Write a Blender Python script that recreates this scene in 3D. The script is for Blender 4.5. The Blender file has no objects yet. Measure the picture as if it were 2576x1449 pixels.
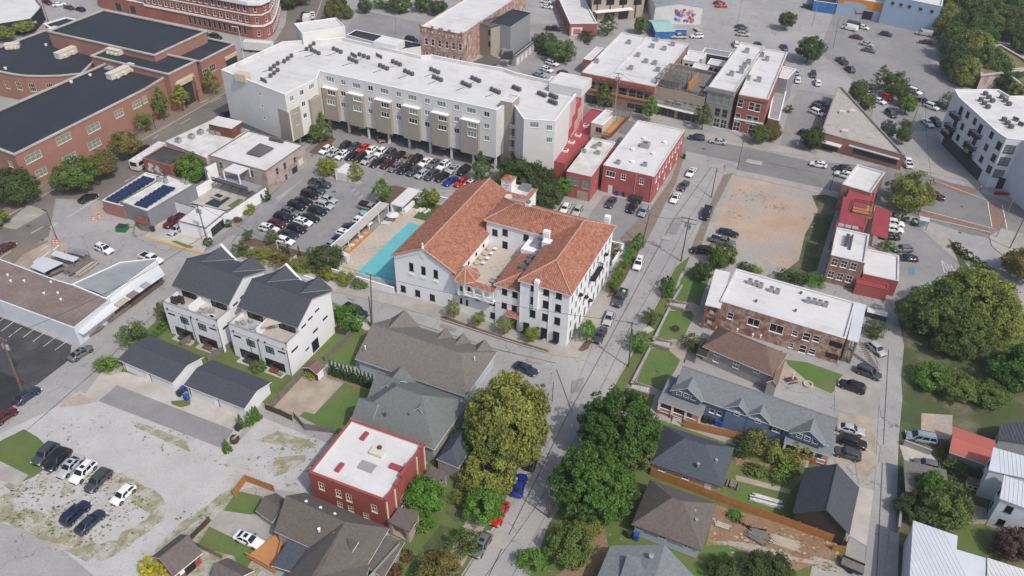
q0_='white_trim';q1_='wood_gray';q2_='crossover';q3_='membrane';q4_='dark gray';q5_='concrete_pale';q6_='white_stucco';q7_='metal_dark';q8_='concrete';q9_='silver';q10_='white_panel';q11_='bright';q12_='membrane_dirty';q13_='ginkgo';q14_='grass_dry';q15_='frame_black';q16_='sidewalk';q17_='charcoal';q18_='hvac_gray';q19_='hvac_dark';q20_='white/h';q21_='pickup';q22_='hatchback';q23_='asphalt_lot';q24_='grass_bright';q25_='paint_white';q26_='gray_siding';q27_='galvanised';q28_='railing';q29_='concrete_tan';q30_='red_brick';q31_='conifer';q32_='metal_red';q33_='wood_brown';q34_='plastic_dark';q35_='yellow';q36_='structure';q37_='school_brick';q38_='black_trim';q39_='gray_panel';q40_='roof_black';q41_='tarp_white';q42_='plastic_blue';q43_='dark red';q44_='dark blue';q45_='dirt_brown';q46_='white_board';q47_='brown_brick';q48_='deck_orange';q49_='fabric_gray';q50_='pickup_cover';q51_='car_park';q52_='parking_line';q53_='grass_dark';q54_='shingle_slate';q55_='shingle_mauve';q56_='metal_white';q57_='metal_gray';q58_='glass_dark';q59_='fabric_tan';q60_='sidewalk_brown';q61_='shingle_brown';q62_='shingle_green';q63_='shingle_steel';q64_='sun loungers in the pool court';q65_='long blue sided house with grey gabled roof, white porches and shuttered windows'
import bpy,bmesh,math,random
import numpy as np
NRM=np.linalg.norm;NA=np.array
from mathutils import Vector,Matrix
random.seed(7);rng=np.random.default_rng(7)
SC=bpy.context.scene;COL=SC.collection
R=math.radians;PI=math.pi
# ------------------------ camera
FOC=2050.0;CH=105.0;CX,CY=1288.0,724.5
_p,_r=R(37.369),R(1.485)
_R=NA([1,0,0.]);_F=NA([0,math.cos(_p),-math.sin(_p)]);_U=NA([0,math.sin(_p),math.cos(_p)])
CR=math.cos(_r)*_R+math.sin(_r)*_U;CU=-math.sin(_r)*_R+math.cos(_r)*_U;CF=_F
cam=bpy.data.cameras.new('camera');co=bpy.data.objects.new('camera',cam);COL.objects.link(co)
cam.sensor_width=36;cam.lens=36*FOC/2576;cam.clip_start=1;cam.clip_end=4000
co.matrix_world=Matrix(((CR[0],CU[0],-CF[0],0),(CR[1],CU[1],-CF[1],0),(CR[2],CU[2],-CF[2],CH),(0,0,0,1)))
SC.camera=co
# ------------------------ light
SUN_AZ=R(-49.5);SUN_EL=R(51)
W=bpy.data.worlds.new('World');SC.world=W;W.use_nodes=True
nt=W.node_tree;sky=nt.nodes.new('ShaderNodeTexSky');sky.sky_type='NISHITA';sky.sun_disc=False
sky.sun_elevation=SUN_EL;sky.sun_rotation=PI/2-SUN_AZ;sky.air_density=1.0;sky.dust_density=3.0;sky.ozone_density=1.0
bgn=nt.nodes['Background'];nt.links.new(sky.outputs[0],bgn.inputs[0]);bgn.inputs[1].default_value=0.15
sl=bpy.data.lights.new('sun','SUN');sl.energy=2.9;sl.angle=R(0.9);sl.color=(1,0.955,0.895)
so=bpy.data.objects.new('sun',sl);COL.objects.link(so)
sd=Vector((math.cos(SUN_EL)*math.cos(SUN_AZ),math.cos(SUN_EL)*math.sin(SUN_AZ),math.sin(SUN_EL)))
so.rotation_euler=sd.to_track_quat('Z','Y').to_euler();so.location=(60,-70,150)
SC.view_settings.view_transform='Standard';SC.view_settings.look='None'
SC.view_settings.exposure=-0.05;SC.view_settings.gamma=1
SC.cycles.max_bounces=5;SC.cycles.diffuse_bounces=3;SC.cycles.glossy_bounces=2;SC.cycles.transparent_max_bounces=6
# ------------------------ helpers
def g(x,y,z=0.0):
 "ground point under a picture point of the 2576-wide photograph, on the plane of height z"
 d=(x-CX)/FOC*CR-(y-CY)/FOC*CU+CF
 t=(z-CH)/d[2];q=d*t
 return NA([q[0],q[1],z])
def ray(x,y):return(x-CX)/FOC*CR-(y-CY)/FOC*CU+CF
def gp(pts,z=0):return[g(p[0],p[1],z)[:2]for p in pts]
def P2(p):return NA(p[:2],float)
def rect(c=None,b=None,d=None,a=None,z=0,w=None,l=None):
 "four footprint corners (ccw from the front left) from three roof corners seen at height z"
 c,b,d,a=[None if q is None else g(q[0],q[1],z)[:2]for q in(c,b,d,a)]
 if d is None:pass
 if c is None:c=a+b-d
 elif b is None:b=c+d-a
 elif a is None and d is not None:a=c+d-b
 if d is None:d=a+b-c
 u=((b-c)+(d-a))/2;wd=NRM(u);u/=wd;v=NA([-u[1],u[0]]);le=((a-c)@v+(d-b)@v)/2
 if w:wd=w
 cen=(c+b+d+a)/4
 return[cen-u*wd/2-v*le/2,cen+u*wd/2-v*le/2,cen+u*wd/2+v*le/2,cen-u*wd/2+v*le/2]
ORG={}
def meta(o,label=None,cat=None,group=None,kind=None):
 if label:o['label']=label
 if cat:o['category']=cat
 if group:o['group']=group
 if kind:o['kind']=kind
 return o
USED={}
def uniq_label(l):
 USED[l]=USED.get(l,0)+1
 if USED[l]>1:print('DUP LABEL',l)
 return l
def empty(name,loc,label=None,cat=None,group=None,rz=0):
 o=bpy.data.objects.new(name,None);COL.objects.link(o);o.empty_display_size=.5
 o.location=(float(loc[0]),float(loc[1]),float(loc[2])if len(loc)>2 else 0.0);o.rotation_euler.z=rz
 ORG[o.name]=NA(o.location)
 if label:uniq_label(label)
 return meta(o,label,cat,group)
class MB:
 def __init__(s):s.v=[];s.f=[];s.m=[]
 def poly(s,pts,m=0):
  i=len(s.v);s.v+=[tuple(map(float,p))for p in pts];s.f.append(tuple(range(i,i+len(pts))));s.m.append(m)
 def box(s,x0,y0,z0,x1,y1,z1,m=0):
  i=len(s.v);s.v+=[(x0,y0,z0),(x1,y0,z0),(x1,y1,z0),(x0,y1,z0),(x0,y0,z1),(x1,y0,z1),(x1,y1,z1),(x0,y1,z1)]
  for q in((0,3,2,1),(4,5,6,7),(0,1,5,4),(1,2,6,5),(2,3,7,6),(3,0,4,7)):s.f.append(tuple(i+k for k in q));s.m.append(m)
 def ob(s,c,u,w,d,z0,z1,m=0):
  "box centred on xy c, width w along u, depth d across"
  u=NA(u[:2],float);u=u/NRM(u);v=NA([-u[1],u[0]]);c=NA(c[:2],float)
  q=[c-u*w/2-v*d/2,c+u*w/2-v*d/2,c+u*w/2+v*d/2,c-u*w/2+v*d/2];s.prism(q,z0,z1,m)
 def prism(s,pl,z0,z1,m=0,top=True,bot=True,mt=None):
  n=len(pl);i=len(s.v);s.v+=[(float(p[0]),float(p[1]),z0)for p in pl]+[(float(p[0]),float(p[1]),z1)for p in pl]
  for k in range(n):s.f.append((i+k,i+(k+1)%n,i+n+(k+1)%n,i+n+k));s.m.append(m)
  if top:s.f.append(tuple(i+n+k for k in range(n)));s.m.append(m if mt is None else mt)
  if bot:s.f.append(tuple(i+k for k in reversed(range(n))));s.m.append(m)
 def slab(s,pts,t=0.18,m=0,me=None):
  "3d polygon (ccw from above) with thickness t below it"
  i=len(s.v);n=len(pts);s.v+=[tuple(map(float,p))for p in pts]+[(float(p[0]),float(p[1]),float(p[2])-t)for p in pts]
  s.f.append(tuple(i+k for k in range(n)));s.m.append(m)
  s.f.append(tuple(i+n+k for k in reversed(range(n))));s.m.append(m if me is None else me)
  for k in range(n):s.f.append((i+k,i+n+k,i+n+(k+1)%n,i+(k+1)%n));s.m.append(m if me is None else me)
 def tube(s,a,b,r0,r1=None,n=8,m=0,caps=True):
  r1=r0 if r1 is None else r1
  a=NA(a,float);b=NA(b,float);d=b-a;L=NRM(d)
  if L<1e-6:return
  d/=L;h=NA([0,0,1.])if abs(d[2])<.9 else NA([1.,0,0]);u=np.cross(d,h);u/=NRM(u);w=np.cross(d,u)
  i=len(s.v)
  for P,r in((a,r0),(b,r1)):
   for k in range(n):
    t=2*PI*k/n;s.v.append(tuple(P+r*(math.cos(t)*u+math.sin(t)*w)))
  for k in range(n):s.f.append((i+k,i+n+k,i+n+(k+1)%n,i+(k+1)%n));s.m.append(m)
  if caps:s.f.append(tuple(i+k for k in range(n)));s.m.append(m);s.f.append(tuple(i+n+k for k in reversed(range(n))));s.m.append(m)
 def mesh(s,name,mats,org=None,smooth=False):
  me=bpy.data.meshes.new(name);v=s.v
  if org is not None:v=[(p[0]-org[0],p[1]-org[1],p[2]-org[2])for p in v]
  me.from_pydata(v,[],s.f)
  if not isinstance(mats,(list,tuple)):mats=[mats]
  for m in mats:me.materials.append(M[m]if isinstance(m,str)else m)
  if any(s.m):me.polygons.foreach_set('material_index',s.m)
  if smooth:me.polygons.foreach_set('use_smooth',[True]*len(s.f))
  me.update();return me
 def mk(s,name,mats,parent=None,label=None,cat=None,group=None,kind=None,local=False,smooth=False,fix=False):
  if not s.f:return None
  org=None;loc=None
  if parent is not None and not local:org=ORG.get(parent.name,np.zeros(3))
  if parent is None and not local:
   a=NA(s.v);org=NA([a[:,0].mean(),a[:,1].mean(),a[:,2].min()]);loc=org
  me=s.mesh(name,mats,org,smooth)
  if fix:
   bm=bmesh.new();bm.from_mesh(me);bmesh.ops.recalc_face_normals(bm,faces=bm.faces);bm.to_mesh(me);bm.free()
  o=bpy.data.objects.new(name,me);COL.objects.link(o)
  if parent is not None:o.parent=parent;ORG[o.name]=np.zeros(3)if local else org
  if loc is not None:o.location=loc
  if label:uniq_label(label)
  return meta(o,label,cat,group,kind)
def inst(name,me,parent,loc,rz=0,s=1):
 o=bpy.data.objects.new(name,me);COL.objects.link(o);o.parent=parent
 o.location=tuple(map(float,loc));o.rotation_euler.z=rz
 if s!=1:o.scale=(s,s,s)if not isinstance(s,tuple)else s
 return o
 # ------------------------ materials
M={}
def mat(name,col,col2=None,scale=1.0,rough=.85,detail=6,bump=0,bscale=None,metal=0,spec=.3,lo=.35,hi=.65,col3=None,scale3=.08,lo3=.45,hi3=.65,crack=0,crackscale=.12,spots=None,objcol=False,fine=0,finescale=9,coat=0,tint=False,stretch=None,wave=None,brick=None):
 m=bpy.data.materials.new(name);m.use_nodes=True;n=m.node_tree.nodes;l=m.node_tree.links;b=n['Principled BSDF']
 b.inputs['Roughness'].default_value=rough;b.inputs['Metallic'].default_value=metal;b.inputs['Specular IOR Level'].default_value=spec
 if coat:b.inputs['Coat Weight'].default_value=coat;b.inputs['Coat Roughness'].default_value=.06
 c4=lambda c:(c[0],c[1],c[2],1)
 cur=None
 geo=n.new('ShaderNodeNewGeometry');pos=geo.outputs['Position']
 if stretch:
  mp=n.new('ShaderNodeMapping');l.new(pos,mp.inputs[0]);mp.inputs['Rotation'].default_value=(0,0,stretch[0]);mp.inputs['Scale'].default_value=stretch[1:];pos=mp.outputs[0]
 def noise(sc,det=detail,ro=.6):
  t=n.new('ShaderNodeTexNoise');l.new(pos,t.inputs['Vector']);t.inputs['Scale'].default_value=sc;t.inputs['Detail'].default_value=det;t.inputs['Roughness'].default_value=ro;return t.outputs['Fac']
 def ramp(f,a,b2):
  r=n.new('ShaderNodeMapRange');l.new(f,r.inputs[0]);r.inputs[1].default_value=a;r.inputs[2].default_value=b2;return r.outputs[0]
 def mix(f,A,B,mode='MIX'):
  x=n.new('ShaderNodeMix');x.data_type='RGBA';x.blend_type=mode
  if hasattr(f,'links'):l.new(f,x.inputs[0])
  else:x.inputs[0].default_value=f
  for k,q in((6,A),(7,B)):
   if hasattr(q,'links'):l.new(q,x.inputs[k])
   else:x.inputs[k].default_value=c4(q)
  return x.outputs[2]
 if objcol:
  oi=n.new('ShaderNodeObjectInfo');cur=oi.outputs['Color']
  if tint:
   at=n.new('ShaderNodeAttribute');at.attribute_name='tint';cur=mix(1.0,cur,at.outputs['Color'],'MULTIPLY')
 else:cur=col
 if col2:cur=mix(ramp(noise(scale),lo,hi),cur,col2)
 if col3:cur=mix(ramp(noise(scale3,8,.62),lo3,hi3),cur,col3)
 if brick:
  bt=n.new('ShaderNodeTexBrick');l.new(n.new('ShaderNodeTexCoord').outputs['Generated'],bt.inputs[0]);
 if wave:
  tc=n.new('ShaderNodeTexWave');mp=n.new('ShaderNodeMapping');l.new(geo.outputs['Position'],mp.inputs[0]);mp.inputs['Rotation'].default_value=(0,0,wave[0]);l.new(mp.outputs[0],tc.inputs[0])
  tc.inputs['Scale'].default_value=wave[1];tc.bands_direction=wave[3]if len(wave)>3 else 'X';tc.inputs['Distortion'].default_value=0
  cur=mix(ramp(tc.outputs['Fac'],.0,.25),[c*wave[2]for c in col],cur)
 if crack:
  vo=n.new('ShaderNodeTexVoronoi');vo.feature='DISTANCE_TO_EDGE';
  wn=n.new('ShaderNodeTexNoise');wn.inputs['Scale'].default_value=.6;wn.inputs['Detail'].default_value=5;l.new(geo.outputs['Position'],wn.inputs[0])
  va=n.new('ShaderNodeVectorMath');va.operation='MULTIPLY_ADD';l.new(wn.outputs['Color'],va.inputs[0]);va.inputs[1].default_value=(4,4,0);l.new(geo.outputs['Position'],va.inputs[2])
  l.new(va.outputs[0],vo.inputs['Vector']);vo.inputs['Scale'].default_value=crackscale
  k=ramp(vo.outputs['Distance'],.0,.006);
  dk=mix(crack,cur,(.06,.06,.06));cur=mix(k,dk,cur)
 if spots:
  sp=ramp(noise(spots[1],4,.55),spots[2],spots[2]+.05);gm=ramp(noise(.07,3,.5),spots[3],spots[3]+.12);mm=n.new('ShaderNodeMath');mm.operation='MULTIPLY';l.new(sp,mm.inputs[0]);l.new(gm,mm.inputs[1]);cur=mix(mm.outputs[0],cur,spots[0])
 if fine:
  f=noise(finescale,3,.7);r=n.new('ShaderNodeMapRange');l.new(f,r.inputs[0]);r.inputs[1].default_value=.3;r.inputs[2].default_value=.7;r.inputs[3].default_value=1-fine;r.inputs[4].default_value=1+fine*.6
  hs=n.new('ShaderNodeCombineColor');
  for k in range(3):l.new(r.outputs[0],hs.inputs[k])
  cur=mix(1.0,cur,hs.outputs[0],'MULTIPLY')
 if hasattr(cur,'links'):l.new(cur,b.inputs['Base Color'])
 else:b.inputs['Base Color'].default_value=c4(cur)
 if bump:
  bp=n.new('ShaderNodeBump');bp.inputs['Strength'].default_value=bump;bp.inputs['Distance'].default_value=.05
  l.new(noise(bscale or scale*3,5),bp.inputs['Height']);l.new(bp.outputs[0],b.inputs['Normal'])
 M[name]=m;return m
AR=R(23.2)
mat('asphalt',(.345,.335,.325),(.30,.292,.287),scale=.35,col3=(.39,.375,.36),scale3=.05,crack=.72,crackscale=.1,fine=.14,finescale=3,rough=.92)
mat(q23_,(.265,.258,.255),(.225,.22,.22),scale=.4,col3=(.30,.29,.283),scale3=.06,crack=.45,crackscale=.08,fine=.12,finescale=3,rough=.92)
mat('asphalt_warm',(.185,.16,.142),(.155,.135,.122),scale=.25,col3=(.215,.19,.172),scale3=.04,fine=.12,finescale=2,rough=.92,crack=.3,crackscale=.06)
mat('asphalt_main',(.215,.208,.203),(.185,.18,.178),scale=.3,col3=(.25,.24,.235),scale3=.05,crack=.6,crackscale=.09,fine=.12,finescale=3,rough=.92)
mat('asphalt_dark',(.05,.05,.054),(.075,.073,.075),scale=.3,col3=(.12,.12,.12),scale3=.1,lo3=.55,hi3=.7,fine=.2,finescale=2,crack=.2)
mat('asphalt_fresh',(.028,.029,.034),(.04,.04,.044),scale=.4,fine=.15)
mat(q8_,(.42,.39,.35),(.34,.32,.29),scale=.5,col3=(.30,.28,.25),scale3=.12,fine=.1,finescale=4,rough=.9)
mat(q5_,(.52,.49,.45),(.44,.41,.37),scale=.4,col3=(.38,.35,.31),scale3=.15,fine=.08,finescale=4,rough=.9)
mat(q29_,(.44,.37,.29),(.36,.30,.235),scale=.3,col3=(.30,.25,.2),scale3=.2,fine=.08,finescale=4,crack=.4,crackscale=.15,rough=.9)
mat(q60_,(.25,.2,.16),(.19,.155,.125),scale=.8,fine=.15,finescale=4)
mat('brick_paving',(.28,.17,.14),(.22,.135,.115),scale=1.2,fine=.2,finescale=5)
mat('gravel',(.50,.485,.475),(.43,.418,.41),scale=.25,col3=(.40,.35,.30),scale3=.06,lo3=.52,hi3=.7,fine=.22,finescale=5,rough=.95,bump=.3,bscale=6,spots=((.17,.16,.10),1.1,.6,.5))
mat('dirt',(.43,.295,.205),(.47,.36,.28),scale=.16,col3=(.36,.335,.31),scale3=.07,lo3=.42,hi3=.62,fine=.2,finescale=2.5,rough=.95,bump=.3,bscale=3)
mat(q45_,(.25,.145,.085),(.3,.2,.13),scale=.4,fine=.25,finescale=3,rough=.95,bump=.3,bscale=3)
mat('mulch',(.12,.07,.05),(.17,.11,.08),scale=1.5,fine=.3,finescale=5,rough=.95)
mat('grass',(.10,.145,.04),(.135,.165,.055),scale=.35,col3=(.14,.145,.055),scale3=.1,lo3=.5,hi3=.75,fine=.25,finescale=6,rough=.95,bump=.4,bscale=9)
mat(q24_,(.088,.165,.038),(.11,.18,.047),scale=.5,col3=(.15,.165,.06),scale3=.15,fine=.2,finescale=6,rough=.95,bump=.4,bscale=9)
mat(q14_,(.34,.31,.215),(.235,.235,.13),scale=.9,col3=(.43,.41,.36),scale3=.5,lo3=.45,hi3=.58,fine=.28,finescale=4,rough=.95,bump=.4,bscale=7)
mat(q53_,(.065,.09,.032),(.09,.105,.04),scale=.3,col3=(.20,.18,.12),scale3=.12,lo3=.5,hi3=.68,fine=.3,finescale=5,rough=.95,bump=.4,bscale=8)
mat('turf',(.085,.13,.035),(.075,.115,.03),scale=1,fine=.2,finescale=6)
mat(q25_,(.72,.71,.69),(.5,.49,.48),scale=1.5,rough=.8);mat('paint_faded',(.4,.395,.39),(.3,.3,.3),scale=1.2,rough=.9)
mat('paint_yellow',(.62,.36,.07),(.5,.32,.1),scale=1.2,rough=.8);mat('paint_blue',(.1,.2,.36),(.18,.24,.33),scale=2)
mat('iron',(.09,.08,.075),rough=.7);mat('kerb',(.42,.39,.35),(.33,.3,.27),scale=1,fine=.1)
mat(q6_,(.82,.82,.83),(.77,.77,.785),scale=.5,fine=.03,finescale=2,rough=.9)
mat(q10_,(.67,.66,.64),(.62,.615,.60),scale=.4,rough=.8);mat('tan_panel',(.36,.32,.265),(.33,.295,.245),scale=.5,wave=(0,1.6,.88,'Z'))
mat(q46_,(.77,.77,.78),(.73,.73,.74),scale=.5,wave=(0,1.1,.93,'Z'))
mat(q0_,(.78,.775,.76),rough=.7);mat('cream',(.58,.5,.36),(.52,.44,.32),scale=.5);mat('cream_trim',(.62,.55,.42))
mat(q30_,(.34,.12,.085),(.27,.10,.075),scale=.7,col3=(.38,.16,.12),scale3=.2,fine=.16,finescale=5,wave=(0,2.2,.84,'Z'))
mat(q37_,(.36,.185,.145),(.32,.16,.125),scale=.5,fine=.1,finescale=4,wave=(0,1.6,.86,'Z'))
mat('red_paint',(.42,.115,.105),(.36,.095,.088),scale=.4,fine=.08,finescale=2,rough=.75)
mat('red_stucco',(.32,.085,.068),(.28,.072,.06),scale=.4,fine=.08,finescale=2,rough=.8)
mat(q47_,(.30,.17,.125),(.22,.12,.09),scale=1.2,col3=(.36,.25,.2),scale3=.5,fine=.22,finescale=6)
mat('mottled_brick',(.34,.17,.12),(.46,.37,.31),scale=1.1,lo=.42,hi=.58,col3=(.24,.11,.08),scale3=.9,lo3=.5,hi3=.6,fine=.22,finescale=6)
mat('worn_brick',(.42,.24,.18),(.55,.47,.42),scale=.7,lo=.45,hi=.6,col3=(.28,.15,.12),scale3=.6,fine=.2,finescale=5)
mat('pale_brick',(.47,.40,.38),(.40,.33,.31),scale=.8,col3=(.33,.22,.19),scale3=.5,lo3=.5,hi3=.62,fine=.16,finescale=6)
mat('gray_block',(.23,.24,.26),(.2,.21,.23),scale=.5,wave=(0,2.5,.9,'Z'));mat('beige',(.40,.35,.27),(.36,.31,.24),scale=.5,fine=.06)
mat('stone_gray',(.30,.29,.26),(.25,.24,.21),scale=.8,fine=.1);mat('blue_siding',(.15,.205,.31),(.135,.185,.28),scale=.6,wave=(0,2.2,.85,'Z'))
mat('blue_pale',(.46,.52,.58),(.42,.48,.54),scale=.6,wave=(0,2.2,.92,'Z'));mat(q26_,(.33,.315,.30),(.30,.29,.275),scale=.6,wave=(0,2.2,.9,'Z'))
mat('lilac_siding',(.42,.45,.56),(.4,.43,.53),scale=.6,wave=(0,2.2,.92,'Z'));mat('yellow_siding',(.52,.43,.24),(.49,.4,.22),scale=.6,wave=(0,2.2,.92,'Z'))
mat('dark_brown',(.045,.036,.03),(.038,.03,.026),scale=1,wave=(0,2,.8,'Z'));mat('black_panel',(.022,.023,.027));mat(q17_,(.05,.052,.058));mat(q39_,(.26,.27,.29))
mat('clad_white',(.62,.645,.69),(.58,.61,.65),scale=.5)
mat(q3_,(.66,.65,.635),(.60,.59,.575),scale=.25,wave=(AR,.105,.94,'Y'),col3=(.47,.455,.43),scale3=.14,lo3=.5,hi3=.76,fine=.04,finescale=1.5,rough=.75)
mat(q12_,(.66,.65,.63),(.57,.56,.54),scale=.4,col3=(.46,.45,.43),scale3=.2,lo3=.45,hi3=.7,fine=.08,rough=.8)
mat(q40_,(.028,.033,.045),(.036,.041,.052),scale=.15,col3=(.06,.063,.07),scale3=.07,lo3=.58,hi3=.75,rough=.7,wave=(AR,.35,.8,'Y'))
mat(q54_,(.062,.067,.08),(.076,.081,.095),scale=3,lo=.4,hi=.6,fine=.25,finescale=6,rough=.88)
mat('shingle_navy',(.066,.078,.10),(.082,.095,.118),scale=3,lo=.4,hi=.6,fine=.25,finescale=6,rough=.88)
mat('shingle_gray',(.20,.18,.165),(.155,.14,.13),scale=2.5,lo=.4,hi=.6,fine=.25,finescale=5,rough=.9)
mat(q61_,(.145,.125,.11),(.115,.10,.088),scale=2.5,lo=.4,hi=.6,fine=.25,finescale=5,rough=.9)
mat(q55_,(.155,.13,.12),(.12,.10,.094),scale=2.5,lo=.4,hi=.6,fine=.25,finescale=5,rough=.9)
mat('shingle_tan',(.20,.13,.10),(.155,.10,.08),scale=2.5,lo=.4,hi=.6,fine=.25,finescale=5,rough=.9)
mat(q62_,(.17,.182,.175),(.14,.15,.145),scale=2.5,lo=.4,hi=.6,fine=.22,finescale=5,rough=.9)
mat(q63_,(.22,.235,.245),(.175,.188,.198),scale=2.5,lo=.4,hi=.6,fine=.25,finescale=5,rough=.9)
mat('clay_tile',(.315,.122,.075),(.41,.205,.14),scale=1.6,lo=.38,hi=.66,col3=(.26,.10,.066),scale3=.9,lo3=.52,hi3=.66,fine=.32,finescale=3.2,rough=.85)
mat('clay_ridge',(.52,.34,.26),(.42,.24,.17),scale=2,fine=.2)
mat(q32_,(.37,.075,.085),(.33,.065,.075),scale=.3,rough=.5,metal=.1);mat('metal_salmon',(.46,.13,.10),(.42,.12,.09),scale=.3,rough=.5)
mat(q56_,(.68,.70,.725),(.62,.64,.665),scale=.3,rough=.45,metal=.2);mat(q57_,(.40,.42,.42),(.33,.345,.35),scale=.25,col3=(.27,.25,.24),scale3=.2,lo3=.55,hi3=.7,rough=.5,metal=.3)
mat(q7_,(.05,.05,.055),rough=.5,metal=.5);mat(q27_,(.33,.34,.35),rough=.4,metal=.6);mat('brown_gravel',(.23,.175,.155),(.185,.14,.125),scale=1.2,fine=.3,finescale=5,col3=(.26,.21,.19),scale3=.2)
mat('gravel_roof',(.44,.41,.375),(.38,.35,.32),scale=.6,col3=(.3,.28,.25),scale3=.3,lo3=.55,hi3=.7,fine=.25,finescale=3)
mat('hvac_cream',(.60,.56,.47));mat(q18_,(.30,.30,.30),rough=.6);mat(q19_,(.10,.10,.10),rough=.6);mat('hvac_rim',(.22,.22,.22),rough=.5)
mat(q58_,(.02,.023,.026),rough=.08,spec=.6);mat('glass_teal',(.20,.27,.255),rough=.15,spec=.6);mat('glass_blind',(.36,.36,.34),rough=.3,spec=.5);mat('glass_car',(.012,.015,.018),rough=.06,spec=.7)
mat(q15_,(.02,.02,.022),rough=.5);mat('frame_gray',(.3,.3,.29),rough=.6)
mat('water',(.16,.50,.52),(.13,.44,.47),scale=.4,rough=.06,spec=.5,bump=.05,bscale=3);mat('water_dark',(.02,.045,.045),rough=.05)
mat('wood_orange',(.46,.21,.065),(.38,.165,.05),scale=1.5,fine=.2,finescale=4);mat(q1_,(.22,.20,.18),(.16,.145,.13),scale=1,fine=.25,finescale=5);mat(q33_,(.10,.06,.045),(.08,.05,.035),scale=1)
mat('wood_pole',(.16,.12,.09),(.12,.09,.07),scale=2,fine=.2);mat('wood_pale',(.52,.45,.35),(.42,.36,.28),scale=2,fine=.2)
mat(q48_,(.50,.24,.09),(.42,.20,.08),scale=1);mat('solar',(.015,.028,.075),rough=.15,spec=.6);mat('solar_grid',(.10,.13,.2),rough=.3)
mat(q41_,(.66,.64,.60));mat(q42_,(.02,.08,.33),rough=.5);mat('plastic_green',(.02,.15,.06),rough=.5);mat(q34_,(.03,.04,.035),rough=.5);mat('lime',(.3,.6,.2));mat('orange',(.65,.12,.03));mat('red_bright',(.5,.02,.02));mat('teal_roof',(.32,.5,.46),(.27,.44,.41),scale=.5);mat('blue_paint',(.03,.12,.38),(.06,.2,.45),scale=.6)
mat('rock',(.30,.27,.24),(.2,.18,.16),scale=1.5,fine=.2);mat('rust',(.2,.08,.05),(.12,.05,.035),scale=1.2);mat('bark',(.11,.085,.065),(.08,.06,.045),scale=3,bump=.3)
mat('tire',(.018,.018,.019),rough=.85);mat('rim',(.33,.34,.35),rough=.3,metal=.8);mat(q38_,(.02,.02,.022),rough=.55);mat('lamp_clear',(.75,.75,.72),rough=.15,spec=.6);mat('lamp_red',(.35,.01,.012),rough=.25,spec=.6)
mat(q49_,(.3,.3,.31));mat(q59_,(.5,.4,.3));mat('skin',(.45,.28,.2));mat('pink_panel',(.56,.36,.34));mat('pink_dark',(.40,.085,.075));mat('mural_orange',(.65,.25,.03));mat('mural_red',(.45,.06,.03));mat('mural_blue',(.2,.33,.5));mat('mural_pale',(.35,.46,.58));mat('mural_pink',(.5,.12,.22))
mat('green_roof',(.2,.18,.07),(.15,.14,.06),scale=.5,fine=.2)
mat('car_paint',(1,1,1),rough=.28,spec=.5,objcol=True,coat=.6)
def leafmat(name,trans=.3):
 m=mat(name,(1,1,1),objcol=True,tint=True,rough=.6,spec=.25)
 n=m.node_tree.nodes;l=m.node_tree.links;b=n['Principled BSDF'];src=b.inputs['Base Color'].links[0].from_socket
 tr=n.new('ShaderNodeBsdfTranslucent');l.new(src,tr.inputs[0]);mx=n.new('ShaderNodeMixShader');mx.inputs[0].default_value=trans
 l.new(b.outputs[0],mx.inputs[1]);l.new(tr.outputs[0],mx.inputs[2]);l.new(mx.outputs[0],n['Material Output'].inputs[0])
leafmat('leaf',.3);leafmat('leaf_glossy',.3)
# ------------------------ windows and walls
WIN={}
def win_mesh(w,h,style):
 k=(round(w,2),round(h,2),style)
 if k in WIN:return WIN[k]
 st,gl=(style.split(':')+['dark'])[:2]
 fr={'white':q0_,'black':q15_,'gray':'frame_gray','cream':'cream_trim'}[st.split('/')[0]];kind=(st.split('/')+['h'])[1]
 t=.07 if w<1.4 else.08;a=MB();y0,y1=-.03,.09
 if kind!='bare':
  a.box(-w/2,y0,0,-w/2+t,y1,h);a.box(w/2-t,y0,0,w/2,y1,h);a.box(-w/2+t,y0,0,w/2-t,y1,t);a.box(-w/2+t,y0,h-t,w/2-t,y1,h)
  nv,nh={'h':(0,1),'v':(1,0),'g':(1,1),'t':(2,0),'p':(0,0),'q':(3,2),'d':(1,2),'th':(2,1)}[kind]
  for i in range(nv):
   x=-w/2+w*(i+1)/(nv+1);a.box(x-.035,.0,t,x+.035,.08,h-t)
  for i in range(nh):
   z=h*(i+1)/(nh+1)
   for s in range(nv+1):
    xa=-w/2+w*s/(nv+1)+(.035 if s else t);xb=-w/2+w*(s+1)/(nv+1)-(.035 if s<nv else t);a.box(xa,.005,z-.03,xb,.075,z+.03)
 fm=a.mesh('window',fr)if a.f else None
 b=MB();b.box(-w/2+.01,.1,.01,w/2-.01,.12,h-.01);pm=b.mesh('pane','glass_'+gl)
 c=MB();c.box(-w/2-.08,-.1,-.1,w/2+.08,-.002,-.004);sm=c.mesh('sill',fr)
 WIN[k]=(fm,pm,sm);return WIN[k]
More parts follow.
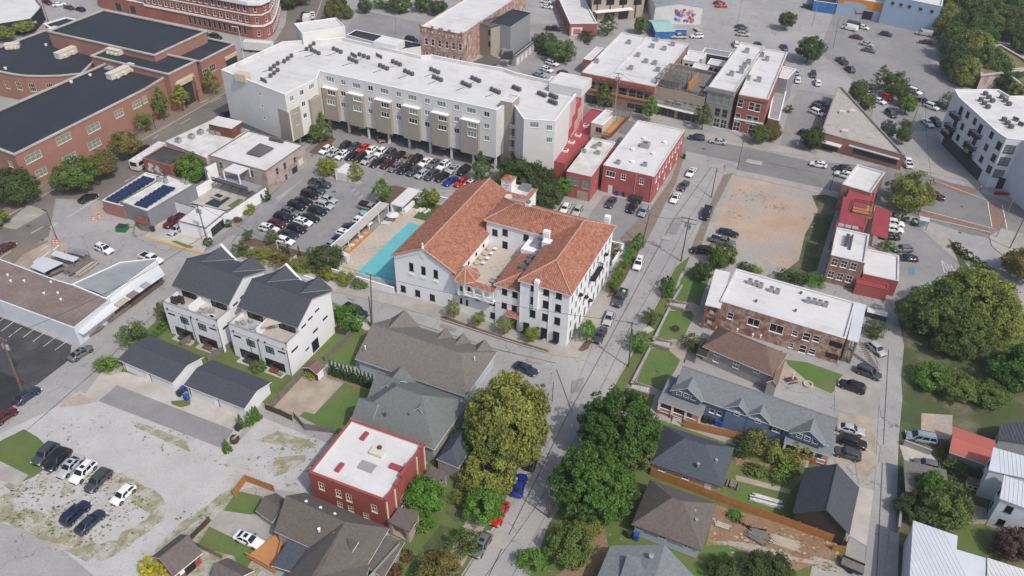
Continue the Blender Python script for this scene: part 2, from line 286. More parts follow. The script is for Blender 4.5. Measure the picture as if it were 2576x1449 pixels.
class Bld:
 def __init__(s,name,label,pl,z1,wall=q6_,z0=0,cat='building',base=None,nowall=(),cut=None):
  s.pl=[P2(p)for p in pl];c=sum(s.pl)/len(s.pl);s.root=empty(name,(c[0],c[1],0),label,cat);s.z0=z0;s.z1=z1;s.mat=wall
  s.w={};s.W=MB();s.nowall=nowall;s.done=False;s.edges=list(range(len(s.pl)))
 def uv(s,i,px,py):
  A=s.pl[i];B=s.pl[(i+1)%len(s.pl)];d=(B-A)/NRM(B-A);n=NA([d[1],-d[0]])
  r=ray(px,py);t=(A@n)/(r[:2]@n);q=r*t+NA([0,0,CH]);return float((q[:2]-A)@d),float(q[2])
 def win(s,i,px,py,w,h,style=q20_,sill=True):
  u,z=s.uv(i,px,py);s.winuv(i,u,z-h/2,w,h,style,sill)
 def winuv(s,i,u,z,w,h,style=q20_,sill=True):
  A=s.pl[i];B=s.pl[(i+1)%len(s.pl)];L=NRM(B-A)
  if u-w/2<.1 or u+w/2>L-.1 or z+h>s.z1-.1 or z<s.z0+.02:
   u=min(max(u,w/2+.15),L-w/2-.15);z=min(max(z,s.z0+.05),s.z1-h-.15)
  for(u2,z2,w2,h2,_,_)in s.w.get(i,[]):
   if abs(u-u2)<(w+w2)/2+.05 and z<z2+h2+.05 and z2<z+h+.05:return
  s.w.setdefault(i,[]).append((u,z,w,h,style,sill))
 def row(s,i,p0,p1,n,w,h,style=q20_,sill=True):
  a=s.uv(i,*p0);b=s.uv(i,*p1)
  for k in range(n):
   t=k/(n-1)if n>1 else 0;s.winuv(i,a[0]+(b[0]-a[0])*t,a[1]+(b[1]-a[1])*t-h/2,w,h,style,sill)
 def grid(s,i,us,zs,w,h,style=q20_,sill=True):
  L=NRM(s.pl[(i+1)%len(s.pl)]-s.pl[i])
  for z in zs:
   for u in us:s.winuv(i,u*L if u<=1 else u,z,w,h,style,sill)
 def walls(s):
  n=len(s.pl)
  for i in range(n):
   if i in s.nowall:continue
   A=s.pl[i];B=s.pl[(i+1)%n];L=NRM(B-A);d=(B-A)/L;nn=NA([d[1],-d[0]]);ws=s.w.get(i,[])
   us=sorted(set([0,L]+[round(x,4)for q in ws for x in(q[0]-q[2]/2,q[0]+q[2]/2)]));zs=sorted(set([s.z0,s.z1]+[round(x,4)for q in ws for x in(q[1],q[1]+q[3])]))
   pt=lambda u,z,dp=0:(A[0]+d[0]*u-nn[0]*dp,A[1]+d[1]*u-nn[1]*dp,z)
   for a in range(len(us)-1):
    for b in range(len(zs)-1):
     um=(us[a]+us[a+1])/2;zm=(zs[b]+zs[b+1])/2
     if us[a+1]-us[a]<1e-4 or zs[b+1]-zs[b]<1e-4:continue
     if any(abs(um-q[0])<q[2]/2 and q[1]<zm<q[1]+q[3]for q in ws):continue
     s.W.poly([pt(us[a],zs[b]),pt(us[a+1],zs[b]),pt(us[a+1],zs[b+1]),pt(us[a],zs[b+1])])
   rz=math.atan2(d[1],d[0])
   for(u,z,w,h,st,sill)in ws:
    l,r_,t,bb=u-w/2,u+w/2,z+h,z;D=.14
    s.W.poly([pt(l,bb),pt(l,bb,D),pt(r_,bb,D),pt(r_,bb)]);s.W.poly([pt(l,t),pt(r_,t),pt(r_,t,D),pt(l,t,D)])
    s.W.poly([pt(l,bb),pt(l,t),pt(l,t,D),pt(l,bb,D)]);s.W.poly([pt(r_,bb),pt(r_,bb,D),pt(r_,t,D),pt(r_,t)])
    fm,pm,sm=win_mesh(w,h,st);o=ORG[s.root.name];q=pt(u,z)
    if fm is None:inst('pane' if 'bare' in st else 'window',pm,s.root,(q[0]-o[0],q[1]-o[1],q[2]-o[2]),rz);continue
    f=inst('window',fm,s.root,(q[0]-o[0],q[1]-o[1],q[2]-o[2]),rz)
    inst('pane',pm,f,(0,0,0));
    if sill:inst('sill',sm,f,(0,0,0))
  s.W.mk('wall',s.mat,s.root)
 def trimband(s,i,z0,z1,out=.08,m=q0_,name='cornice',u0=0,u1=None):
  A=s.pl[i];B=s.pl[(i+1)%len(s.pl)];L=NRM(B-A);d=(B-A)/L;nn=NA([d[1],-d[0]]);u1=L if u1 is None else u1
  b=MB();b.ob(A+d*(u0+u1)/2+nn*(out/2+.002),d,u1-u0,out,z0,z1);b.mk(name,m,s.root)
 def box_on(s,i,u,z0,z1,w,dep,m,name,out=0):
  A=s.pl[i];B=s.pl[(i+1)%len(s.pl)];d=(B-A)/NRM(B-A);nn=NA([d[1],-d[0]])
  b=MB();b.ob(A+d*u+nn*(dep/2+.003+out),d,w,dep,z0,z1);return b.mk(name,m,s.root)
 def flat(s,ph=.5,t=.3,roof=q3_,cap=q0_,inner=None,name='roof',capout=.05,capt=.1):
  s.walls();n=len(s.pl);zr=s.z1-ph
  ins=offset(s.pl,-t);out=offset(s.pl,capout)
  b=MB();b.poly([(p[0],p[1],zr)for p in offset(s.pl,-.02)]);b.mk(name,roof,s.root)
  b=MB()
  for i in range(n):
   j=(i+1)%n;b.poly([(*ins[j],zr),(*ins[i],zr),(*ins[i],s.z1),(*ins[j],s.z1)])
  b.mk('parapet',inner or roof,s.root)
  b=MB();i2=offset(s.pl,-t-.03)
  for i in range(n):
   j=(i+1)%n;b.slab([(*out[i],s.z1+capt),(*out[j],s.z1+capt),(*i2[j],s.z1+capt),(*i2[i],s.z1+capt)],capt)
  b.mk('coping',cap,s.root);return s
def offset(pl,d):
 "offset a ccw polygon outward by d"
 n=len(pl);r=[]
 for i in range(n):
  p0,p1,p2=pl[i-1],pl[i],pl[(i+1)%n];e1=(p1-p0)/NRM(p1-p0);e2=(p2-p1)/NRM(p2-p1)
  n1=NA([e1[1],-e1[0]]);n2=NA([e2[1],-e2[0]]);k=1+n1@n2
  r.append(p1+d*(n1+n2)/max(k,.3))
 return r
def ccw(pl):
 a=sum(pl[i-1][0]*pl[i][1]-pl[i][0]*pl[i-1][1]for i in range(len(pl)))
 return pl if a>0 else pl[::-1]
def gable(b,ridge,roof,oh=.4,axis='B',gm=None,z=None,pl=None,t=.2,edge=q0_,hipf=0,hipb=0,name='roof'):
 "pitched roof on rectangle b.pl; ridge along B (0->1) or A (1->2); hipf/hipb pull the ridge ends in"
 pl=pl or b.pl;z=z or b.z1;c,q,d,a=[NA(p)for p in pl]
 if axis=='A':c,q,d,a=q,d,a,c
 u=(q-c)/NRM(q-c);v=(a-c)/NRM(a-c);w=NRM(a-c)/2;sl=(ridge-z)/w
 m0=(c+a)/2;m1=(q+d)/2;hf=hipf*w;hb=hipb*w;e=z-sl*oh
 C=[*(c-u*oh-v*oh),e];Q=[*(q+u*oh-v*oh),e];D=[*(d+u*oh+v*oh),e];A=[*(a-u*oh+v*oh),e]
 r0=[*(m0-u*(oh if not hipf else-hf)),ridge];r1=[*(m1+u*(oh if not hipb else-hb)),ridge]
 k=MB();k.slab([C,Q,r1,r0],t,0,1);k.slab([D,A,r0,r1],t,0,1)
 if hipf:k.slab([A,C,r0],t,0,1)
 if hipb:k.slab([Q,D,r1],t,0,1)
 o=k.mk(name,[roof,edge],b.root)
 kk=MB();kk.tube(r0,r1,.09,n=5);kk.mk('ridge_cap',roof,b.root)
 gmb=MB()
 for hp,t3 in((hipf,[(*a,z),(*c,z),(*m0,ridge-.15)]),(hipb,[(*q,z),(*d,z),(*m1,ridge-.15)])):
  if not hp:gmb=MB();gmb.poly(t3);gmb.mk('gable_wall',gm or b.mat,b.root)
 return o
def thing(name,mb_list,label,cat,group=None,loc=None):
 pass
 # ------------------------ vehicles
def lerp(a,b,t):return NA(a)*(1-t)+NA(b)*t
def wheel_meshes():
 a=MB();a.tube((0,-.11,0),(0,.11,0),.345,n=14);t=a.mesh('wheel','tire')
 b=MB();b.tube((0,-.118,0),(0,-.112,0),.22,n=10);b.tube((0,.112,0),(0,.118,0),.22,n=10);return t,b.mesh('rim','rim')
WT,WR=wheel_meshes()
def car_proto(kind,L,Wd,H,st,cab,win=2,extra=()):
 """st: stations (x, top z, half width); cab: x windshield base, roof front, roof rear, rear base, belt z, half width low/high"""
 P={}
 hw=Wd/2;b=MB();rings=[]
 for(x,zt,w,zb)in st:
  w=w*hw;h=[(w*.84,zb),(w*.985,zb+.1),(w,zb+(zt-zb)*.5),(w*.97,zt-.1),(w*.88,zt-.01),(w*.45,zt+.03)]
  rings.append([(x,y,z)for y,z in h]+[(x,-y,z)for y,z in reversed(h)])
 n=len(rings[0]);
 for r in rings:b.v+=r
 for i in range(len(rings)-1):
  for k in range(n):b.f.append((i*n+k,i*n+(k+1)%n,(i+1)*n+(k+1)%n,(i+1)*n+k));b.m.append(0)
 b.f.append(tuple(range(n-1,-1,-1)));b.m.append(0);b.f.append(tuple((len(rings)-1)*n+k for k in range(n)));b.m.append(0)
 xa,xb,xc,xd,zb_,wl,wh=cab;lo=[(xd,-wl),(xa,-wl),(xa,wl),(xd,wl)];hi=[(xc,-wh),(xb,-wh),(xb,wh),(xc,wh)]
 i=len(b.v);b.v+=[(x,y*hw,zb_)for x,y in lo]+[(x,y*hw,H-.035)for x,y in hi]
 xm0,xm1=xc+(xb-xc)*.1,xb-(xb-xc)*.1
 b.v+=[(xm0,-wh*.8*hw,H),(xm1,-wh*.8*hw,H),(xm1,wh*.8*hw,H),(xm0,wh*.8*hw,H)]
 for q in((0,1,5,4),(1,2,6,5),(2,3,7,6),(3,0,4,7),(4,5,9,8),(5,6,10,9),(6,7,11,10),(7,4,8,11),(8,9,10,11)):b.f.append(tuple(i+k for k in q));b.m.append(0)
 wx=L*.305;wy=hw-.13
 for sx in(1,-1):
  for sy in(1,-1):
   b.tube((sx*wx,sy*(hw-.05),.36),(sx*wx,sy*(hw+.008),.36),.43,n=14,m=1)
 b.box(L/2-.1,-hw*.62,.30,L/2+.012,hw*.62,.55,1);b.box(-L/2-.012,-hw*.7,.26,-L/2+.1,hw*.7,.44,1)
 for e in extra:
  if e=='bed':
   b.box(-L/2+.12,-hw*.8,st[1][1]+.012,xd-.12,hw*.8,st[1][1]+.045,1)
   for y in(-.88,.88):b.box(-L/2+.05,y*hw-.05,st[1][1]-.1,xd-.05,y*hw+.05,st[1][1]+.16,0)
   b.box(-L/2+.03,-hw*.88,st[1][1]-.1,-L/2+.1,hw*.88,st[1][1]+.16,0)
  if e=='cover':b.box(-L/2+.12,-hw*.84,st[1][1]+.1,xd-.1,hw*.84,st[1][1]+.15,1)
  if e=='topper':b.box(-L/2+.08,-hw*.86,st[1][1],xd-.02,hw*.86,H-.1,1)
  if e=='spare':b.tube((-L/2-.2,0,.95),(-L/2+.02,0,.95),.37,n=14,m=1)
  if e=='fenders':
   for sx in(1,-1):
    for sy in(1,-1):b.box(sx*wx-.45,sy*hw*.86 if sy>0 else-hw-.06,.78,sx*wx+.45,hw+.06 if sy>0 else-hw*.86,.86,1)
 me=b.mesh('body',['car_paint',q38_],smooth=False)
 bm=bmesh.new();bm.from_mesh(me);bmesh.ops.remove_doubles(bm,verts=bm.verts,dist=.0005);bm.normal_update()
 ed=[e for e in bm.edges if len(e.link_faces)==2 and e.calc_face_angle(0)>.5 and all(f.material_index==0 for f in e.link_faces)]
 try:bmesh.ops.bevel(bm,geom=ed,offset=.035,segments=1,affect='EDGES',clamp_overlap=True)
 except Exception as ex:print(ex)
 bmesh.ops.recalc_face_normals(bm,faces=bm.faces)
 for f_ in bm.faces:f_.smooth=f_.material_index==0
 for e in bm.edges:
  if len(e.link_faces)==2 and e.calc_face_angle(0)>.7:e.smooth=False
 bm.to_mesh(me);bm.free();P['body']=me
 def inset(q,u0,u1,v0,v1,off=.014):
  A,B,C,D=[NA(p)for p in q];n=np.cross(B-A,D-A);n/=NRM(n)
  f=lambda u,v:tuple((A*(1-u)+B*u)*(1-v)+(D*(1-u)+C*u)*v+n*off)
  return[f(u0,v0),f(u1,v0),f(u1,v1),f(u0,v1)]
 lo3=[(x,y*hw,zb_+.03)for x,y in lo];hi3=[(x,y*hw,H-.035)for x,y in hi]
 def gl(name,qs):
  m=MB();
  for q in qs:m.slab(q,.01)
  P[name]=m.mesh(name.split('.')[0],'glass_car')
 F=[lo3[1],lo3[2],hi3[2],hi3[1]];B_=[lo3[3],lo3[0],hi3[0],hi3[3]];Rt=[lo3[0],lo3[1],hi3[1],hi3[0]];Lf=[lo3[2],lo3[3],hi3[3],hi3[2]]
 gl('windshield',[inset(F,.06,.94,.06,.93)]);
 if win>0:gl('rear_window',[inset(B_,.08,.92,.15 if kind not in('sedan','coupe')else.08,.9)])
 cuts={2:[(.05,.47),(.52,.94)],3:[(.04,.3),(.335,.64),(.68,.96)],1:[(.1,.9)],-1:[(.02,.2)]}[win if win else 1]
 if win==-1:gl('side_window',[inset(Rt,.80,.97,.35,.92)]);gl('side_window.L',[inset(Lf,.03,.2,.35,.92)])
 else:
  gl('side_window',[inset(Rt,1-q1,1-q0,.10,.90)for q0,q1 in cuts]);gl('side_window.L',[inset(Lf,q0,q1,.10,.90)for q0,q1 in cuts])
 zl=st[-2][1];a=MB();a.box(L/2-.26,-hw*.93,zl-.2,L/2-.03,-hw*.52,zl-.05);P['headlight']=a.mesh('headlight','lamp_clear')
 a=MB();a.box(L/2-.26,hw*.52,zl-.2,L/2-.03,hw*.93,zl-.05);P['headlight.L']=a.mesh('headlight','lamp_clear')
 zt=st[1][1]-.22;
 for s,nm in((-1,'taillight'),(1,'taillight.L')):
  a=MB();ya,yb=sorted((s*hw*.6,s*hw*.93));a.box(-L/2-.01,ya,zt-.12,-L/2+.16,yb,zt+.08);P[nm]=a.mesh('taillight','lamp_red')
  a=MB();ya,yb=sorted((s*hw*.93,s*(hw+.16)));a.box(xa-.62,ya,zb_+.02,xa-.42,yb,zb_+.17);P['mirror'+('' if s<0 else '.L')]=a.mesh('mirror',q38_)
 if kind in('suv','jeep','minivan','wagon'):
  for s,nm in((-1,'roof_rail'),(1,'roof_rail.L')):
   a=MB();a.box(xc+.15,s*wh*hw*.9-.02,H-.02,xb-.1,s*wh*hw*.9+.02,H+.045);P[nm]=a.mesh('roof_rail',q38_)
 a=MB();a.box(xb-.95,-.38,H-.01,xb-.35,.38,H+.008);P['sunroof']=a.mesh('sunroof','glass_car')
 P['_w']=(wx,wy);return P
s_=lambda L,pts:[(x*L/2,z,w,zb)for x,z,w,zb in pts]
SED=s_(4.8,[(-1,.62,.86,.3),(-.97,.93,.92,.24),(-.8,1.0,.99,.2),(-.3,.97,1,.2),(.3,.95,1,.2),(.45,.93,1,.2),(.8,.8,.97,.2),(.95,.68,.88,.22),(1,.5,.76,.3)])
SUVS=s_(4.75,[(-1,.8,.9,.34),(-.97,1.05,.95,.28),(-.8,1.08,1,.24),(.3,1.05,1,.24),(.45,1.04,1,.24),(.85,.95,.97,.24),(.96,.82,.9,.26),(1,.6,.82,.34)])
PIC=s_(5.8,[(-1,.95,.95,.45),(-.99,1.12,.97,.4),(-.3,1.14,1,.35),(.35,1.14,1,.35),(.5,1.13,1,.35),(.88,1.06,.98,.35),(.97,.95,.93,.36),(1,.7,.87,.42)])
PROTO={'sedan':car_proto('sedan',4.8,1.85,1.46,SED,(1.05,.3,-1.0,-1.85,.93,.88,.66)),'coupe':car_proto('coupe',4.7,1.9,1.36,SED,(.85,.1,-.9,-1.95,.9,.86,.62),win=1),'suv':car_proto('suv',4.75,1.92,1.72,SUVS,(1.15,.5,-1.85,-2.25,1.03,.92,.74),win=3),q2_:car_proto(q2_,4.5,1.85,1.6,[(x*.95,z*.97,w,b)for x,z,w,b in SUVS],(1.1,.4,-1.55,-2.05,.99,.91,.7),win=3),q22_:car_proto(q22_,4.2,1.78,1.5,[(x*.88,z*.93,w,b)for x,z,w,b in SUVS],(1.05,.35,-1.45,-1.95,.93,.9,.68),win=2),'minivan':car_proto('minivan',5.1,1.98,1.75,[(x*1.07,z*.95,w,b)for x,z,w,b in SUVS],(1.6,.75,-2.1,-2.45,.98,.92,.74),win=3),q21_:car_proto(q21_,5.8,2.0,1.88,PIC,(1.35,.75,-.55,-.85,1.12,.9,.74),extra=('bed',)),q50_:car_proto(q21_,5.8,2.0,1.88,PIC,(1.35,.75,-.55,-.85,1.12,.9,.74),extra=('bed','cover')),'camper':car_proto(q21_,5.6,1.98,1.9,PIC,(1.35,.75,-.35,-.6,1.12,.9,.76),extra=('topper',)),'jeep':car_proto('jeep',4.4,1.85,1.85,[(x*.93,z*1.04,w,b)for x,z,w,b in SUVS],(.75,.5,-1.95,-2.05,1.08,.88,.82),win=2,extra=('spare','fenders')),'van':car_proto('van',5.8,2.05,2.15,[(x*1.22,z*1.02,w,b)for x,z,w,b in SUVS],(2.15,1.55,-2.7,-2.8,1.05,.97,.84),win=-1),}
CARCOL={'white':(.78,.78,.77),q9_:(.42,.43,.44),'gray':(.13,.135,.14),q4_:(.055,.058,.064),'black':(.010,.011,.013),q43_:(.10,.008,.012),'red':(.48,.012,.01),'bright red':(.6,.015,.012),'blue':(.008,.025,.24),'navy':(.012,.018,.065),'teal':(.2,.45,.45),'tan':(.30,.26,.20),q44_:(.018,.03,.06),'silver blue':(.25,.31,.38),'dark green':(.03,.05,.045),'bronze':(.17,.14,.12),'maroon':(.07,.01,.014),'pale green':(.42,.45,.36)}
NICE={q2_:q2_,'suv':'SUV',q50_:'pickup truck with covered bed','camper':'camper shell pickup','jeep':'off-roader',q21_:'pickup truck'}
CARN=0
def car(px,py,dx,dy,kind,col,label,group=None,sun=False,z=0,s=1.0,far=False,hz=.8):
 global CARN;CARN+=1
 dx*=.25;dy*=.25;p=g(px,py,hz+z)[:2];a=g(px+dx,py+dy,hz)[:2]-g(px-dx,py-dy,hz)[:2];rz=math.atan2(a[1],a[0])
 nm={'sedan':'sedan','coupe':'coupe',q50_:'pickup_truck','camper':'pickup_truck',q21_:'pickup_truck','jeep':'off_roader'}.get(kind,kind)
 cat={q50_:'pickup truck','camper':'pickup truck',q21_:'pickup truck','jeep':'off-roader','van':'van'}.get(kind,'car')
 P=PROTO[kind];r=empty(nm,(p[0],p[1],z+.012),label,cat,group,rz);
 if s!=1:r.scale=(s,s,s)
 c=(*CARCOL[col],1)
 for k,me in P.items():
  if k=='_w' or(k=='sunroof' and not sun)or(far and k[:4]in('mirr','roof')):continue
  o=bpy.data.objects.new(k.split('.')[0],me);COL.objects.link(o);o.parent=r;o.color=c
 wx,wy=P['_w']
 for sx in(1,-1):
  for sy in(1,-1):
   w=inst('wheel',WT,r,(sx*wx,sy*wy+sy*.04,.345));
   if not far:inst('rim',WR,w,(0,0,0))
 return r
ORD=['first','second','third','fourth','fifth','sixth','seventh','eighth','ninth','tenth','eleventh','twelfth','thirteenth','fourteenth','fifteenth','sixteenth','seventeenth','eighteenth']
def carrow(items,dx,dy,frm,where,group,**k):
 seen={}
 for n,it in enumerate(items):
  x,y,kind,col=it[:4];sun=len(it)>4 and it[4]
  lab=f"{col} {NICE.get(kind,kind)}, {ORD[n]} {frm} {where}"
  car(x,y,dx,dy,kind,col,lab,group,sun=sun,**k)
  # ------------------------ trees
def crown(name,seed,Rr,Hh,ncl,nlv,leaf,shape='round',clr=.24,mat_='leaf',gap=.12):
 r=np.random.default_rng(seed)
 d=r.normal(size=(ncl,3));d/=NRM(d,axis=1)[:,None]
 lob=r.normal(size=(7,3));lob/=NRM(lob,axis=1)[:,None];amp=r.uniform(-.22,.28,7)
 rad=1+sum(amp[k]*np.clip(d@lob[k],0,1)**3 for k in range(7))
 fr=r.uniform(.35,1,ncl)**.55
 c=d*(rad*fr)[:,None];
 if shape=='round':c[:,2]=np.where(c[:,2]<0,c[:,2]*.72,c[:,2]);c*=[Rr,Rr,Hh/1.72];c[:,2]+=Hh*.42
 if shape=='upright':t=(c[:,2]+1)/2;w=np.clip(1.25-t*1.05,.12,1)*np.clip(t*3+.5,0,1);c=np.c_[c[:,0]*Rr*w*1.3,c[:,1]*Rr*w*1.3,t*Hh]
 if shape=='cone':t=r.uniform(0,1,ncl)**1.4;a=r.uniform(0,2*PI,ncl);w=Rr*(1-t)**.9*r.uniform(.7,1,ncl);c=np.c_[np.cos(a)*w,np.sin(a)*w,t*Hh]
 if shape=='ball':c=d*NA([Rr,Rr,Hh/2])*r.uniform(.85,1,ncl)[:,None];c[:,2]+=Hh/2
 N=ncl*nlv;ci=np.repeat(np.arange(ncl),nlv);cr=(Rr*clr*r.uniform(.7,1.3,ncl))[ci]
 if shape in('cone','ball'):cr=np.full(N,Rr*.2)*(1-.5*c[ci][:,2]/Hh)
 o=r.normal(size=(N,3));o/=NRM(o,axis=1)[:,None];o*=(cr*r.uniform(.35,1,N)**.5)[:,None];o[:,2]*=.75
 p=c[ci]+o
 cen=NA([0,0,Hh*.4]);out=p-cen;out/=NRM(out,axis=1)[:,None]+1e-6
 nn=out*.7+r.normal(size=(N,3))*.55+NA([0,0,.35]);nn/=NRM(nn,axis=1)[:,None]
 t=np.cross(nn,r.normal(size=(N,3)));t/=NRM(t,axis=1)[:,None];b=np.cross(nn,t)
 sz=leaf*r.uniform(.6,1.3,N)[:,None]
 v=np.empty((N,4,3));v[:,0]=p-t*sz*.62;v[:,1]=p-b*sz*.34;v[:,2]=p+t*sz*.62;v[:,3]=p+b*sz*.34
 me=bpy.data.meshes.new(name);me.vertices.add(N*4);me.vertices.foreach_set('co',v.ravel());me.loops.add(N*4);me.loops.foreach_set('vertex_index',np.arange(N*4))
 me.polygons.add(N);me.polygons.foreach_set('loop_start',np.arange(N)*4);me.polygons.foreach_set('loop_total',np.full(N,4));me.materials.append(M[mat_])
 tc=r.uniform(.76,1.22,ncl)[ci]*r.uniform(.8,1.2,N);yl=r.uniform(.93,1.09,ncl)[ci]
 tin=np.ones((N,4,4));tin[:,:,0]=(tc*yl)[:,None];tin[:,:,1]=tc[:,None];tin[:,:,2]=(tc/yl)[:,None]
 at=me.attributes.new('tint','FLOAT_COLOR','POINT');at.data.foreach_set('color',tin.ravel());me.update(calc_edges=True)
 return me
def trunk(seed,h,r0,spread,nl=5):
 r=random.Random(seed);m=MB();p=(0,0,-.1);q=(r.uniform(-.1,.1),r.uniform(-.1,.1),h*.45);m.tube(p,q,r0,r0*.75,8)
 for k in range(nl):
  a=2*PI*k/nl+r.uniform(-.4,.4);e=(math.cos(a)*spread*r.uniform(.4,.75),math.sin(a)*spread*r.uniform(.4,.75),h*r.uniform(.75,1.1))
  mid=lerp(q,e,.5)+NA([0,0,-h*.04]);m.tube(q,mid,r0*.5,r0*.33,6);m.tube(mid,e,r0*.33,r0*.1,5)
 m.tube(q,(q[0],q[1],h),r0*.6,r0*.15,6);return m.mesh('trunk','bark')
CROWNS={'big':[(crown('crown',10+i,7,9,300,100,.40,clr=.15),trunk(i,7,.38,6),7,9)for i in range(3)],'mid':[(crown('crown',20+i,3.6,5,130,75,.29,clr=.2),trunk(20+i,3.8,.2,3),3.6,5)for i in range(4)],'small':[(crown('crown',30+i,1.6,2.5,46,40,.2,clr=.28),trunk(30+i,2.1,.09,1.2),1.6,2.5)for i in range(3)],q13_:[(crown('crown',40+i,1.9,5.5,90,36,.23,'upright',clr=.18),trunk(40+i,4.5,.1,1.0,6),1.9,5.5)for i in range(3)],'magnolia':[(crown('crown',50+i,6,8.5,380,85,.34,clr=.12,mat_='leaf_glossy'),trunk(50+i,6,.35,4),6,8.5)for i in range(2)],'cone':[(crown('crown',60+i,.55,2.6,120,26,.13,'cone'),trunk(60+i,1,.05,.2,2),.55,2.6)for i in range(2)],'ball':[(crown('crown',70+i,.8,1.4,50,26,.18,'ball'),trunk(70+i,.5,.05,.3,3),.8,1.4)for i in range(2)],'shrub':[(crown('crown',80+i,1.0,1.2,26,26,.24,clr=.4),trunk(80+i,.7,.05,.7,4),1.0,1.2)for i in range(3)],}
GRN={'green':(.135,.19,.046),'dark':(.08,.12,.034),'deep':(.08,.165,.028),q35_:(.26,.30,.04),'lime':(.15,.25,.035),'olive':(.245,.275,.062),'rusty':(.20,.18,.05),q11_:(.12,.25,.038),'arbor':(.055,.12,.045),'golden':(.45,.42,.03),'brown':(.17,.10,.06),'purple':(.13,.075,.07),'blue':(.09,.14,.10)}
TN=0
def tree(px,py,kind,r,h,base,col,label,name='tree',cat='tree',z=0,stem=None,w=None):
 """px,py picture point of the trunk foot; r crown radius; h total height; base crown bottom height"""
 global TN;TN+=1
 V=CROWNS[kind];cm,tm,r0,h0=V[TN%len(V)];p=w if w is not None else g(px,py,z)
 R_=empty(name,(p[0],p[1],z),label,cat,None,rz=TN*2.4)
 c=inst('crown',cm,R_,(0,0,base),0,(r/r0,r/r0,(h-base)/h0));k=random.Random(TN);f=k.uniform(.9,1.1);q=GRN[col];c.color=(q[0]*f,q[1]*f*k.uniform(.95,1.05),q[2]*f,1)
 H0={'big':7,'mid':3.8,'small':2.1,q13_:4.5,'magnolia':6,'cone':1,'ball':.5,'shrub':.7}[kind]
 tz=(base+(h-base)*.62)/H0;inst('trunk',tm,R_,(0,0,0),0,(max(r/r0*.9,.4),max(r/r0*.9,.4),tz));return R_
 # ------------------------ ground
SN=[0]
def sheet(name,pts,m,lvl,kind=q36_,label=None,raw=False):
 pl=[P2(p)for p in(pts if raw else gp(pts))];b=MB();SN[0]+=1;b.poly([(p[0],p[1],lvl*.008+SN[0]*.0005)for p in ccw(pl)]);return b.mk(name,m,kind=kind)
def slabw(name,pts,m,h=.12,kerb=True,raw=False,base=0.0):
 SN[0]+=1;h+=SN[0]*.0004
 pl=ccw([P2(p)for p in(pts if raw else gp(pts))]);b=MB();b.prism(pl,base-.02,base+h,0);o=b.mk(name,m,kind=q36_);return o
def strip(a,b,w,lvl,m,mb=None):
 A=g(*a)[:2];B=g(*b)[:2];d=(B-A)/NRM(B-A);n=NA([-d[1],d[0]])*w/2
 z=.05+lvl*.008;mb.poly([(*(A-n),z),(*(B-n),z),(*(B+n),z),(*(A+n),z)],0)
def lines(name,segs,w,m,lvl=9):
 b=MB()
 for s in segs:
  if name=='kerb' and m=='kerb':p,q=g(*s[0])[:2],g(*s[1])[:2];b.ob((p+q)/2,q-p,NRM(q-p),w,0,.15)
  else:strip(s[0],s[1],w,lvl,m,b)
 return b.mk(name,m,kind=q36_)
b=MB();b.poly([(-1500,-200,0),(1500,-200,0),(1500,2600,0),(-1500,2600,0)]);b.mk('ground','asphalt',kind=q36_)
sheet('avenue',[(-260,706),(-60,590),(75,512),(372,345),(565,235),(640,190),(718,60),(735,-80),(880,-80),(848,50),(805,140),(690,240),(600,310),(345,470),(250,530),(130,590),(0,665),(-200,780)],'asphalt_warm',1)
sheet('road_patch',[(5,572),(70,515),(122,532),(40,577)],q8_,2)
sheet('road',[(1480,262),(1715,340),(1932,382),(2032,405),(2290,425),(2576,520),(2700,560),(2700,640),(2576,612),(2440,590),(2300,545),(2122,492),(1932,448),(1840,425),(1720,395),(1600,350),(1440,290)],'asphalt_main',1)
sheet('road',[(1161,1460),(1244,1325),(1300,1190),(1350,1080),(1385,1000),(1400,935),(1300,905),(1150,868),(1000,810),(860,770),(846,740),(1100,806),(1300,868),(1400,897),(1458,905),(1478,880),(1513,807),(1540,750),(1573,707),(1613,625),(1660,540),(1700,460),(1725,380),(1860,410),(1848,437),(1790,502),(1720,627),(1670,720),(1655,759),(1583,904),(1540,977),(1495,1057),(1478,1094),(1383,1285),(1293,1460)],'asphalt',1)
sheet(q51_,[(770,372),(835,318),(1100,360),(1290,400),(1262,440),(1220,480),(1140,478),(1000,470),(950,505),(1010,520),(970,560),(860,650),(840,646),(610,600),(640,560),(770,445),(735,440)],q23_,1)
sheet(q51_,[(0,797),(40,812),(180,868),(175,905),(90,970),(40,1000),(-40,1040),(-60,780)],'asphalt_dark',1)
sheet(q51_,[(0,935),(60,960),(35,1020),(-20,1060),(-60,1000)],'asphalt_fresh',2)
sheet(q51_,[(2230,690),(2220,560),(2260,540),(2330,572),(2400,620),(2440,700),(2510,760),(2576,800),(2640,880),(2560,860),(2440,800),(2400,740),(2300,700)],q23_,1)
sheet(q51_,[(1480,545),(1520,490),(1640,516),(1600,570),(1560,600),(1540,620),(1480,560)],q23_,2)
sheet(q51_,[(885,50),(930,30),(1075,60),(1060,92),(1060,110),(870,80)],q23_,1)
sheet(q51_,[(1985,270),(2010,225),(2100,240),(2070,340),(2050,395),(1960,370)],q23_,1)
sheet(q51_,[(2110,0),(2345,70),(2345,170),(2410,225),(2380,330),(2260,330),(2230,250),(2130,190),(2060,130)],q23_,1)
sheet('service_yard',[(1330,200),(1450,150),(1420,60),(1300,60),(1270,140)],q23_,1)
sheet('gravel_lot',[(-80,1200),(0,1090),(130,1030),(200,985),(240,1000),(400,1060),(560,1128),(600,1112),(660,1050),(780,1098),(850,1125),(765,1240),(640,1225),(590,1235),(545,1290),(460,1340),(390,1400),(340,1470),(240,1470),(-60,1330)],'gravel',2)
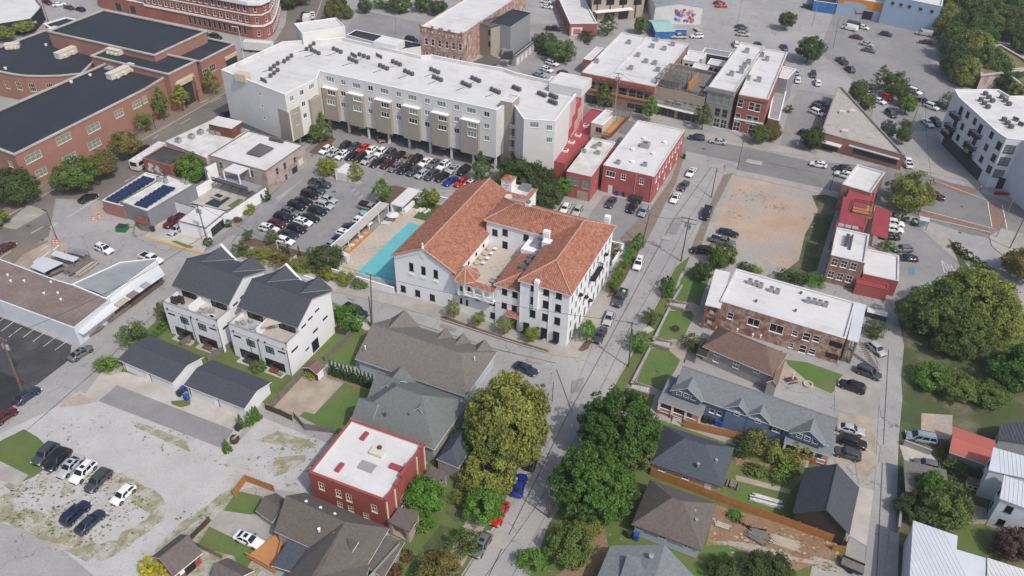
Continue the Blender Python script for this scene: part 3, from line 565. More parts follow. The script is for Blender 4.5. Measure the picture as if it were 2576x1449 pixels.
sheet('road',[(-60,1300),(60,1330),(160,1385),(250,1460),(-80,1480)],'asphalt',3)
sheet('dry_grass',[(0,1110),(60,1080),(95,1100),(150,1155),(85,1200),(50,1215),(0,1190),(-60,1170)],'grass',4)
def blot(pts,w,m,lvl,name='dry_grass'):
 P_=[g(x,y)[:2]for x,y in pts];Lh,Rh=[],[];rr=random.Random(len(pts))
 Q=[]
 for i in range(len(P_)-1):
  for t in(0,.33,.66):Q.append(P_[i]*(1-t)+P_[i+1]*t)
 Q.append(P_[-1])
 for i,q in enumerate(Q):
  d=Q[min(i+1,len(Q)-1)]-Q[max(i-1,0)];d/=NRM(d);n=NA([-d[1],d[0]]);Lh.append(q+n*w*rr.uniform(.55,1.15)/2);Rh.append(q-n*w*rr.uniform(.55,1.15)/2)
 b=MB();SN[0]+=1;z=lvl*.008+SN[0]*.0005
 for i in range(len(Q)-1):b.poly([(*Lh[i],z),(*Rh[i],z),(*Rh[i+1],z),(*Lh[i+1],z)])
 b.mk(name,m,kind=q36_)
blot([(-30,1272),(40,1296),(100,1325),(160,1358),(235,1400)],3.6,q14_,4)
blot([(240,1396),(300,1370),(350,1338),(392,1300),(408,1278)],3.0,q14_,4.2);blot([(405,1275),(385,1245),(345,1222),(300,1200),(268,1190)],1.6,q14_,4.4)
blot([(20,1215),(45,1228),(30,1248),(-10,1270)],2.2,q14_,4.1);blot([(400,1392),(440,1340),(500,1300),(545,1262),(590,1235)],1.8,q14_,4.1)
sheet(q16_,[(-60,1165),(0,1160),(72,1196),(45,1222),(-60,1190)],q8_,6)
for q in([(150,1240),(165,1215),(188,1222),(160,1252)],[(330,1060),(360,1066),(475,1110),(478,1138),(440,1120),(340,1075)],[(320,1225),(370,1240),(400,1270),(370,1290),(330,1262)],[(680,1170),(700,1150),(770,1145),(768,1160),(720,1190),(690,1200)],[(255,1185),(300,1195),(310,1215),(270,1215)],[(545,1270),(580,1240),(600,1250),(520,1330),(470,1345)],[(640,1110),(700,1085),(770,1105),(800,1120),(760,1135),(680,1115)]):sheet('dry_grass',q,q14_,4)
sheet(q16_,[(-100,560),(95,450),(435,255),(610,145),(640,190),(565,235),(372,345),(70,515),(-100,612)],q60_,2)
lines('kerb',[((-100,610),(70,515)),((70,515),(372,345)),((372,345),(565,235)),((565,235),(635,190))],.25,'kerb',4)
lines('lane_marking',[((100,632),(127,616)),((78,588),(108,571)),((170,547),(222,516)),((215,518),(248,500)),((314,458),(340,443)),((335,330+90),(355,409)),((454,312),(480,298)),((497,262),(525,250)),((530,258),(558,245)),((123,574),(144,562)),((0,650),(28,632)),((0,574),(12,568)),((384,350),(400,341)),((780,40),(762,95)),((810,0),(790,55))],.18,q25_,4)
lines('centre_line',[((500,330),(575,272)),((575,272),(620,240))],.2,'paint_yellow',4)
sheet('brick_strip',[(-60,700),(0,640),(60,620),(140,600),(190,540),(240,520),(260,530),(160,595),(60,650),(-40,730)],q60_,2)
slabw(q16_,[(1470,268),(1640,302),(1760,330),(1930,358),(2060,392),(2064,400),(1930,380),(1715,344),(1480,275)],q8_)
slabw(q16_,[(1850,428),(1932,444),(2122,486),(2118,500),(1932,458),(1846,440)],q8_)
slabw(q16_,[(2255,408),(2300,395),(2420,430),(2576,495),(2640,530),(2640,545),(2576,515),(2440,460),(2300,425)],q8_)
slabw(q16_,[(2488,595),(2520,575),(2576,590),(2640,600),(2640,720),(2576,690),(2530,650),(2495,620)],q8_)
sheet('crosswalk',[(2338,450),(2345,463),(2430,490),(2460,483),(2440,470)],'brick_paving',3)
sheet('crosswalk',[(2484,508),(2520,516),(2532,577),(2495,577)],'brick_paving',3)
sheet('crosswalk',[(2314,528),(2330,546),(2490,590),(2500,576)],'brick_paving',3)
lines('stop_line',[((2316,528),(2500,576)),((2330,548),(2492,585)),((2484,508),(2495,570)),((2521,516),(2533,576)),((2338,450),(2484,505))],.22,q25_,5)
sheet(q16_,[(2310,570),(2330,560),(2420,612),(2480,680),(2576,760),(2576,800),(2490,720),(2400,650)],q8_,3)
sheet('concrete_lot',[(1842,432),(1900,440),(2080,488),(2060,560),(2020,680),(1900,672),(1790,652),(1750,640),(1775,560),(1800,500)],q8_,2)
sheet('dirt_lot',[(1852,441),(1932,450),(2070,488),(2056,545),(2024,650),(1995,682),(1930,668),(1880,650),(1800,640),(1790,600),(1812,535),(1832,480)],'dirt',3)
sheet('lawn',[(2042,492),(2075,490),(2112,502),(2085,580),(2055,680),(2000,700),(1965,690),(2010,655),(2025,590),(2058,530)],q53_,4)
sheet(q16_,[(1732,640),(1765,560),(1790,505),(1820,440),(1845,434),(1800,520),(1770,600),(1755,650)],q60_,3)
sheet('grass_strip',[(1846,437),(1932,455),(2050,485),(2056,478),(1932,449),(1850,432)],q14_,5)
slabw(q16_,[(844,728),(985,742),(1000,745),(1150,778),(1288,841),(1423,878),(1500,760),(1560,650),(1600,600),(1612,628),(1573,707),(1540,750),(1513,807),(1478,880),(1458,902),(1400,895),(1300,865),(1100,800),(985,768),(844,735)],q8_)
slabw(q16_,[(1560,600),(1600,560),(1640,520),(1690,450),(1712,385),(1726,380),(1700,460),(1660,540),(1618,625),(1590,640)],q60_,.1)
b=MB();b.poly([(*q,.14)for q in ccw(gp([(1105,800),(1120,797),(1270,850),(1380,882),(1378,890),(1290,864),(1110,806)]))]);b.poly([(*q,.14)for q in ccw(gp([(1453,882),(1475,855),(1490,860),(1478,880),(1462,886)]))]);b.poly([(*q,.14)for q in ccw(gp([(1526,750),(1600,610),(1612,624),(1573,702),(1545,745)]))]);b.mk('planting_strip','mulch',kind=q36_)
b=MB()
for k in range(14):pass
sheet(q16_,[(585,640),(620,628),(860,700),(845,735),(800,715),(650,665)],q5_,3)
sheet('planting_bed',[(600,605),(640,600),(842,655),(860,670),(850,705),(700,665),(596,640)],'mulch',4)
sheet('lawn',[(600,610),(700,640),(740,650),(725,665),(640,655),(596,640)],q14_,5)
sheet(q16_,[(725,660),(745,640),(752,648),(735,668)],q5_,6)
sheet('alley',[(515,632),(640,560),(700,505),(665,480),(600,560),(520,615)],q23_,1)
sheet('verge',[(650,480),(735,425),(760,415),(770,445),(690,500),(640,560),(605,595),(575,590),(610,560)],q23_,2)
slabw('traffic_island',[(790,432),(835,436),(905,455),(912,460),(905,466),(890,463),(845,452),(795,445)],q8_)
slabw('traffic_island',[(778,384),(790,372),(830,340),(845,350),(810,388),(790,388)],'mulch')
slabw('traffic_island',[(945,510),(975,468),(1000,468),(1040,480),(1030,500),(990,528),(950,512)],'mulch')
lines(q52_,[((1038,400),(1068,378))]+[((650+k*20,0),(651+k*20,0))for k in range(0)]+[((884,484),(893,476)),((893,492),(904,483)),((902,500),(912,492)),((845,480),(850,482))],.5,'paint_faded',4)
sheet('parking_symbol',[(879,470),(888,468),(894,472),(884,476)],'paint_blue',4);sheet('parking_symbol',[(853,494),(863,492),(868,497),(857,500)],'paint_blue',4)
sheet('parking_symbol',[(2287,672),(2302,674),(2302,692),(2286,690)],'paint_blue',4)
lines(q52_,[((x,y),(x-33,y+25))for x,y in((36,809),(55,824),(91,825),(116,835),(143,847),(171,857),(14,798))],.14,q25_,4)
lines(q52_,[((2264,660),(2300,662)),((2368,655),(2390,690)),((2390,690),(2410,693)),((2368,655),(2375,685)),((2375,685),(2392,692)),((2382,665),(2394,690)),((2392,667),(2404,692)),((2368,655),(2415,690)),((2420,678),(2438,676)),((2424,690),(2422,680))],.14,q25_,4)
lines(q52_,[((1078+k*0,0),(1079,0))for k in range(0)]+[((936+k*18,38+k*3.6),(918+k*18,50+k*3.6))for k in range(8)],.12,'paint_faded',4)
lines(q52_,[((2032+k*-7,286+k*11),(2068-k*5,292+k*11))for k in range(8)],.12,'paint_faded',5)
lines(q52_,[((2155+k*-9,110+k*14),(2180-k*9,117+k*14))for k in range(-2,5)]+[((2160,175),(2185,180)),((2170,165),(2195,170))],.12,'paint_faded',5)
lines('kerb',[((844,732),(985,766)),((985,766),(1100,800)),((1100,800),(1300,865)),((1300,865),(1400,895)),((1495,1057),(1540,977)),((1540,977),(1583,904)),((1583,904),(1655,759)),((1655,759),(1720,627)),((1720,627),(1790,502)),((1383,1285),(1478,1094)),((1293,1449),(1383,1285)),((1161,1449),(1244,1325))],.25,'kerb',4)
sheet('verge',[(1478,1100),(1500,1052),(1553,960),(1598,875),(1640,790),(1700,672),(1735,645),(1700,740),(1640,862),(1570,1000),(1530,1080)],'grass',2)
sheet(q16_,[(1535,1060),(1560,1000),(1634,860),(1690,742),(1712,690),(1722,693),(1702,742),(1648,862),(1585,985),(1560,1040)],q60_,3)
sheet(q16_,[(1480,1390),(1400,1449),(1500,1449),(1530,1380),(1510,1250),(1470,1250)],q45_,2)
sheet('front_yard',[(1557,1050),(1585,988),(1640,877),(1680,780),(1712,690),(1760,640),(1790,690),(1775,760),(1760,860),(1720,930),(1680,1000),(1640,1060)],q8_,3)
for q in([(1699,758),(1713,700),(1740,672),(1790,690),(1770,735),(1760,770),(1740,760)],[(1651,857),(1681,782),(1738,783),(1746,795),(1720,849),(1683,856)],[(1599,964),(1639,877),(1678,877),(1711,906),(1700,930),(1665,985),(1640,972)],[(1570,1014),(1585,989),(1648,993),(1632,1045),(1592,1040)],[(1628,1045),(1700,1070),(1660,1075),(1632,1065)]):sheet('lawn',q,q24_,5)
sheet('path',[(1679,872),(1720,850),(1742,838),(1760,852),(1765,880),(1712,907),(1700,895)],q29_,5)
sheet('back_yard',[(1590,1060),(1700,1070),(1930,1150),(2120,1180),(2130,1370),(2120,1460),(1330,1460),(1380,1320),(1440,1230),(1500,1130)],'grass',1)
sheet('garden',[(1800,1270),(1870,1290),(2125,1360),(2110,1400),(1990,1440),(1890,1400),(1790,1370),(1770,1400)],q45_,3)
sheet('garden',[(1880,1365),(1990,1395),(1985,1430),(1900,1405),(1780,1360)],q14_,4)
sheet('lawn',[(1865,1165),(1905,1170),(1990,1195),(1985,1230),(1870,1205)],q24_,3);sheet('lawn',[(1863,1215),(1930,1235),(1980,1260),(1970,1290),(1900,1275),(1855,1255)],q24_,3)
sheet('path',[(1850,1195),(1990,1232),(1985,1243),(1852,1210)],q29_,4);sheet('path',[(1833,1360),(1990,1400),(2100,1420),(2095,1430),(1980,1408),(1830,1370)],q29_,5)
sheet('garden_bed',[(1850,1150),(2010,1185),(2005,1205),(1960,1195),(1850,1170)],q45_,2)
sheet('lawn',[(1760,1375),(1835,1372),(1900,1400),(1920,1460),(1750,1460)],q24_,4)
sheet('lawn',[(1680,1375),(1760,1400),(1755,1449),(1720,1460)],q24_,4)
sheet('concrete_pad',[(2048,1399),(2110,1418),(2140,1460),(2035,1460)],q8_,4)
sheet('lawn',[(1975,905),(2030,912),(2125,945),(2130,960),(2112,975),(2090,990),(2040,968),(1985,920)],q24_,3)
sheet('patio',[(1960,930),(1995,925),(2040,950),(2105,985),(2095,995),(1960,950)],q29_,2)
sheet('driveway',[(2100,965),(2130,935),(2215,960),(2215,1000),(2200,1060),(2100,1030)],q8_,3)
sheet('driveway',[(2108,1040),(2200,1050),(2205,1180),(2160,1220),(2150,1160),(2100,1170)],q29_,3)
sheet('driveway',[(2135,1350),(2162,1225),(2198,1235),(2180,1375),(2140,1350)],q5_,4)
sheet('alley',[(2170,1460),(2200,1220),(2215,960),(2200,880),(2170,760),(2130,700),(2230,700),(2260,870),(2270,1000),(2262,1090),(2245,1200),(2228,1460)],'asphalt',2)
sheet('alley_apron',[(2225,1460),(2240,1330),(2262,1340),(2258,1460)],q8_,3)
sheet('park',[(2262,1000),(2275,870),(2250,760),(2400,690),(2500,740),(2640,850),(2640,1460),(2250,1460),(2262,1090)],q53_,1)
sheet('lawn',[(2500,830),(2576,860),(2640,900),(2640,1010),(2540,960),(2480,900)],'grass',3)
sheet('lawn',[(2385,600),(2400,612),(2440,680),(2490,730),(2460,740),(2420,680)],q53_,4)
sheet('dirt_patch',[(2318,1040),(2396,1045),(2395,1110),(2316,1095)],'dirt',4)
sheet('concrete_pad',[(2262,1120),(2330,1130),(2360,1165),(2275,1160)],q5_,4)
sheet('patio',[(2400,1255),(2480,1280),(2490,1320),(2400,1290)],q29_,4)
sheet('lawn',[(2345,1310),(2385,1285),(2500,1330),(2480,1400),(2410,1385),(2400,1345)],'grass',3)
sheet('lawn',[(2280,660),(2310,600),(2340,620),(2420,690),(2440,720),(2400,720)],q23_,0.5)
sheet('driveway',[(140,500),(250,505),(380,560),(410,590),(360,680),(300,690),(180,620),(120,610)],'asphalt',3)
sheet(q16_,[(364,596),(378,582),(520,620),(510,637)],q5_,4);lines('kerb',[((364,596),(512,638))],.7,'paint_yellow',6)
sheet('lawn',[(430,608),(442,606),(488,622),(476,627)],q24_,6)
sheet('gravel_bed',[(225,505),(250,515),(290,560),(270,560),(235,545)],'dirt',4)
sheet('concrete_yard',[(388,590),(395,560),(470,540),(515,575),(515,620)],q5_,4)
sheet('yard',[(20,680),(60,640),(140,600),(200,630),(190,655),(60,700)],q29_,3)
lines(q52_,[((-10,600),(0,600))],.1,q25_)
sheet('plot',[(300,940),(262,935),(300,900),(400,800),(520,770),(850,840),(850,900),(760,950),(690,1020),(640,1010),(520,960)],'grass',2)
sheet('driveway',[(205,1005),(262,930),(320,938),(640,1040),(600,1100),(560,1128),(247,1010)],q5_,3)
sheet('driveway',[(248,1009),(295,970),(588,1083),(556,1127)],q23_,5)
sheet('dirt_patch',[(160,1010),(200,990),(245,1010),(200,1020),(150,1025)],'dirt',4)
sheet('rock_bed',[(258,935),(275,910),(305,915),(312,925),(300,940),(275,945)],q14_,4)
sheet('lawn',[(430,1010),(480,1005),(478,1020),(455,1026),(432,1018)],'grass',5)
sheet(q16_,[(372,812),(408,800),(425,770),(405,760),(345,840)],q8_,4)
sheet('patio',[(690,1024),(764,944),(856,966),(791,1043),(766,1036),(754,1047)],q29_,4)
sheet('lawn',[(754,1047),(766,1036),(791,1043),(866,963),(975,992),(940,1010),(880,1090),(840,1092)],q24_,4)
sheet('lawn',[(785,900),(843,838),(885,850),(960,825),(985,830),(960,870),(900,900),(890,925),(820,905)],q24_,3)
sheet('verge',[(845,840),(850,800),(900,800),(960,820),(950,838),(890,850)],'grass',4)
sheet('path',[(870,790),(900,780),(930,820),(950,830),(920,832),(880,810)],q5_,5)
sheet('planting_bed',[(825,935),(880,938),(975,985),(970,998),(880,968),(820,950)],q45_,5)
sheet('front_yard',[(1060,1180),(1130,1120),(1200,1100),(1260,1050),(1330,1060),(1300,1190),(1244,1325),(1161,1460),(960,1460),(1010,1350)],'grass',1)
sheet(q16_,[(1080,1449),(1130,1380),(1200,1270),(1270,1130),(1330,1050),(1345,1060),(1300,1160),(1240,1290),(1150,1449)],q29_,3)
sheet('planting_bed',[(1065,1375),(1110,1320),(1135,1330),(1120,1395),(1070,1400)],q53_,4);sheet('planting_bed',[(1118,1290),(1150,1260),(1185,1265),(1150,1315)],q53_,4)
sheet('lawn',[(1005,1449),(1030,1400),(1075,1400),(1060,1460)],q24_,3)
sheet('lawn',[(560,1290),(595,1235),(660,1250),(655,1290),(600,1300)],q24_,4);sheet('lawn',[(495,1375),(530,1320),(620,1370),(650,1385),(610,1449),(590,1400)],q24_,4)
sheet('driveway',[(520,1322),(560,1285),(660,1300),(700,1300),(690,1340),(665,1385),(640,1380)],q8_,5)
sheet('yard',[(340,1460),(400,1390),(480,1345),(520,1330),(640,1400),(680,1460)],q14_,3)
b=MB()
for px,py,r in((71,569,.45),(107,604,.4),(1405.5,881,.4),(1366,970.5,.5),(2361,458.5,.4),(2419,520,.4),(2415,585.5,.4),(1770,374,.4),(785,392,.4),(803,400,.3),(1053,372,.4),(841,482,.5)):
 c=g(px,py)[:2];b.prism([c+r*NA([math.cos(t),math.sin(t)])for t in np.linspace(0,2*PI,13)[:-1]],.1,.145 if py>870 and px<1500 else.06)if 0 else b.poly([(c[0]+r*math.cos(t),c[1]+r*math.sin(t),.13 if(1400<px<1410)else.05)for t in np.linspace(0,2*PI,13)[:-1]])
b.mk('manhole_cover','iron',kind=q36_)
def tufts(name,poly,n,cols,seed,lo=.12,hi=.5,z=.06):
 "small ragged clumps of weeds and dry grass scattered over bare ground"
 pl=[P2(q)for q in gp(poly)];A=NA(pl);r=random.Random(seed);b=MB();mn,mx=A.min(0),A.max(0);k=0
 cl=[(r.uniform(mn[0],mx[0]),r.uniform(mn[1],mx[1]),r.uniform(.8,4))for _ in range(max(4,n//40))]
 while k<n:
  c=r.choice(cl);p=NA([r.gauss(c[0],c[2]),r.gauss(c[1],c[2]*.7)]);ins=False
  for i in range(len(pl)):
   a,q=pl[i-1],pl[i]
   if(a[1]>p[1])!=(q[1]>p[1])and p[0]<(q[0]-a[0])*(p[1]-a[1])/(q[1]-a[1])+a[0]:ins=not ins
  k+=1
  if not ins:continue
  s=r.uniform(lo,hi);m=r.randrange(len(cols));zz=z+r.uniform(0,.03)
  b.poly([(p[0]+s*r.uniform(.5,1)*math.cos(t),p[1]+s*r.uniform(.3,.8)*math.sin(t),zz)for t in(0,1.3,2.4,3.6,5)],m)
 b.mk(name,cols,kind='stuff')
tufts('weeds',[(0,1230),(60,1215),(120,1190),(260,1180),(340,1215),(410,1270),(330,1350),(230,1410),(120,1360),(0,1310)],1500,[q14_,'grass',q14_],1,.1,.4)
tufts('weeds',[(300,1040),(500,1100),(600,1130),(780,1100),(830,1130),(760,1210),(640,1240),(540,1290),(380,1400),(330,1380),(500,1260),(620,1160),(480,1130)],700,[q14_,'grass','dirt'],2,.08,.32)
tufts('weeds',[(1850,440),(2070,490),(2020,680),(1990,690),(1800,645)],420,[q14_,q8_,q45_],3,.1,.5)
tufts('weeds',[(1790,1275),(2120,1360),(2110,1440),(1850,1450),(1770,1380)],500,['grass','wood_pale',q14_,q45_],4,.1,.4,.08)
tufts('fallen_leaves',[(1330,1449),(1395,1320),(1480,1290),(1560,1340),(1600,1449)],400,[q14_,q45_,'mulch'],5,.06,.2,.08)
lines('road_seam',[((1230,1449),(1420,1060)),((1420,1060),(1520,880)),((1520,880),(1690,560)),((1690,560),(1790,420)),((1440,1040),(1400,930)),((1400,915),(1250,880)),((1250,880),(1000,800)),((60,1090),(250,925)),((250,925),(420,760)),((1860,395),(2120,450)),((2120,450),(2290,490)),((2235,880),(2225,1060)),((2225,1060),(2205,1449)),((600,570),(735,440)),((560,640),(600,590))],.09,'asphalt_dark',8)
for q in([(1640,600),(1662,603),(1655,612),(1632,608)],[(1665,592),(1690,596),(1684,606),(1660,602)],[(1225,1335),(1290,1350),(1275,1385),(1210,1370)],[(1620,520),(1640,520),(1634,530),(1612,530)],[(900,790),(940,800),(930,812),(890,800)],[(1330,900),(1370,908),(1362,918),(1325,910)],[(2215,1120),(2250,1125),(2246,1170),(2210,1165)],[(330,850),(352,856),(322,884),(300,876)],[(1880,400),(1920,408),(1915,418),(1873,409)]):sheet('road_patch',q,q8_,8)
for q in([(1700,545),(1722,548),(1700,590),(1680,586)],[(1440,960),(1470,950),(1462,985),(1436,990)],[(1110,815),(1150,828),(1145,836),(1105,822)],[(2190,500),(2240,512),(2235,522),(2185,510)],[(860,560),(890,566),(850,600),(828,592)],[(450,1040),(470,1046),(440,1062),(425,1054)]):sheet('road_patch',q,q23_,9)
tufts('oil_stain',[(650,480),(960,480),(860,650),(620,600)],60,['asphalt_main',q23_],7,.2,.5,.05);tufts('oil_stain',[(770,370),(1290,410),(1250,470),(800,440)],80,['asphalt_main','asphalt_warm'],8,.2,.5,.05)
# ------------------------ hotel
HO=g(1423,874.5)[:2];_t=R(-23.3);HU=NA([math.cos(_t),math.sin(_t)]);HV=NA([-HU[1],HU[0]])
def Hh(u,v):return HO+HU*u+HV*v
def hr(u0,u1,v0,v1):return[Hh(u0,v0),Hh(u1,v0),Hh(u1,v1),Hh(u0,v1)]
def zpt(x,y):return(939.2+x*.3426,429.3+y*.3426)
def tile_ribs(faces,root,sp=.42):
 "rows of barrel tiles running down each roof face"
 b=MB()
 for F in faces:
  P=[NA(p,float)for p in F];n=np.cross(P[1]-P[0],P[2]-P[0]);n/=NRM(n)
  if n[2]<0:n=-n;P=P[::-1]
  dn=NA([0,0,-1.])-n*(-n[2]);dn/=NRM(dn);ac=np.cross(n,dn)
  o=P[0];uv=[((p-o)@ac,(p-o)@dn)for p in P];us=[q[0]for q in uv];u=min(us)+sp/2
  while u<max(us):
   xs=[]
   for i in range(len(uv)):
    a,c=uv[i-1],uv[i]
    if(a[0]-u)*(c[0]-u)<0:t=(u-a[0])/(c[0]-a[0]);xs.append(a[1]+t*(c[1]-a[1]))
   if len(xs)>=2:
    v0,v1=min(xs),max(xs)
    if v1-v0>.3:
     ns=max(1,int((v1-v0)/1.2));
     for s in range(ns):
      va=v0+(v1-v0)*s/ns;vb=v0+(v1-v0)*(s+1)/ns;la=.055;lb=.085
      q=[o+ac*(u-.13)+dn*va+n*.0,o+ac*(u-.06)+dn*va+n*la,o+ac*(u+.06)+dn*va+n*la,o+ac*(u+.13)+dn*va,o+ac*(u-.13)+dn*vb,o+ac*(u-.06)+dn*vb+n*lb,o+ac*(u+.06)+dn*vb+n*lb,o+ac*(u+.13)+dn*vb]
      i=len(b.v);b.v+=[tuple(x)for x in q]
      for f in((0,1,5,4),(1,2,6,5),(2,3,7,6),(4,5,6,7)):b.f.append(tuple(i+k for k in f));b.m.append(0)
   u+=sp
 b.mk('tile_rows','clay_tile',root,kind='stuff',fix=False)
def tile_roof(faces,root,ridges=(),t=.22,hips=True):
 b=MB()
 for F in faces:b.slab([tuple(p)for p in F],t,0,1)
 b.mk('roof',['clay_tile',q6_],root);tile_ribs(faces,root)
 for a,c in ridges:
  k=MB();L=NRM(NA(a)-NA(c));n=max(2,int(L/.8))
  for i in range(n):
   A=lerp(a,c,i/n);B=lerp(a,c,(i+1.08)/n)if i<n-1 else NA(c);k.tube(A+[0,0,.06],B+[0,0,.06],.17,.14,6)
  k.mk('ridge_cap','clay_ridge',root)
def z3(p,z):return(float(p[0]),float(p[1]),z)
lw=Bld('hotel_hall_wing','white stucco hotel wing with long gabled red tile roof beside the swimming pool',hr(-38.3,-24.4,.9,31.3),9.9,q6_)
for x,y in((279,705),(368,732),(459,758)):lw.win(0,*zpt(x,y),.95,1.9,'black/q')
for x,y in((220,866),(326,899),(434,931)):lw.win(0,*zpt(x,y),1.15,1.55,'black/g')
lw.win(0,*zpt(562,968),1.1,1.5,'white/g')
for u in(4,9,14,19,24):lw.winuv(3,u,5,1,1.8,'black/g')
for u,z in((6,7.9),(9.5,7.9),(13,7.9)):lw.winuv(1,u,z,.7,.6,'black/p')
lw.walls()
u0,u1,v0,v1=-38.3-.35,-24.4+.35,.55,31.6;um=-31.35;e=9.7;rz_=13.5
Fl=[z3(Hh(u0,v0),e),z3(Hh(um,v0),rz_),z3(Hh(um,v1-0.0),rz_),z3(Hh(u0,v1),e)];Fr=[z3(Hh(u1,v0),e),z3(Hh(u1,21),e),z3(Hh(u1-2.2,21),e+1.15),z3(Hh(u1-2.2,v1),e+1.15),z3(Hh(um,v1),rz_),z3(Hh(um,v0),rz_)]
tile_roof([Fl[::-1],Fr],lw.root,[(Fl[1],Fl[2]),(Fl[0],Fl[1]),(Fr[0],Fl[1])])
b=MB();b.poly([z3(Hh(-38.3,.9),9.9),z3(Hh(-24.4,.9),9.9),z3(Hh(um,.9),13.2)]);b.poly([z3(Hh(-24.4,31.3),9.9),z3(Hh(-38.3,31.3),9.9),z3(Hh(um,31.3),13.2)]);b.mk('gable_wall',q6_,lw.root)
for s in(-1,1):
 for k in range(15):
  u=um+s*(.6+k*.43);zz=13.0-abs(u-um)*.51;b=MB();b.ob(Hh(u,.78),HU,.2,.24,zz-.55,zz-.1);b.mk('corbel',q0_,lw.root)
b=MB();b.tube(z3(Hh(um,.86),11.6),z3(Hh(um,.72),11.6),.62,n=8);b.mk('medallion',q0_,lw.root)
b=MB();b.tube(z3(Hh(um,.7),13.4),z3(Hh(um,.7),14),.28,.2,8);b.tube(z3(Hh(um,.7),14),z3(Hh(um,.7),14.5),.14,.22,8);b.tube(z3(Hh(um,.7),14.5),z3(Hh(um,.7),14.9),.2,.03,8);b.mk('finial',q0_,lw.root)
for x,y in((279,752),(368,779),(459,805)):
 u,z=lw.uv(0,*zpt(x,y));lw.box_on(0,u,z-.55,z-.02,1.25,.12,q0_,'window_apron')
for k,(u,v,hh)in enumerate(((-25.6,22.5,2.4),(-25.5,25.5,2.2),(-25.4,28.2,2.5))):
 b=MB();b.ob(Hh(u,v),HV,2.0,1.3,9.6,9.6+hh);o=b.mk('condenser','hvac_cream',lw.root)
 b=MB();b.ob(Hh(u,v)-HU*.66,HV,1.5,.03,9.9,9.3+hh);b.mk('grille',q19_,o,local=False)if 0 else b.mk('grille',q19_,lw.root)
tc=Hh(-22.6,2.0);b=MB();oc=lambda r,z:[(tc[0]+r*math.cos(a),tc[1]+r*math.sin(a),z)for a in np.arange(8)*PI/4+_t+PI/8]
tr=empty('stair_turret',(tc[0],tc[1],0),'small octagonal stair turret with conical red tile cap between the two street wings','turret')
for z0,r0_,z1_,r1_ in((3.6,.5,4.6,2.0),(4.6,2.0,4.9,2.25),(4.9,2.1,8.9,2.1),(8.9,2.1,9.1,2.5)):
 A=oc(r0_,z0);B=oc(r1_,z1_)
 for k in range(8):b.poly([A[k],A[(k+1)%8],B[(k+1)%8],B[k]])
b.poly(oc(.5,3.6)[::-1]);b.mk('wall',q6_,tr)
A=oc(3.0,9.0);ap=(tc[0],tc[1],10.9);F=[[A[k],A[(k+1)%8],ap]for k in range(8)];tile_roof(F,tr,[(A[k],ap)for k in range(8)],.12)
for k in(5,6,7):
 a=_t+PI/8+k*PI/4+PI/8;q=(tc[0]+1.98*math.cos(a),tc[1]+1.98*math.sin(a));fm,pm,sm=win_mesh(.5,1.2,'black/p');w_=inst('window',fm,tr,(q[0]-tc[0],q[1]-tc[1],6.3),a+PI/2);inst('pane',pm,w_,(0,-.12,0))
mb=Bld('hotel_terrace_block','white hotel block with rooftop terrace of checkered tiles above the street loggia',hr(-24.4,-15.3,.9,16),7.2,q6_)
for x,y,w,h in((765,933,1.1,1.3),(874,967,1.1,1.3),(913,1073,1.15,1.4)):mb.win(0,*zpt(x,y),w,h,'black/g')
for x,y in((645,955),(688,968)):mb.win(0,*zpt(x,y),.5,1.3,'black/p')
mb.walls()
b=MB();n1,n2=10,17
for i in range(n1):
 for j in range(n2):
  P_=hr(-24.4+9.1*i/n1,-24.4+9.1*(i+1)/n1,.9+15.1*j/n2,.9+15.1*(j+1)/n2);b.poly([z3(p,7.2)for p in P_],(i+j)%2)
b.mk('terrace_tiles',[q5_,q59_],mb.root,kind='stuff')
def balus(bld,P,Q,z,h,m,name=q28_,sp=.35,solid=False):
 P=NA(P);Q=NA(Q);L=NRM(Q-P);d=(Q-P)/L;b=MB();c=(P+Q)/2
 b.ob(c,d,L,.16,z+h-.1,z+h);b.ob(c,d,L,.12,z,z+.1)
 for k in range(int(L/sp)+1):b.ob(P+d*min(k*sp+.05,L-.05),d,.06,.06,z+.1,z+h-.1)
 b.mk(name,m,bld)
lg=mb.root;ff=lambda u:Hh(u,.5)
b=MB();b.ob(Hh(-18.7,.25),HU,6.6,1.3,5.75,6.0);b.mk('balcony_slab',q6_,lg)
for k in range(9):
 b=MB();b.ob(Hh(-21.7+k*.75,.35),HU,.16,1.0,5.35,5.75);b.mk('corbel',q0_,lg)
for k in range(4):
 b=MB();b.ob(Hh(-21.8+k*2.07,-.2),HU,.32,.32,6.0,8.3);b.mk('pillar',q6_,lg)
b=MB()
for k in range(3):
 ua,ub=-21.64+k*2.07,-19.89+k*2.07;uc=(ua+ub)/2;rr=(ub-ua)/2;prev=None
 for j in range(9):
  t=PI*j/8;q=(uc-rr*math.cos(t),7.55+rr*.75*math.sin(t));
  if prev:b.poly([z3(Hh(prev[0],-.37),prev[1]),z3(Hh(q[0],-.37),q[1]),z3(Hh(q[0],-.37),8.55),z3(Hh(prev[0],-.37),8.55)]);b.poly([z3(Hh(prev[0],-.03),prev[1]),z3(Hh(prev[0],-.37),prev[1]),z3(Hh(q[0],-.37),q[1]),z3(Hh(q[0],-.03),q[1])][::-1])
  prev=q
b.ob(Hh(-18.7,-.2),HU,6.5,.34,8.4,8.6);b.mk('arch',q6_,lg)
for k in range(3):balus(lg,Hh(-21.6+k*2.07,-.25),Hh(-19.95+k*2.07,-.25),6.05,.8,q0_,'balustrade',.22)
tile_roof([[z3(Hh(-22,-.5),8.6),z3(Hh(-15.3,-.5),8.6),z3(Hh(-15.3,.9),9.0),z3(Hh(-22,.9),9.0)]],lg,(),.1)
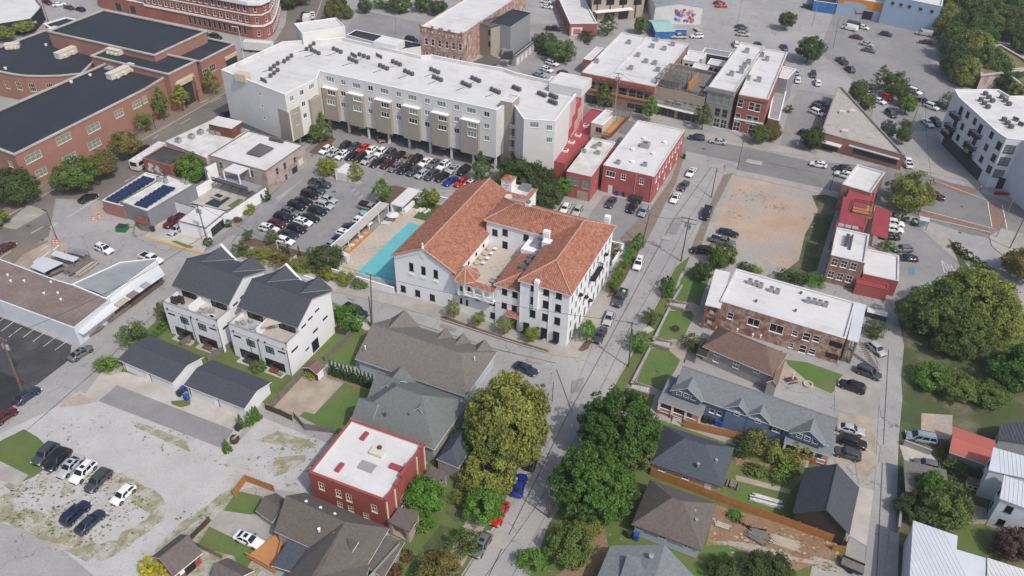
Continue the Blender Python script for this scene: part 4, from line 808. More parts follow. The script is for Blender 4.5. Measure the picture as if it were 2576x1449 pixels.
b=MB();b.ob(Hh(-19.85,.95),HU,9.1,.3,7.2,8.9);b.mk('parapet',q6_,lg)
m2=Bld('hotel_link_block','white four bay hotel block with low hipped red tile roof and tiled door canopy',hr(-15.3,-9.9,.75,13),10,q6_)
for x,y in((964,889),(1040,910)):m2.win(0,*zpt(x,y),1.1,1.35,'black/g')
for x,y in((962,990),(1036,1011)):m2.win(0,*zpt(x,y),1.1,1.35,'black/g')
m2.win(0,*zpt(1030,1120),1.3,2.4,'black/d')
m2.walls();c,q,d,a=hr(-15.7,-9.9,.35,13)
A=z3(c,9.9);B=z3(q,9.9);E_=z3(Hh(-9.9,4.5),11.6);D_=z3(Hh(-11.2,4.5),11.6);G_=z3(Hh(-11.2,12.8),11.6);I_=z3(Hh(-15.7,12.8),9.9)
tile_roof([[A,B,E_,D_],[A,D_,z3(Hh(-12.8,7),10.9),z3(Hh(-12.8,12.8),10.9),I_]],m2.root,[(A,D_),(D_,E_)],.15)
b=MB();b.poly([z3(p,10.3)for p in hr(-12.8,-10,5,13)]);b.mk('roof',q3_,m2.root)
tile_roof([[z3(Hh(-12.8,-.5),3.9),z3(Hh(-10.2,-.5),3.9),z3(Hh(-10.2,.74),4.5),z3(Hh(-12.8,.74),4.5)]],m2.root,(),.12)
for k,(u,v,h,r)in enumerate(((-12.2,6.2,1.7,.55),(-11.2,7.6,1.9,.6),(-12.0,8.6,1.5,.5),(-10.6,9.6,1.2,.5),(-12.3,10.4,1.2,.5))):
 b=MB();b.tube(z3(Hh(u,v),10.3),z3(Hh(u,v),10.3+h),r,n=12);b.tube(z3(Hh(u,v),10.3+h),z3(Hh(u,v),10.32+h),r*.8,n=12,m=1);b.mk('exhaust_fan',[q27_,q19_],m2.root)
b=MB();b.ob(Hh(-11.2,11.6),HU,1.6,2,10.3,11.6);b.ob(Hh(-11.3,13),HV,1.6,1.4,10.3,11.2);b.mk('duct',q27_,m2.root)
ew=Bld('hotel_corner_block','white four storey hotel corner block with hipped red tile roof and iron balconies',hr(-9.9,0,.1,25.2),13.3,q6_)
for x,y in((1178,860),(1270,888),(1364,914),(1175,955),(1266,981),(1357,1008),(1170,1049),(1261,1076),(1351,1103)):ew.win(0,*zpt(x,y),1.15,1.65,'black/q')
for x,y in((1123,1150),(1252,1190),(1342,1217)):ew.win(0,*zpt(x,y),1.3,2.3,'black/d')
for j,z in enumerate((11,8,5)):
 for k in range(10):ew.winuv(1,1.6+k*2.4,z-.8+(k%2)*.15,.75,1.3,'gray/q')
for k in range(9):ew.winuv(1,2+k*2.7,.6,1.0,2.1,'gray/d')
ew.walls();nwz=13.3
nw=Bld('hotel_courtyard_wing','white hotel wing with red tile roof closing the back of the courtyard',hr(-24.8,-9.9,16.2,25.2),13.3,q6_)
for x,y in((893,453),(968,453)):nw.win(0,*zpt(x,y),1.2,1.5,'black/g')
nw.win(0,*zpt(1122,492),1.2,1.5,'black/g');nw.win(0,*zpt(967,552),1.2,2.2,'black/q');nw.win(0,*zpt(1110,575),.8,1.9,'black/p')
nw.walls()
o_=.45;e=13.2;zr=16.0
A=z3(Hh(-9.9-o_,.1-o_),e);B=z3(Hh(o_,.1-o_),e);C=z3(Hh(o_,25.2+o_),e);r0=z3(Hh(-4.95,5.2),zr);r1=z3(Hh(-4.95,20.5),zr)
W0=z3(Hh(-24.8-o_,16.2-o_),e);W1=z3(Hh(-24.8-o_,25.2+o_),e);wr=z3(Hh(-20.2,20.7),zr-.2);J=z3(Hh(-9.9-o_,16.2-o_),e)
tile_roof([[A,B,r0],[B,C,r1,r0],[A,r0,r1,J]],ew.root,[(A,r0),(B,r0),(C,r1),(r0,r1)])
tile_roof([[W0,J,r1,wr],[W1,W0,wr],[C,W1,wr,r1]],nw.root,[(W0,wr),(W1,wr),(wr,r1)])
def stack(root,u,v,z0,z1,w,d,name='chimney'):
 b=MB();b.ob(Hh(u,v),HU,w,d,z0,z1);b.ob(Hh(u,v),HU,w+.12,d+.12,z1-.5,z1-.35);b.mk(name,q6_,root)
stack(ew.root,-6.6,.0,7.2,14.2,.9,.8);stack(nw.root,-10.9,15.2,13,15.0,1.3,.9);stack(nw.root,-1.7,26,9,14.9,1.1,1.0)
b=MB();b.ob(Hh(-17.5,21),HU,1.1,1.1,15.2,16.5);b.tube(z3(Hh(-17.5,21),16.5),z3(Hh(-17.5,21),17),.5,n=12,m=1);b.mk('roof_vent',[q6_,q27_],nw.root)
b=MB();b.ob(Hh(-13.0,14),HU,4.2,4,7,11.3);b.mk('service_tower',q6_,m2.root);b=MB();b.ob(Hh(-12.2,14.6),HU,2.6,2.2,11.3,12.2);b.mk('duct',q27_,m2.root)
b=MB();b.ob(Hh(-9.6,13.4),HU,2.6,1.6,12,13.9);b.mk('dormer',q6_,ew.root)
for v,z,l in((14,8.7,5.2),):
 b=MB();b.ob(Hh(.6,v),HV,l,1.1,z-.12,z);b.mk('balcony_floor',q15_,ew.root)
 for(p,q)in((Hh(1.1,v-l/2),Hh(1.1,v+l/2)),(Hh(.05,v-l/2),Hh(1.1,v-l/2)),(Hh(.05,v+l/2),Hh(1.1,v+l/2))):balus(ew.root,p,q,z,1.0,q15_,q28_,.2)
for v,z in((5.5,9.2),(20.5,9.2),(12.3,3),(9.3,6)):
 b=MB();b.tube(z3(Hh(.25,v),z-.3),z3(Hh(.3,v),z+.1),.25,.62,10);b.mk('balconette',q15_,ew.root)
for u in(-8.9,-5.6,-2.5):
 b=MB();
 for k in range(7):b.ob(Hh(u-.75+k*.25,-.3),HU,.04,.04,.8,3.0)
 b.ob(Hh(u,-.3),HU,1.6,.05,3.0,3.06);b.ob(Hh(u,-.3),HU,1.6,.05,.75,.8);b.ob(Hh(u,-.1),HU,1.7,.4,.5,.62);b.mk('window_grille',q15_,ew.root)
for u in(-9.9,-3.9):
 b=MB();b.tube(z3(Hh(u,-.03),0),z3(Hh(u,-.03),13.1),.06,n=6);b.mk('downpipe',q0_,ew.root)
for u in(-24.5,-15.4):
 b=MB();b.tube(z3(Hh(u,.7),0),z3(Hh(u,.7),7.2),.06,n=6);b.mk('downpipe',q0_,mb.root)
bt=Bld('bell_tower','small white bell tower with pyramid tile cap behind the long hotel roof',hr(-29.5,-22,31.5,36.5),10.5,q6_);bt.walls()
tile_roof([[z3(Hh(-29.8,31.2),10.4),z3(Hh(-21.7,31.2),10.4),z3(Hh(-22.6,32.2),10.8),z3(Hh(-28.9,32.2),10.8)],[z3(Hh(-21.7,31.2),10.4),z3(Hh(-21.7,36.8),10.4),z3(Hh(-22.6,35.8),10.8),z3(Hh(-22.6,32.2),10.8)]],bt.root,(),.1)
b=MB();b.poly([z3(p,10.55)for p in hr(-29.2,-22.2,31.8,36.2)]);b.mk('roof',q12_,bt.root)
b=MB();b.ob(Hh(-27.6,33.5),HU,2.5,2.5,10.5,13.4);b.mk('tower',q6_,bt.root)
q=hr(-29,-26.2,32.1,34.9);ap=z3(Hh(-27.6,33.5),14.1);tile_roof([[z3(q[i],13.4),z3(q[(i+1)%4],13.4),ap]for i in range(4)],bt.root,(),.1)
b=MB()
for dx,dz in((-.5,0),(.5,0),(0,.55),(0,-.55),(.0,0)):b.tube(z3(Hh(-27.6+dx,32.24),12.2+dz),z3(Hh(-27.6+dx,32.2),12.2+dz),.13,n=8)
b.mk('vent_hole',q38_,bt.root)
b=MB();b.ob(Hh(-24,35),HU,2.2,1.6,10.6,11.8);b.mk('duct',q27_,bt.root)
def furn(name,cat,label,p,z,parts,rz=0,group=None):
 r=empty(name,(p[0],p[1],z),label,cat,group,rz)
 for nm,m,boxes in parts:
  b=MB();[b.box(*x)for x in boxes];b.mk(nm,m,r,local=True)
 return r
SOFA=[('frame',q33_,[(-1,-.4,0,1,.4,.15)]),('seat',q49_,[(-1,-.4,.15,1,.35,.42)]),('backrest',q49_,[(-1,.25,.42,1,.42,.8)])]
furn('sofa','sofa','grey sofa near the street parapet of the hotel terrace',Hh(-17.2,4.2),7.2,SOFA,_t)
furn('sofa','sofa','grey sofa facing the tiled strip in the middle of the hotel terrace',Hh(-16.4,6.4),7.2,SOFA,_t+PI)
furn('sofa','sofa','cushioned bench at the dark planter on the hotel terrace',Hh(-16,9),7.2,SOFA,_t+PI/2)
for k in range(4):
 furn('lounge_chair','chair',f"tan lounge chair, {ORD[k]} from the street along the long roof's terrace wall",Hh(-23.2,8.2+k*1.9),7.2,[('seat',q59_,[(-.35,-.35,.15,.35,.35,.42)]),('backrest',q59_,[(-.35,.25,.42,.35,.38,.85)]),('legs',q33_,[(-.33,-.33,0,-.27,-.27,.15),(.27,.27,0,.33,.33,.15),(-.33,.27,0,-.27,.33,.15),(.27,-.33,0,.33,-.27,.15)])],_t+PI/2,'tan lounge chairs on the hotel terrace')
 furn('cafe_table','table',f"small white round table, {ORD[k]} from the street on the hotel terrace",Hh(-21.9,8.6+k*1.9),7.2,[('top',q0_,[(-.35,-.35,.68,.35,.35,.72)]),('leg',q7_,[(-.04,-.04,0,.04,.04,.68)])],_t,'small tables on the hotel terrace')
furn('planter','planter','long dark planter box along the hotel terrace edge',Hh(-15.6,10.8),7.2,[('box',q7_,[(-2.5,-.25,0,2.5,.25,.7)]),('plants',q53_,[(-2.4,-.2,.7,2.4,.2,1.0)])],_t+PI/2)
# ------------------------ pool court
b=MB();b.poly([z3(p,.16)for p in hr(-49.6,-40.4,3.2,25.3)]);po=b.mk('pool_water','water',kind=q36_)
b=MB();n1,n2=6,36
for i in range(n1):
 for j in range(n2):
  b.poly([z3(p,.1)for p in hr(-55+5.2*i/n1,-55+5.2*(i+1)/n1,.5+31*j/n2,.5+31*(j+1)/n2)],(i+j)%2)
for i in range(9):
 for j in range(3):
  b.poly([z3(p,.1)for p in hr(-49.8+8*i/9,-49.8+8*(i+1)/9,25.5+2.2*j/3,25.5+2.2*(j+1)/3)],(i+j)%2)
b.mk('pool_deck',[q5_,q59_],kind=q36_)
b=MB()
for q in(hr(-49.85,-49.55,2.9,25.6),hr(-49.55,-40.2,25.3,25.6),hr(-49.55,-40.2,2.9,3.2),hr(-40.4,-38.4,2.9,31)):b.prism(q,0,.2)
b.mk('pool_coping',q5_,kind=q36_)
sheetp=lambda nm,q,m,z:(lambda b:(b.poly([z3(p,z)for p in q]),b.mk(nm,m,kind=q36_)))(MB())
sheetp('artificial_lawn',hr(-55,-41,27.8,35.5),'turf',.08)
def wallseg(name,label,p,q,h,t=.25,m=q6_,z=0,cat='wall',cap=None):
 cap=cap or(q8_ if m in('rock',q8_)else None)
 r=empty(name,((p[0]+q[0])/2,(p[1]+q[1])/2,z),label,cat);d=NA(q[:2])-NA(p[:2]);c=(NA(p[:2])+NA(q[:2]))/2
 b=MB();b.ob(c,d,NRM(d),t,z,z+h);b.mk('wall',m,r)
 b=MB();b.ob(c,d,NRM(d)+.05,t+.1,z+h,z+h+.08);b.mk('coping',cap or q0_,r);return r
wallseg('pool_wall','low white wall with round bushes at the street end of the pool',Hh(-55.5,.3),Hh(-38.6,.3),1.6)
wallseg('pool_wall','white wall behind the sun lounger lawn at the far end of the pool court',Hh(-55.5,36),Hh(-40,36),2.2)
wallseg('pool_wall','white wall beside the small lawn pavilion',Hh(-55.6,28),Hh(-55.6,36),2.2)
cb=empty('pool_cabana',z3(Hh(-56,13),0),'long white roofed poolside cabana with orange tiled bar front','cabana')
b=MB();b.prism(hr(-57.9,-55.7,1,27),2.5,2.7);b.mk('roof','cream_trim' if 0 else q5_,cb)
b=MB();b.prism(hr(-58.2,-57.95,1,27),0,2.7);b.mk('wall',q6_,cb)
for k in range(7):
 b=MB();b.ob(Hh(-55.75,1.3+k*4.2),HU,.18,.18,0,2.7);b.mk('post',q6_,cb)
b=MB();b.prism(hr(-56.6,-55.0,3,18),0,.55);b.mk('daybed',q48_,cb)
for k in range(8):
 b=MB();b.prism(hr(-56.3,-55.4,3.4+k*1.8,4.3+k*1.8),.55,.72);b.mk('cushion',q59_ if k%2 else q41_,cb)
pv=empty('lawn_pavilion',z3(Hh(-53,31),0),'small flat roofed white pavilion bar on the artificial lawn','pavilion')
b=MB();b.prism(hr(-55.3,-52,27,35.5),2.6,2.85);b.mk('roof',q3_,pv);b=MB();b.prism(hr(-55.3,-55.0,27,35.5),0,2.6);b.prism(hr(-52.9,-52.2,28.5,33),0,1.1);b.mk('counter',q6_,pv)
for(u,v)in((-52.2,27.3),(-52.2,35.2)):
 b=MB();b.ob(Hh(u,v),HU,.15,.15,0,2.6);b.mk('post',q6_,pv)
LNG=[('frame',q0_,[(-.95,-.33,.12,.95,.33,.2)]),('mattress',q41_,[(-.93,-.32,.2,.4,.32,.32)]),('backrest',q41_,[(.4,-.32,.24,.93,.32,.5)]),('legs',q0_,[(-.85,-.3,0,-.78,.3,.12),(.78,-.3,0,.85,.3,.12)])]
for k,(x,y)in enumerate(((1634,665),(1672,667),(1718,678))):
 p=g(644+x/4,362.25+y/4,.3)[:2];furn('sun_lounger','sun lounger',f"white sun lounger, {['leftmost','middle','rightmost'][k]} of the three on the artificial lawn near the tile roof",p,.1,LNG,_t+PI/2-.35,q64_)
for k,(x,y)in enumerate(((1650,570),(1680,575),(1630,535))):
 p=g(644+x/4,362.25+y/4,.3)[:2];furn('sun_lounger','sun lounger',f"white sun lounger in the shade of the back wall, {ORD[k]} from the pavilion",p,.1,LNG,_t+PI/2-.35,q64_)
for k,(x,y)in enumerate(((1320,785),(1345,760),(1300,800))):
 p=g(644+x/4,362.25+y/4,.3)[:2];furn('sun_lounger','sun lounger',f"white sun lounger on the checkered deck beside the cabana end, {ORD[k]} from the pool corner",p,.1,LNG,_t+.2,q64_)
p=g(988,539,2.2)[:2];r=empty('parasol',(p[0],p[1],.1),'round white parasol at the cabana end of the pool deck','parasol')
b=MB();b.tube((0,0,0),(0,0,2.4),.04);b.mk('pole',q7_,r,local=True)
b=MB();b.tube((0,0,2.0),(0,0,2.6),1.5,.05,10,caps=False);b.mk('canopy',q41_,r,local=True)
for k,(x,y)in enumerate(((735,1240),(820,1270),(900,1180))):
 p=g(644+x/4,362.25+y/4,0)[:2];furn('utility_cabinet','utility box',['pale utility cabinet nearest the car park beside the pool wall','pale utility cabinet between its neighbour and the pool wall','pale utility cabinet under the cabana end'][k],p,0,[('cabinet','hvac_cream' if k<2 else q10_,[(-.9,-.6,.1,.9,.6,1.9)]),('base',q8_,[(-1,-.7,0,1,.7,.1)])],_t)
 # ------------------------ other buildings
def T(i,j,x,y):return(i*644+x/4,j*362.25+y/4)
def pdir(pl,i):A=pl[i];B=pl[(i+1)%len(pl)];return(B-A)/NRM(B-A)
def hv(root,px,py,z,w,d,h,m=q18_,name='condenser',az=-.41,legs=False):
 p=g(px,py,z)[:2];b=MB();u=(math.cos(az),math.sin(az));b.ob(p,u,w,d,z+(.15 if legs else 0),z+h)
 if m in(q18_,q19_):b.tube((p[0],p[1],z+h),(p[0],p[1],z+h+.02),min(w,d)*.38,n=10,m=1)
 return b.mk(name,[m,q19_],root)
def trio(root,px,py,z,dx,dy,n=3,sp=None,s=.85):
 "a short row of round-topped condensers"
 a=g(px-dx,py-dy,z)[:2];c=g(px+dx,py+dy,z)[:2]
 for k in range(n):
  p=lerp(a,c,k/(n-1)if n>1 else.5);b=MB();b.ob(p,c-a+[.001,0],s,s,z+.12,z+1.0,0);b.tube((p[0],p[1],z+1.0),(p[0],p[1],z+1.06),s*.46,n=12,m=1);b.tube((p[0],p[1],z+1.06),(p[0],p[1],z+1.075),s*.36,n=12,m=0)
  b.mk('condenser',[q19_,'hvac_rim'],root)
def vent(root,px,py,z,r=.2,h=.5,m=q27_,name='roof_vent'):
 p=g(px,py,z)[:2];b=MB();b.tube((p[0],p[1],z-.3),(p[0],p[1],z+h),r,n=8);b.tube((p[0],p[1],z+h),(p[0],p[1],z+h+.08),r*1.4,n=8);b.mk(name,m,root)
APZ=17.0
ap_pl=ccw(gp([(556,176),(716,238),(797,198),(804,179),(1249,277.5),(1262,268),(1291,262),(1318,300),(1397,305),(1473,205),(1388,192),(1380,202),(1295,182),(1268,172),(1200,160),(1180,157),(1086,138),(1060,140),(860,94),(820,98),(711,105)],APZ))
ap=Bld('apartment_block','long white and tan apartment block over open parking with rows of rooftop condensers',ap_pl,APZ,q10_,z0=3.6)
def eidx(b,px,py,z):
 "index of the wall whose top edge passes nearest the picture point"
 q=g(px,py,z)[:2];best=None
 for i in range(len(b.pl)):
  A=b.pl[i];B=b.pl[(i+1)%len(b.pl)];d=B-A;t=np.clip((q-A)@d/(d@d),0,1);e=NRM(A+d*t-q)
  if best is None or e<best[0]:best=(e,i)
 return best[1]
iL=eidx(ap,1000,222,APZ);iW=eidx(ap,640,207,APZ);iN=eidx(ap,757,218,APZ);iR=eidx(ap,1360,303,APZ);iE=eidx(ap,1435,255,APZ)
bays=[(680,832,745,795,905,1030),(930,1092,1010,860,975,1095),(1205,1372,1290,915,1035,1155),(1485,1660,1572,980,1100,1218),(1775,1952,1865,1045,1165,1285),(2070,2258,2165,1110,1232,1352)]
for(x0,x1,xc,y1,y2,y3)in bays:
 ap.win(iL,*T(1,0,xc,y1+2),2.6,1.45,'white/t:teal')
 ua,_=ap.uv(iL,*T(1,0,x0+8,y2));ub,_=ap.uv(iL,*T(1,0,x1-5,y2));uc=(ua+ub)/2;wd=abs(ub-ua)
 A=ap.pl[iL];d=pdir(ap.pl,iL);nn=NA([d[1],-d[0]])
 q=[A+d*(uc-wd/2)+nn*1.1,A+d*(uc+wd/2)+nn*1.1,A+d*(uc+wd/2)+nn*.01,A+d*(uc-wd/2)+nn*.01]
 b=MB();b.prism(offset([P2(k)for k in q],.06),12.9,13.05);b.mk('bay_cap',q0_,ap.root)
 by=Bld.__new__(Bld);by.pl=q;by.root=ap.root;by.z0=3.7;by.z1=12.9;by.mat='tan_panel';by.w={};by.W=MB();by.nowall=(2,)
 for yy in(y2,y3):
  u,z=by.uv(0,*T(1,0,xc+10,yy));by.winuv(0,u,z-.7,2.6,1.45,'white/t:teal' if(xc+yy)%3 else 'white/t')
 by.walls()
 b=MB();b.poly([z3(p,3.7)for p in q][::-1]);b.mk('soffit',q10_,ap.root)
for xc,y1,y2,y3 in((878,828,942,1055),(1152,888,1003,1120),(1436,948,1065,1183),(1723,1015,1133,1252),(2020,1080,1200,1315),(2322,1150,1268,1390)):
 for j,yy in enumerate((y1,y2,y3)):ap.win(iL,*T(1,0,xc,yy),1.6,1.45,'white/v:teal' if(j+xc)%3 else 'white/v')
for x,y in((40,945),(62,1068),(85,1188)):ap.win(iW,*T(1,0,x,y),.8,.9,'white/p')
for x,y in((360,990),(395,1110),(412,1230)):ap.win(iN,*T(1,0,x,y),1.4,1.45,'white/v:teal')
for x,y in((460,930),(478,1045),(495,1162)):ap.win(iN,*T(1,0,x,y),1.3,1.4,'white/v')
for x,y in((558,868),(592,985),(608,1105)):ap.win(iN,*T(1,0,x,y),2.0,1.45,'white/t:teal')
for x,y in((225,1255),(375,1285),(375,1408)):ap.win(iR,*T(2,0,x,y),2.2 if x==225 else 1.5,1.5,'white/t:teal')
ap.flat(.9,.35,q3_,q0_)
def panel(b,i,x0,x1,px,z0,z1,m,name='wall_panel',out=.06):
 ua,_=b.uv(i,*x0);ub,_=b.uv(i,*x1);return b.box_on(i,(ua+ub)/2,z0,z1,abs(ub-ua),out,m,name)
panel(ap,iW,T(1,0,232,1180),T(1,0,340,1200),0,3.6,12.2,'tan_panel');panel(ap,iN,T(1,0,352,1180),T(1,0,455,1180),0,3.6,12.2,'tan_panel');panel(ap,iN,T(1,0,530,1050),T(1,0,632,1000),0,3.6,12.6,'tan_panel',out=.8)
for k in range(5):
 for j in range(5):
  L=NRM(ap.pl[(iE+1)%len(ap.pl)]-ap.pl[iE]);ap.box_on(iE,L*.5+k*L*.1+L*.03,4+j*2.5,4+j*2.5+2.45,L*.098,.05,'pink_dark' if(k*2+j*3)%5 in(0,3)else 'pink_panel','pink_panel')
c0=ap.pl[iW];
b=MB();W_=[ap.pl[iW],ap.pl[iW]+(ap.pl[(iW+1)%len(ap.pl)]-ap.pl[iW])*.82];b.ob((W_[0]+W_[1])/2-NA([-.05,.3]),W_[1]-W_[0],NRM(W_[1]-W_[0]),.4,0,3.6);b.mk('base_wall','gray_block',ap.root)
b=MB();b.poly([z3(p,3.6)for p in ap.pl][::-1]);b.mk('parking_ceiling','stone_gray',ap.root)
A=ap.pl[iL];B=ap.pl[(iL+1)%len(ap.pl)];d=pdir(ap.pl,iL);nn=NA([d[1],-d[0]]);LL=NRM(B-A)
for k in range(9):
 b=MB();b.ob(A+d*(.8+(LL-1.2)*k/8)-nn*.6,d,.55,.55,0,3.65);b.mk('column',q10_,ap.root)
 b=MB();b.ob(A+d*(.8+(LL-1.2)*k/8)-nn*9,d,.55,.55,0,3.65);b.mk('column',q10_,ap.root)
b=MB();b.ob((A+B)/2-nn*13,d,LL,.3,0,3.6);b.mk('rear_wall','gray_block',ap.root)
for x,y in((438,1390),(635,1235)):
 p=g(*T(1,0,x,y),1.5)[:2];b=MB();b.ob(p,(1,-.4),.5,.5,0,3.6);b.mk('column',q10_,ap.root)
tw=Bld('stair_tower','tall tan stair tower at the car park end of the white apartment block',rect(c=(1262,256),b=(1291,262),a=(1276,237),z=18),18.3,'tan_panel');tw.flat(.4,.2,q3_)
b=MB();q=rect(c=(1294,285),b=(1320,291),a=(1303,262),z=15);b.prism(q,14.8,15);b.mk('balcony_roof',q39_,ap.root)
for z in(5,8.2,11.4):
 b=MB();b.prism([p-HV*1.2 for p in q],z,z+.15);b.mk('balcony_floor',q5_,ap.root);balus(ap.root,q[0]-HV*1.2,q[1]-HV*1.2,z,1,q0_,q28_,.2)
st2=Bld('rooftop_stair_block','white stair block standing above the back of the apartment roof',rect(c=T(1,0,345,355),b=T(1,0,780,290),a=T(1,0,500,225),z=19.5),19.6,q10_,z0=12);st2.flat(.3,.2,q3_)
b=MB();b.ob(g(*T(1,0,1340,450),17)[:2],HU,7.5,5,16.2,18.2);b.mk('stair_head',q10_,ap.root)
b=MB();b.ob(g(*T(2,0,590,830),18)[:2],HU,9,8,16.2,18.6);b.mk('raised_roof',q3_,ap.root)
b=MB();b.ob(g(*T(0,0,2440,760),17.5)[:2],HU,3.6,2.2,16.2,18.2);b.mk('stair_head','cream',ap.root)
for x,y,dx,dy in((185,750,-9,7),(185,682,-9,7),(323,605,-9,7),(548,482,-9,7),(598,535,9,4),(820,522,9,4),(978,622,9,4),(1088,580,11,4),(1285,690,9,4),(1415,650,9,4),(1538,745,9,4),(1800,728,9,4),(1828,805,9,4),(2115,865,9,4),(2212,815,9,4),(2408,930,9,4)):
 cx_,cy_=T(1,0,x,y);trio(ap.root,cx_,cy_,16.15,dx,dy,s=.78)
 p0=g(cx_,cy_,16.2)[:2];e=p0-HV*3.2-HU*1.2;b=MB();b.ob((p0+e)/2-HV*.8,e-p0,3.0,.1,16.15,16.25);b.mk('conduit',q19_,ap.root)
for x,y in((45,905),(410,1045),(300,965),(415,985)):trio(ap.root,*T(2,0,x,y),16.15,7,3)
for x,y in((80,825),(985,572),(1240,580)):trio(ap.root,*T(1,0,x,y),16.15,6,3,4,s=.35)
sc=[]
def flatb(name,label,pl,z1,wall,roof=q3_,ph=.5,cap=q0_,cat='building',z0=0,cp=.05,ct=.1,wins=(),t=.3):
 b=Bld(name,label,pl,z1,wall,z0=z0,cat=cat)
 for f in wins:f(b)
 b.flat(ph,t,roof,cap,capout=cp,capt=ct);return b
def wing1(b):
 i=eidx(b,230,292,9.5)
 for x,y,j,w in((1375,1048,0,3.0),(1198,1140,0,3.0),(940,1285,0,4.2),(640,1395,0,4.4),(1510,975,0,1.6)):b.win(i,*T(0,j,x,y),w,2.0,'cream/th:teal')
 for x,y,w in((335,130,4.6),(700,140,4.2),(415,285,3.2),(950,0,4.2)):b.win(i,*T(0,1,x,y),w,2.0,'cream/th:teal')
 b.win(eidx(b,15,383,9.5),*T(0,1,108,202),1.6,1.6,'cream/th');
s1=flatb('school_wing','long red brick school wing with black flat roof and tall windows facing the avenue',ccw(gp([(-119,331),(36,391),(365,226),(420,192),(392,180),(273.7,158.7)],9.5)),9.5,q37_,q40_,.35,q5_,cp=.25,ct=.4,wins=[wing1])
def wing2(b):
 i=eidx(b,458,170,11);b.trimband(i,7.6,8.3,.15,'cream',u0=2,u1=9)
s2=flatb('school_wing','raised red brick school cross wing with black roof over the arched street entrance',rect(c=(231,142.5),b=(425,189),a=(301,111),z=11),11,q37_,q40_,.35,q5_,cp=.25,ct=.4,wins=[wing2])
i=1;L=NRM(s2.pl[2]-s2.pl[1]);s2.box_on(1,L*.45,0,6.5,L*.5,.05,'dark_brown','entrance');s2.box_on(1,L*.14,0,7.6,1.3,1.3,q37_,'pier');s2.box_on(1,L*.78,0,7.6,1.3,1.3,q37_,'pier');s2.box_on(1,L*.45,6.6,7.9,L*.62,.5,'cream','lintel')
s3=flatb('school_gymnasium','tallest school block with square black roof and red brick walls, farthest from the long wing',rect(c=(150,87),a=(232,21),d=(487,74),z=12.5),12.5,q37_,q40_,.35,q5_,cp=.25,ct=.4)
def wing4(b):
 for x,y in((2050,740),(2140,680)):b.win(1,*T(0,0,x,y),2.6,2.2,'cream/th')
s4=flatb('school_wing','low red brick school wing with black roof nearest the apartment block',rect(c=(372,128),b=(497,155),d=(597,113),z=9.5),9.5,q37_,q40_,.35,q5_,cp=.25,ct=.4,wins=[wing4])
s4.box_on(1,NRM(s4.pl[2]-s4.pl[1])*.82,0,6.2,5,.06,'dark_brown','entrance');s4.box_on(1,NRM(s4.pl[2]-s4.pl[1])*.82,6.3,7.3,5.5,.4,'cream','lintel')
cur=[(-80,110)]+[(0,120),(130,72),(165,92),(290,128),(240,152),(205,187)]+[T(0,0,x,y)for x,y in((750,752),(600,768),(430,772),(250,768),(120,750),(0,725))]+[(-80,168)]
cv=Bld('school_courtyard_block','low red brick school block with black roof curving round the courtyard',ccw(gp(cur,8)),8,q37_)
ic=[eidx(cv,*T(0,0,x,762),8)for x in(60,180,340,510,680)]
for i,(x,y)in zip(ic[:4],((60,850),(165,860),(320,880),(480,880))):cv.win(i,*T(0,0,x,y),1.8,2.4,'cream/th')
cv.flat(.3,.3,q40_,q5_,capout=.25,capt=.35)
s6=flatb('school_wing','small red brick school projection with black roof at the far corner near the dark restaurant',ccw(gp([(112,62),(150,86),(222,57),(165,46)],9.5)),9.5,q37_,q40_,.3,cp=.2,ct=.35)
def rtu(root,px,py,z,l,w,h,az,fl=True):
 p=g(px,py,z)[:2];u=NA([math.cos(az),math.sin(az)]);v=NA([-u[1],u[0]]);b=MB();b.ob(p,u,l,w,z+.3,z+h);b.ob(p,u,l+.2,w+.2,z+h,z+h+.12);b.ob(p,u,l*.8,w*.8,z,z+.3)
 if fl:
  for s in(-.3,.0,.3):b.ob(p+u*l*s-v*(w*.5+.4),u,l*.12,.8,z+.4,z+h*.6)
 b.mk('air_handler','hvac_cream',root)
az=math.atan2(*(g(365,226,9.5)[:2]-g(36,391,9.5)[:2])[::-1])
rtu(s1.root,*T(0,0,1225,755),9.1,9,2,1.9,az);rtu(cv.root,*T(0,0,710,550),7.7,9.5,2,2,az);rtu(s4.root,*T(0,0,1715,495),9.1,7.5,1.8,1.7,az);rtu(s2.root,*T(0,0,1165,545),10.6,5,2,1.6,az-PI/2);rtu(cv.root,*T(0,0,560,345),7.7,3,2.5,2,az);rtu(cv.root,*T(0,0,135,490),7.7,4,2,1.6,az-.9)
for r_,x,y in((s1.root,720,835),(cv.root,465,460),(cv.root,57,697),(s1.root,910,765)):vent(r_,*T(0,0,x,y),9.1 if r_ is s1.root else 7.7,.35,.5,q0_)
b=MB();q=g(*T(0,0,1100,690),9.2)[:2];b.ob(q,HU,2,2,9.15,9.7);b.mk('skylight','glass_blind',s1.root)
fb=Bld('corner_brick_block','red brick corner block with rounded end and bands of white cornice at the avenue crossing',ccw(gp([(372,44),(640,98),(668,98),(688,88),(697,70),(705,40),(716,-30),(560,-90),(380,-70)],0)),13,q30_)
ie=eidx(fb,500,70,0)
L=NRM(fb.pl[(ie+1)%9]-fb.pl[ie])
for k in range(17):
 for z in(5.6,9.4):fb.winuv(ie,2+k*(L-4)/16,z,1.25,1.9,q20_)
for k in range(12):fb.winuv(ie,L*.42+k*L*.046,1,1.2,2.6,'gray/p')
for i in range(9):
 if i!=ie:
  L2=NRM(fb.pl[(i+1)%9]-fb.pl[i]);n=max(1,int(L2/2.2))
  for k in range(n):
   for z in(1,5.6,9.4):fb.winuv(i,L2*(k+.5)/n,z,1.0,1.9,q20_)
fb.walls();b=MB();b.poly([z3(p,12.7)for p in fb.pl]);b.mk('roof',q12_,fb.root)
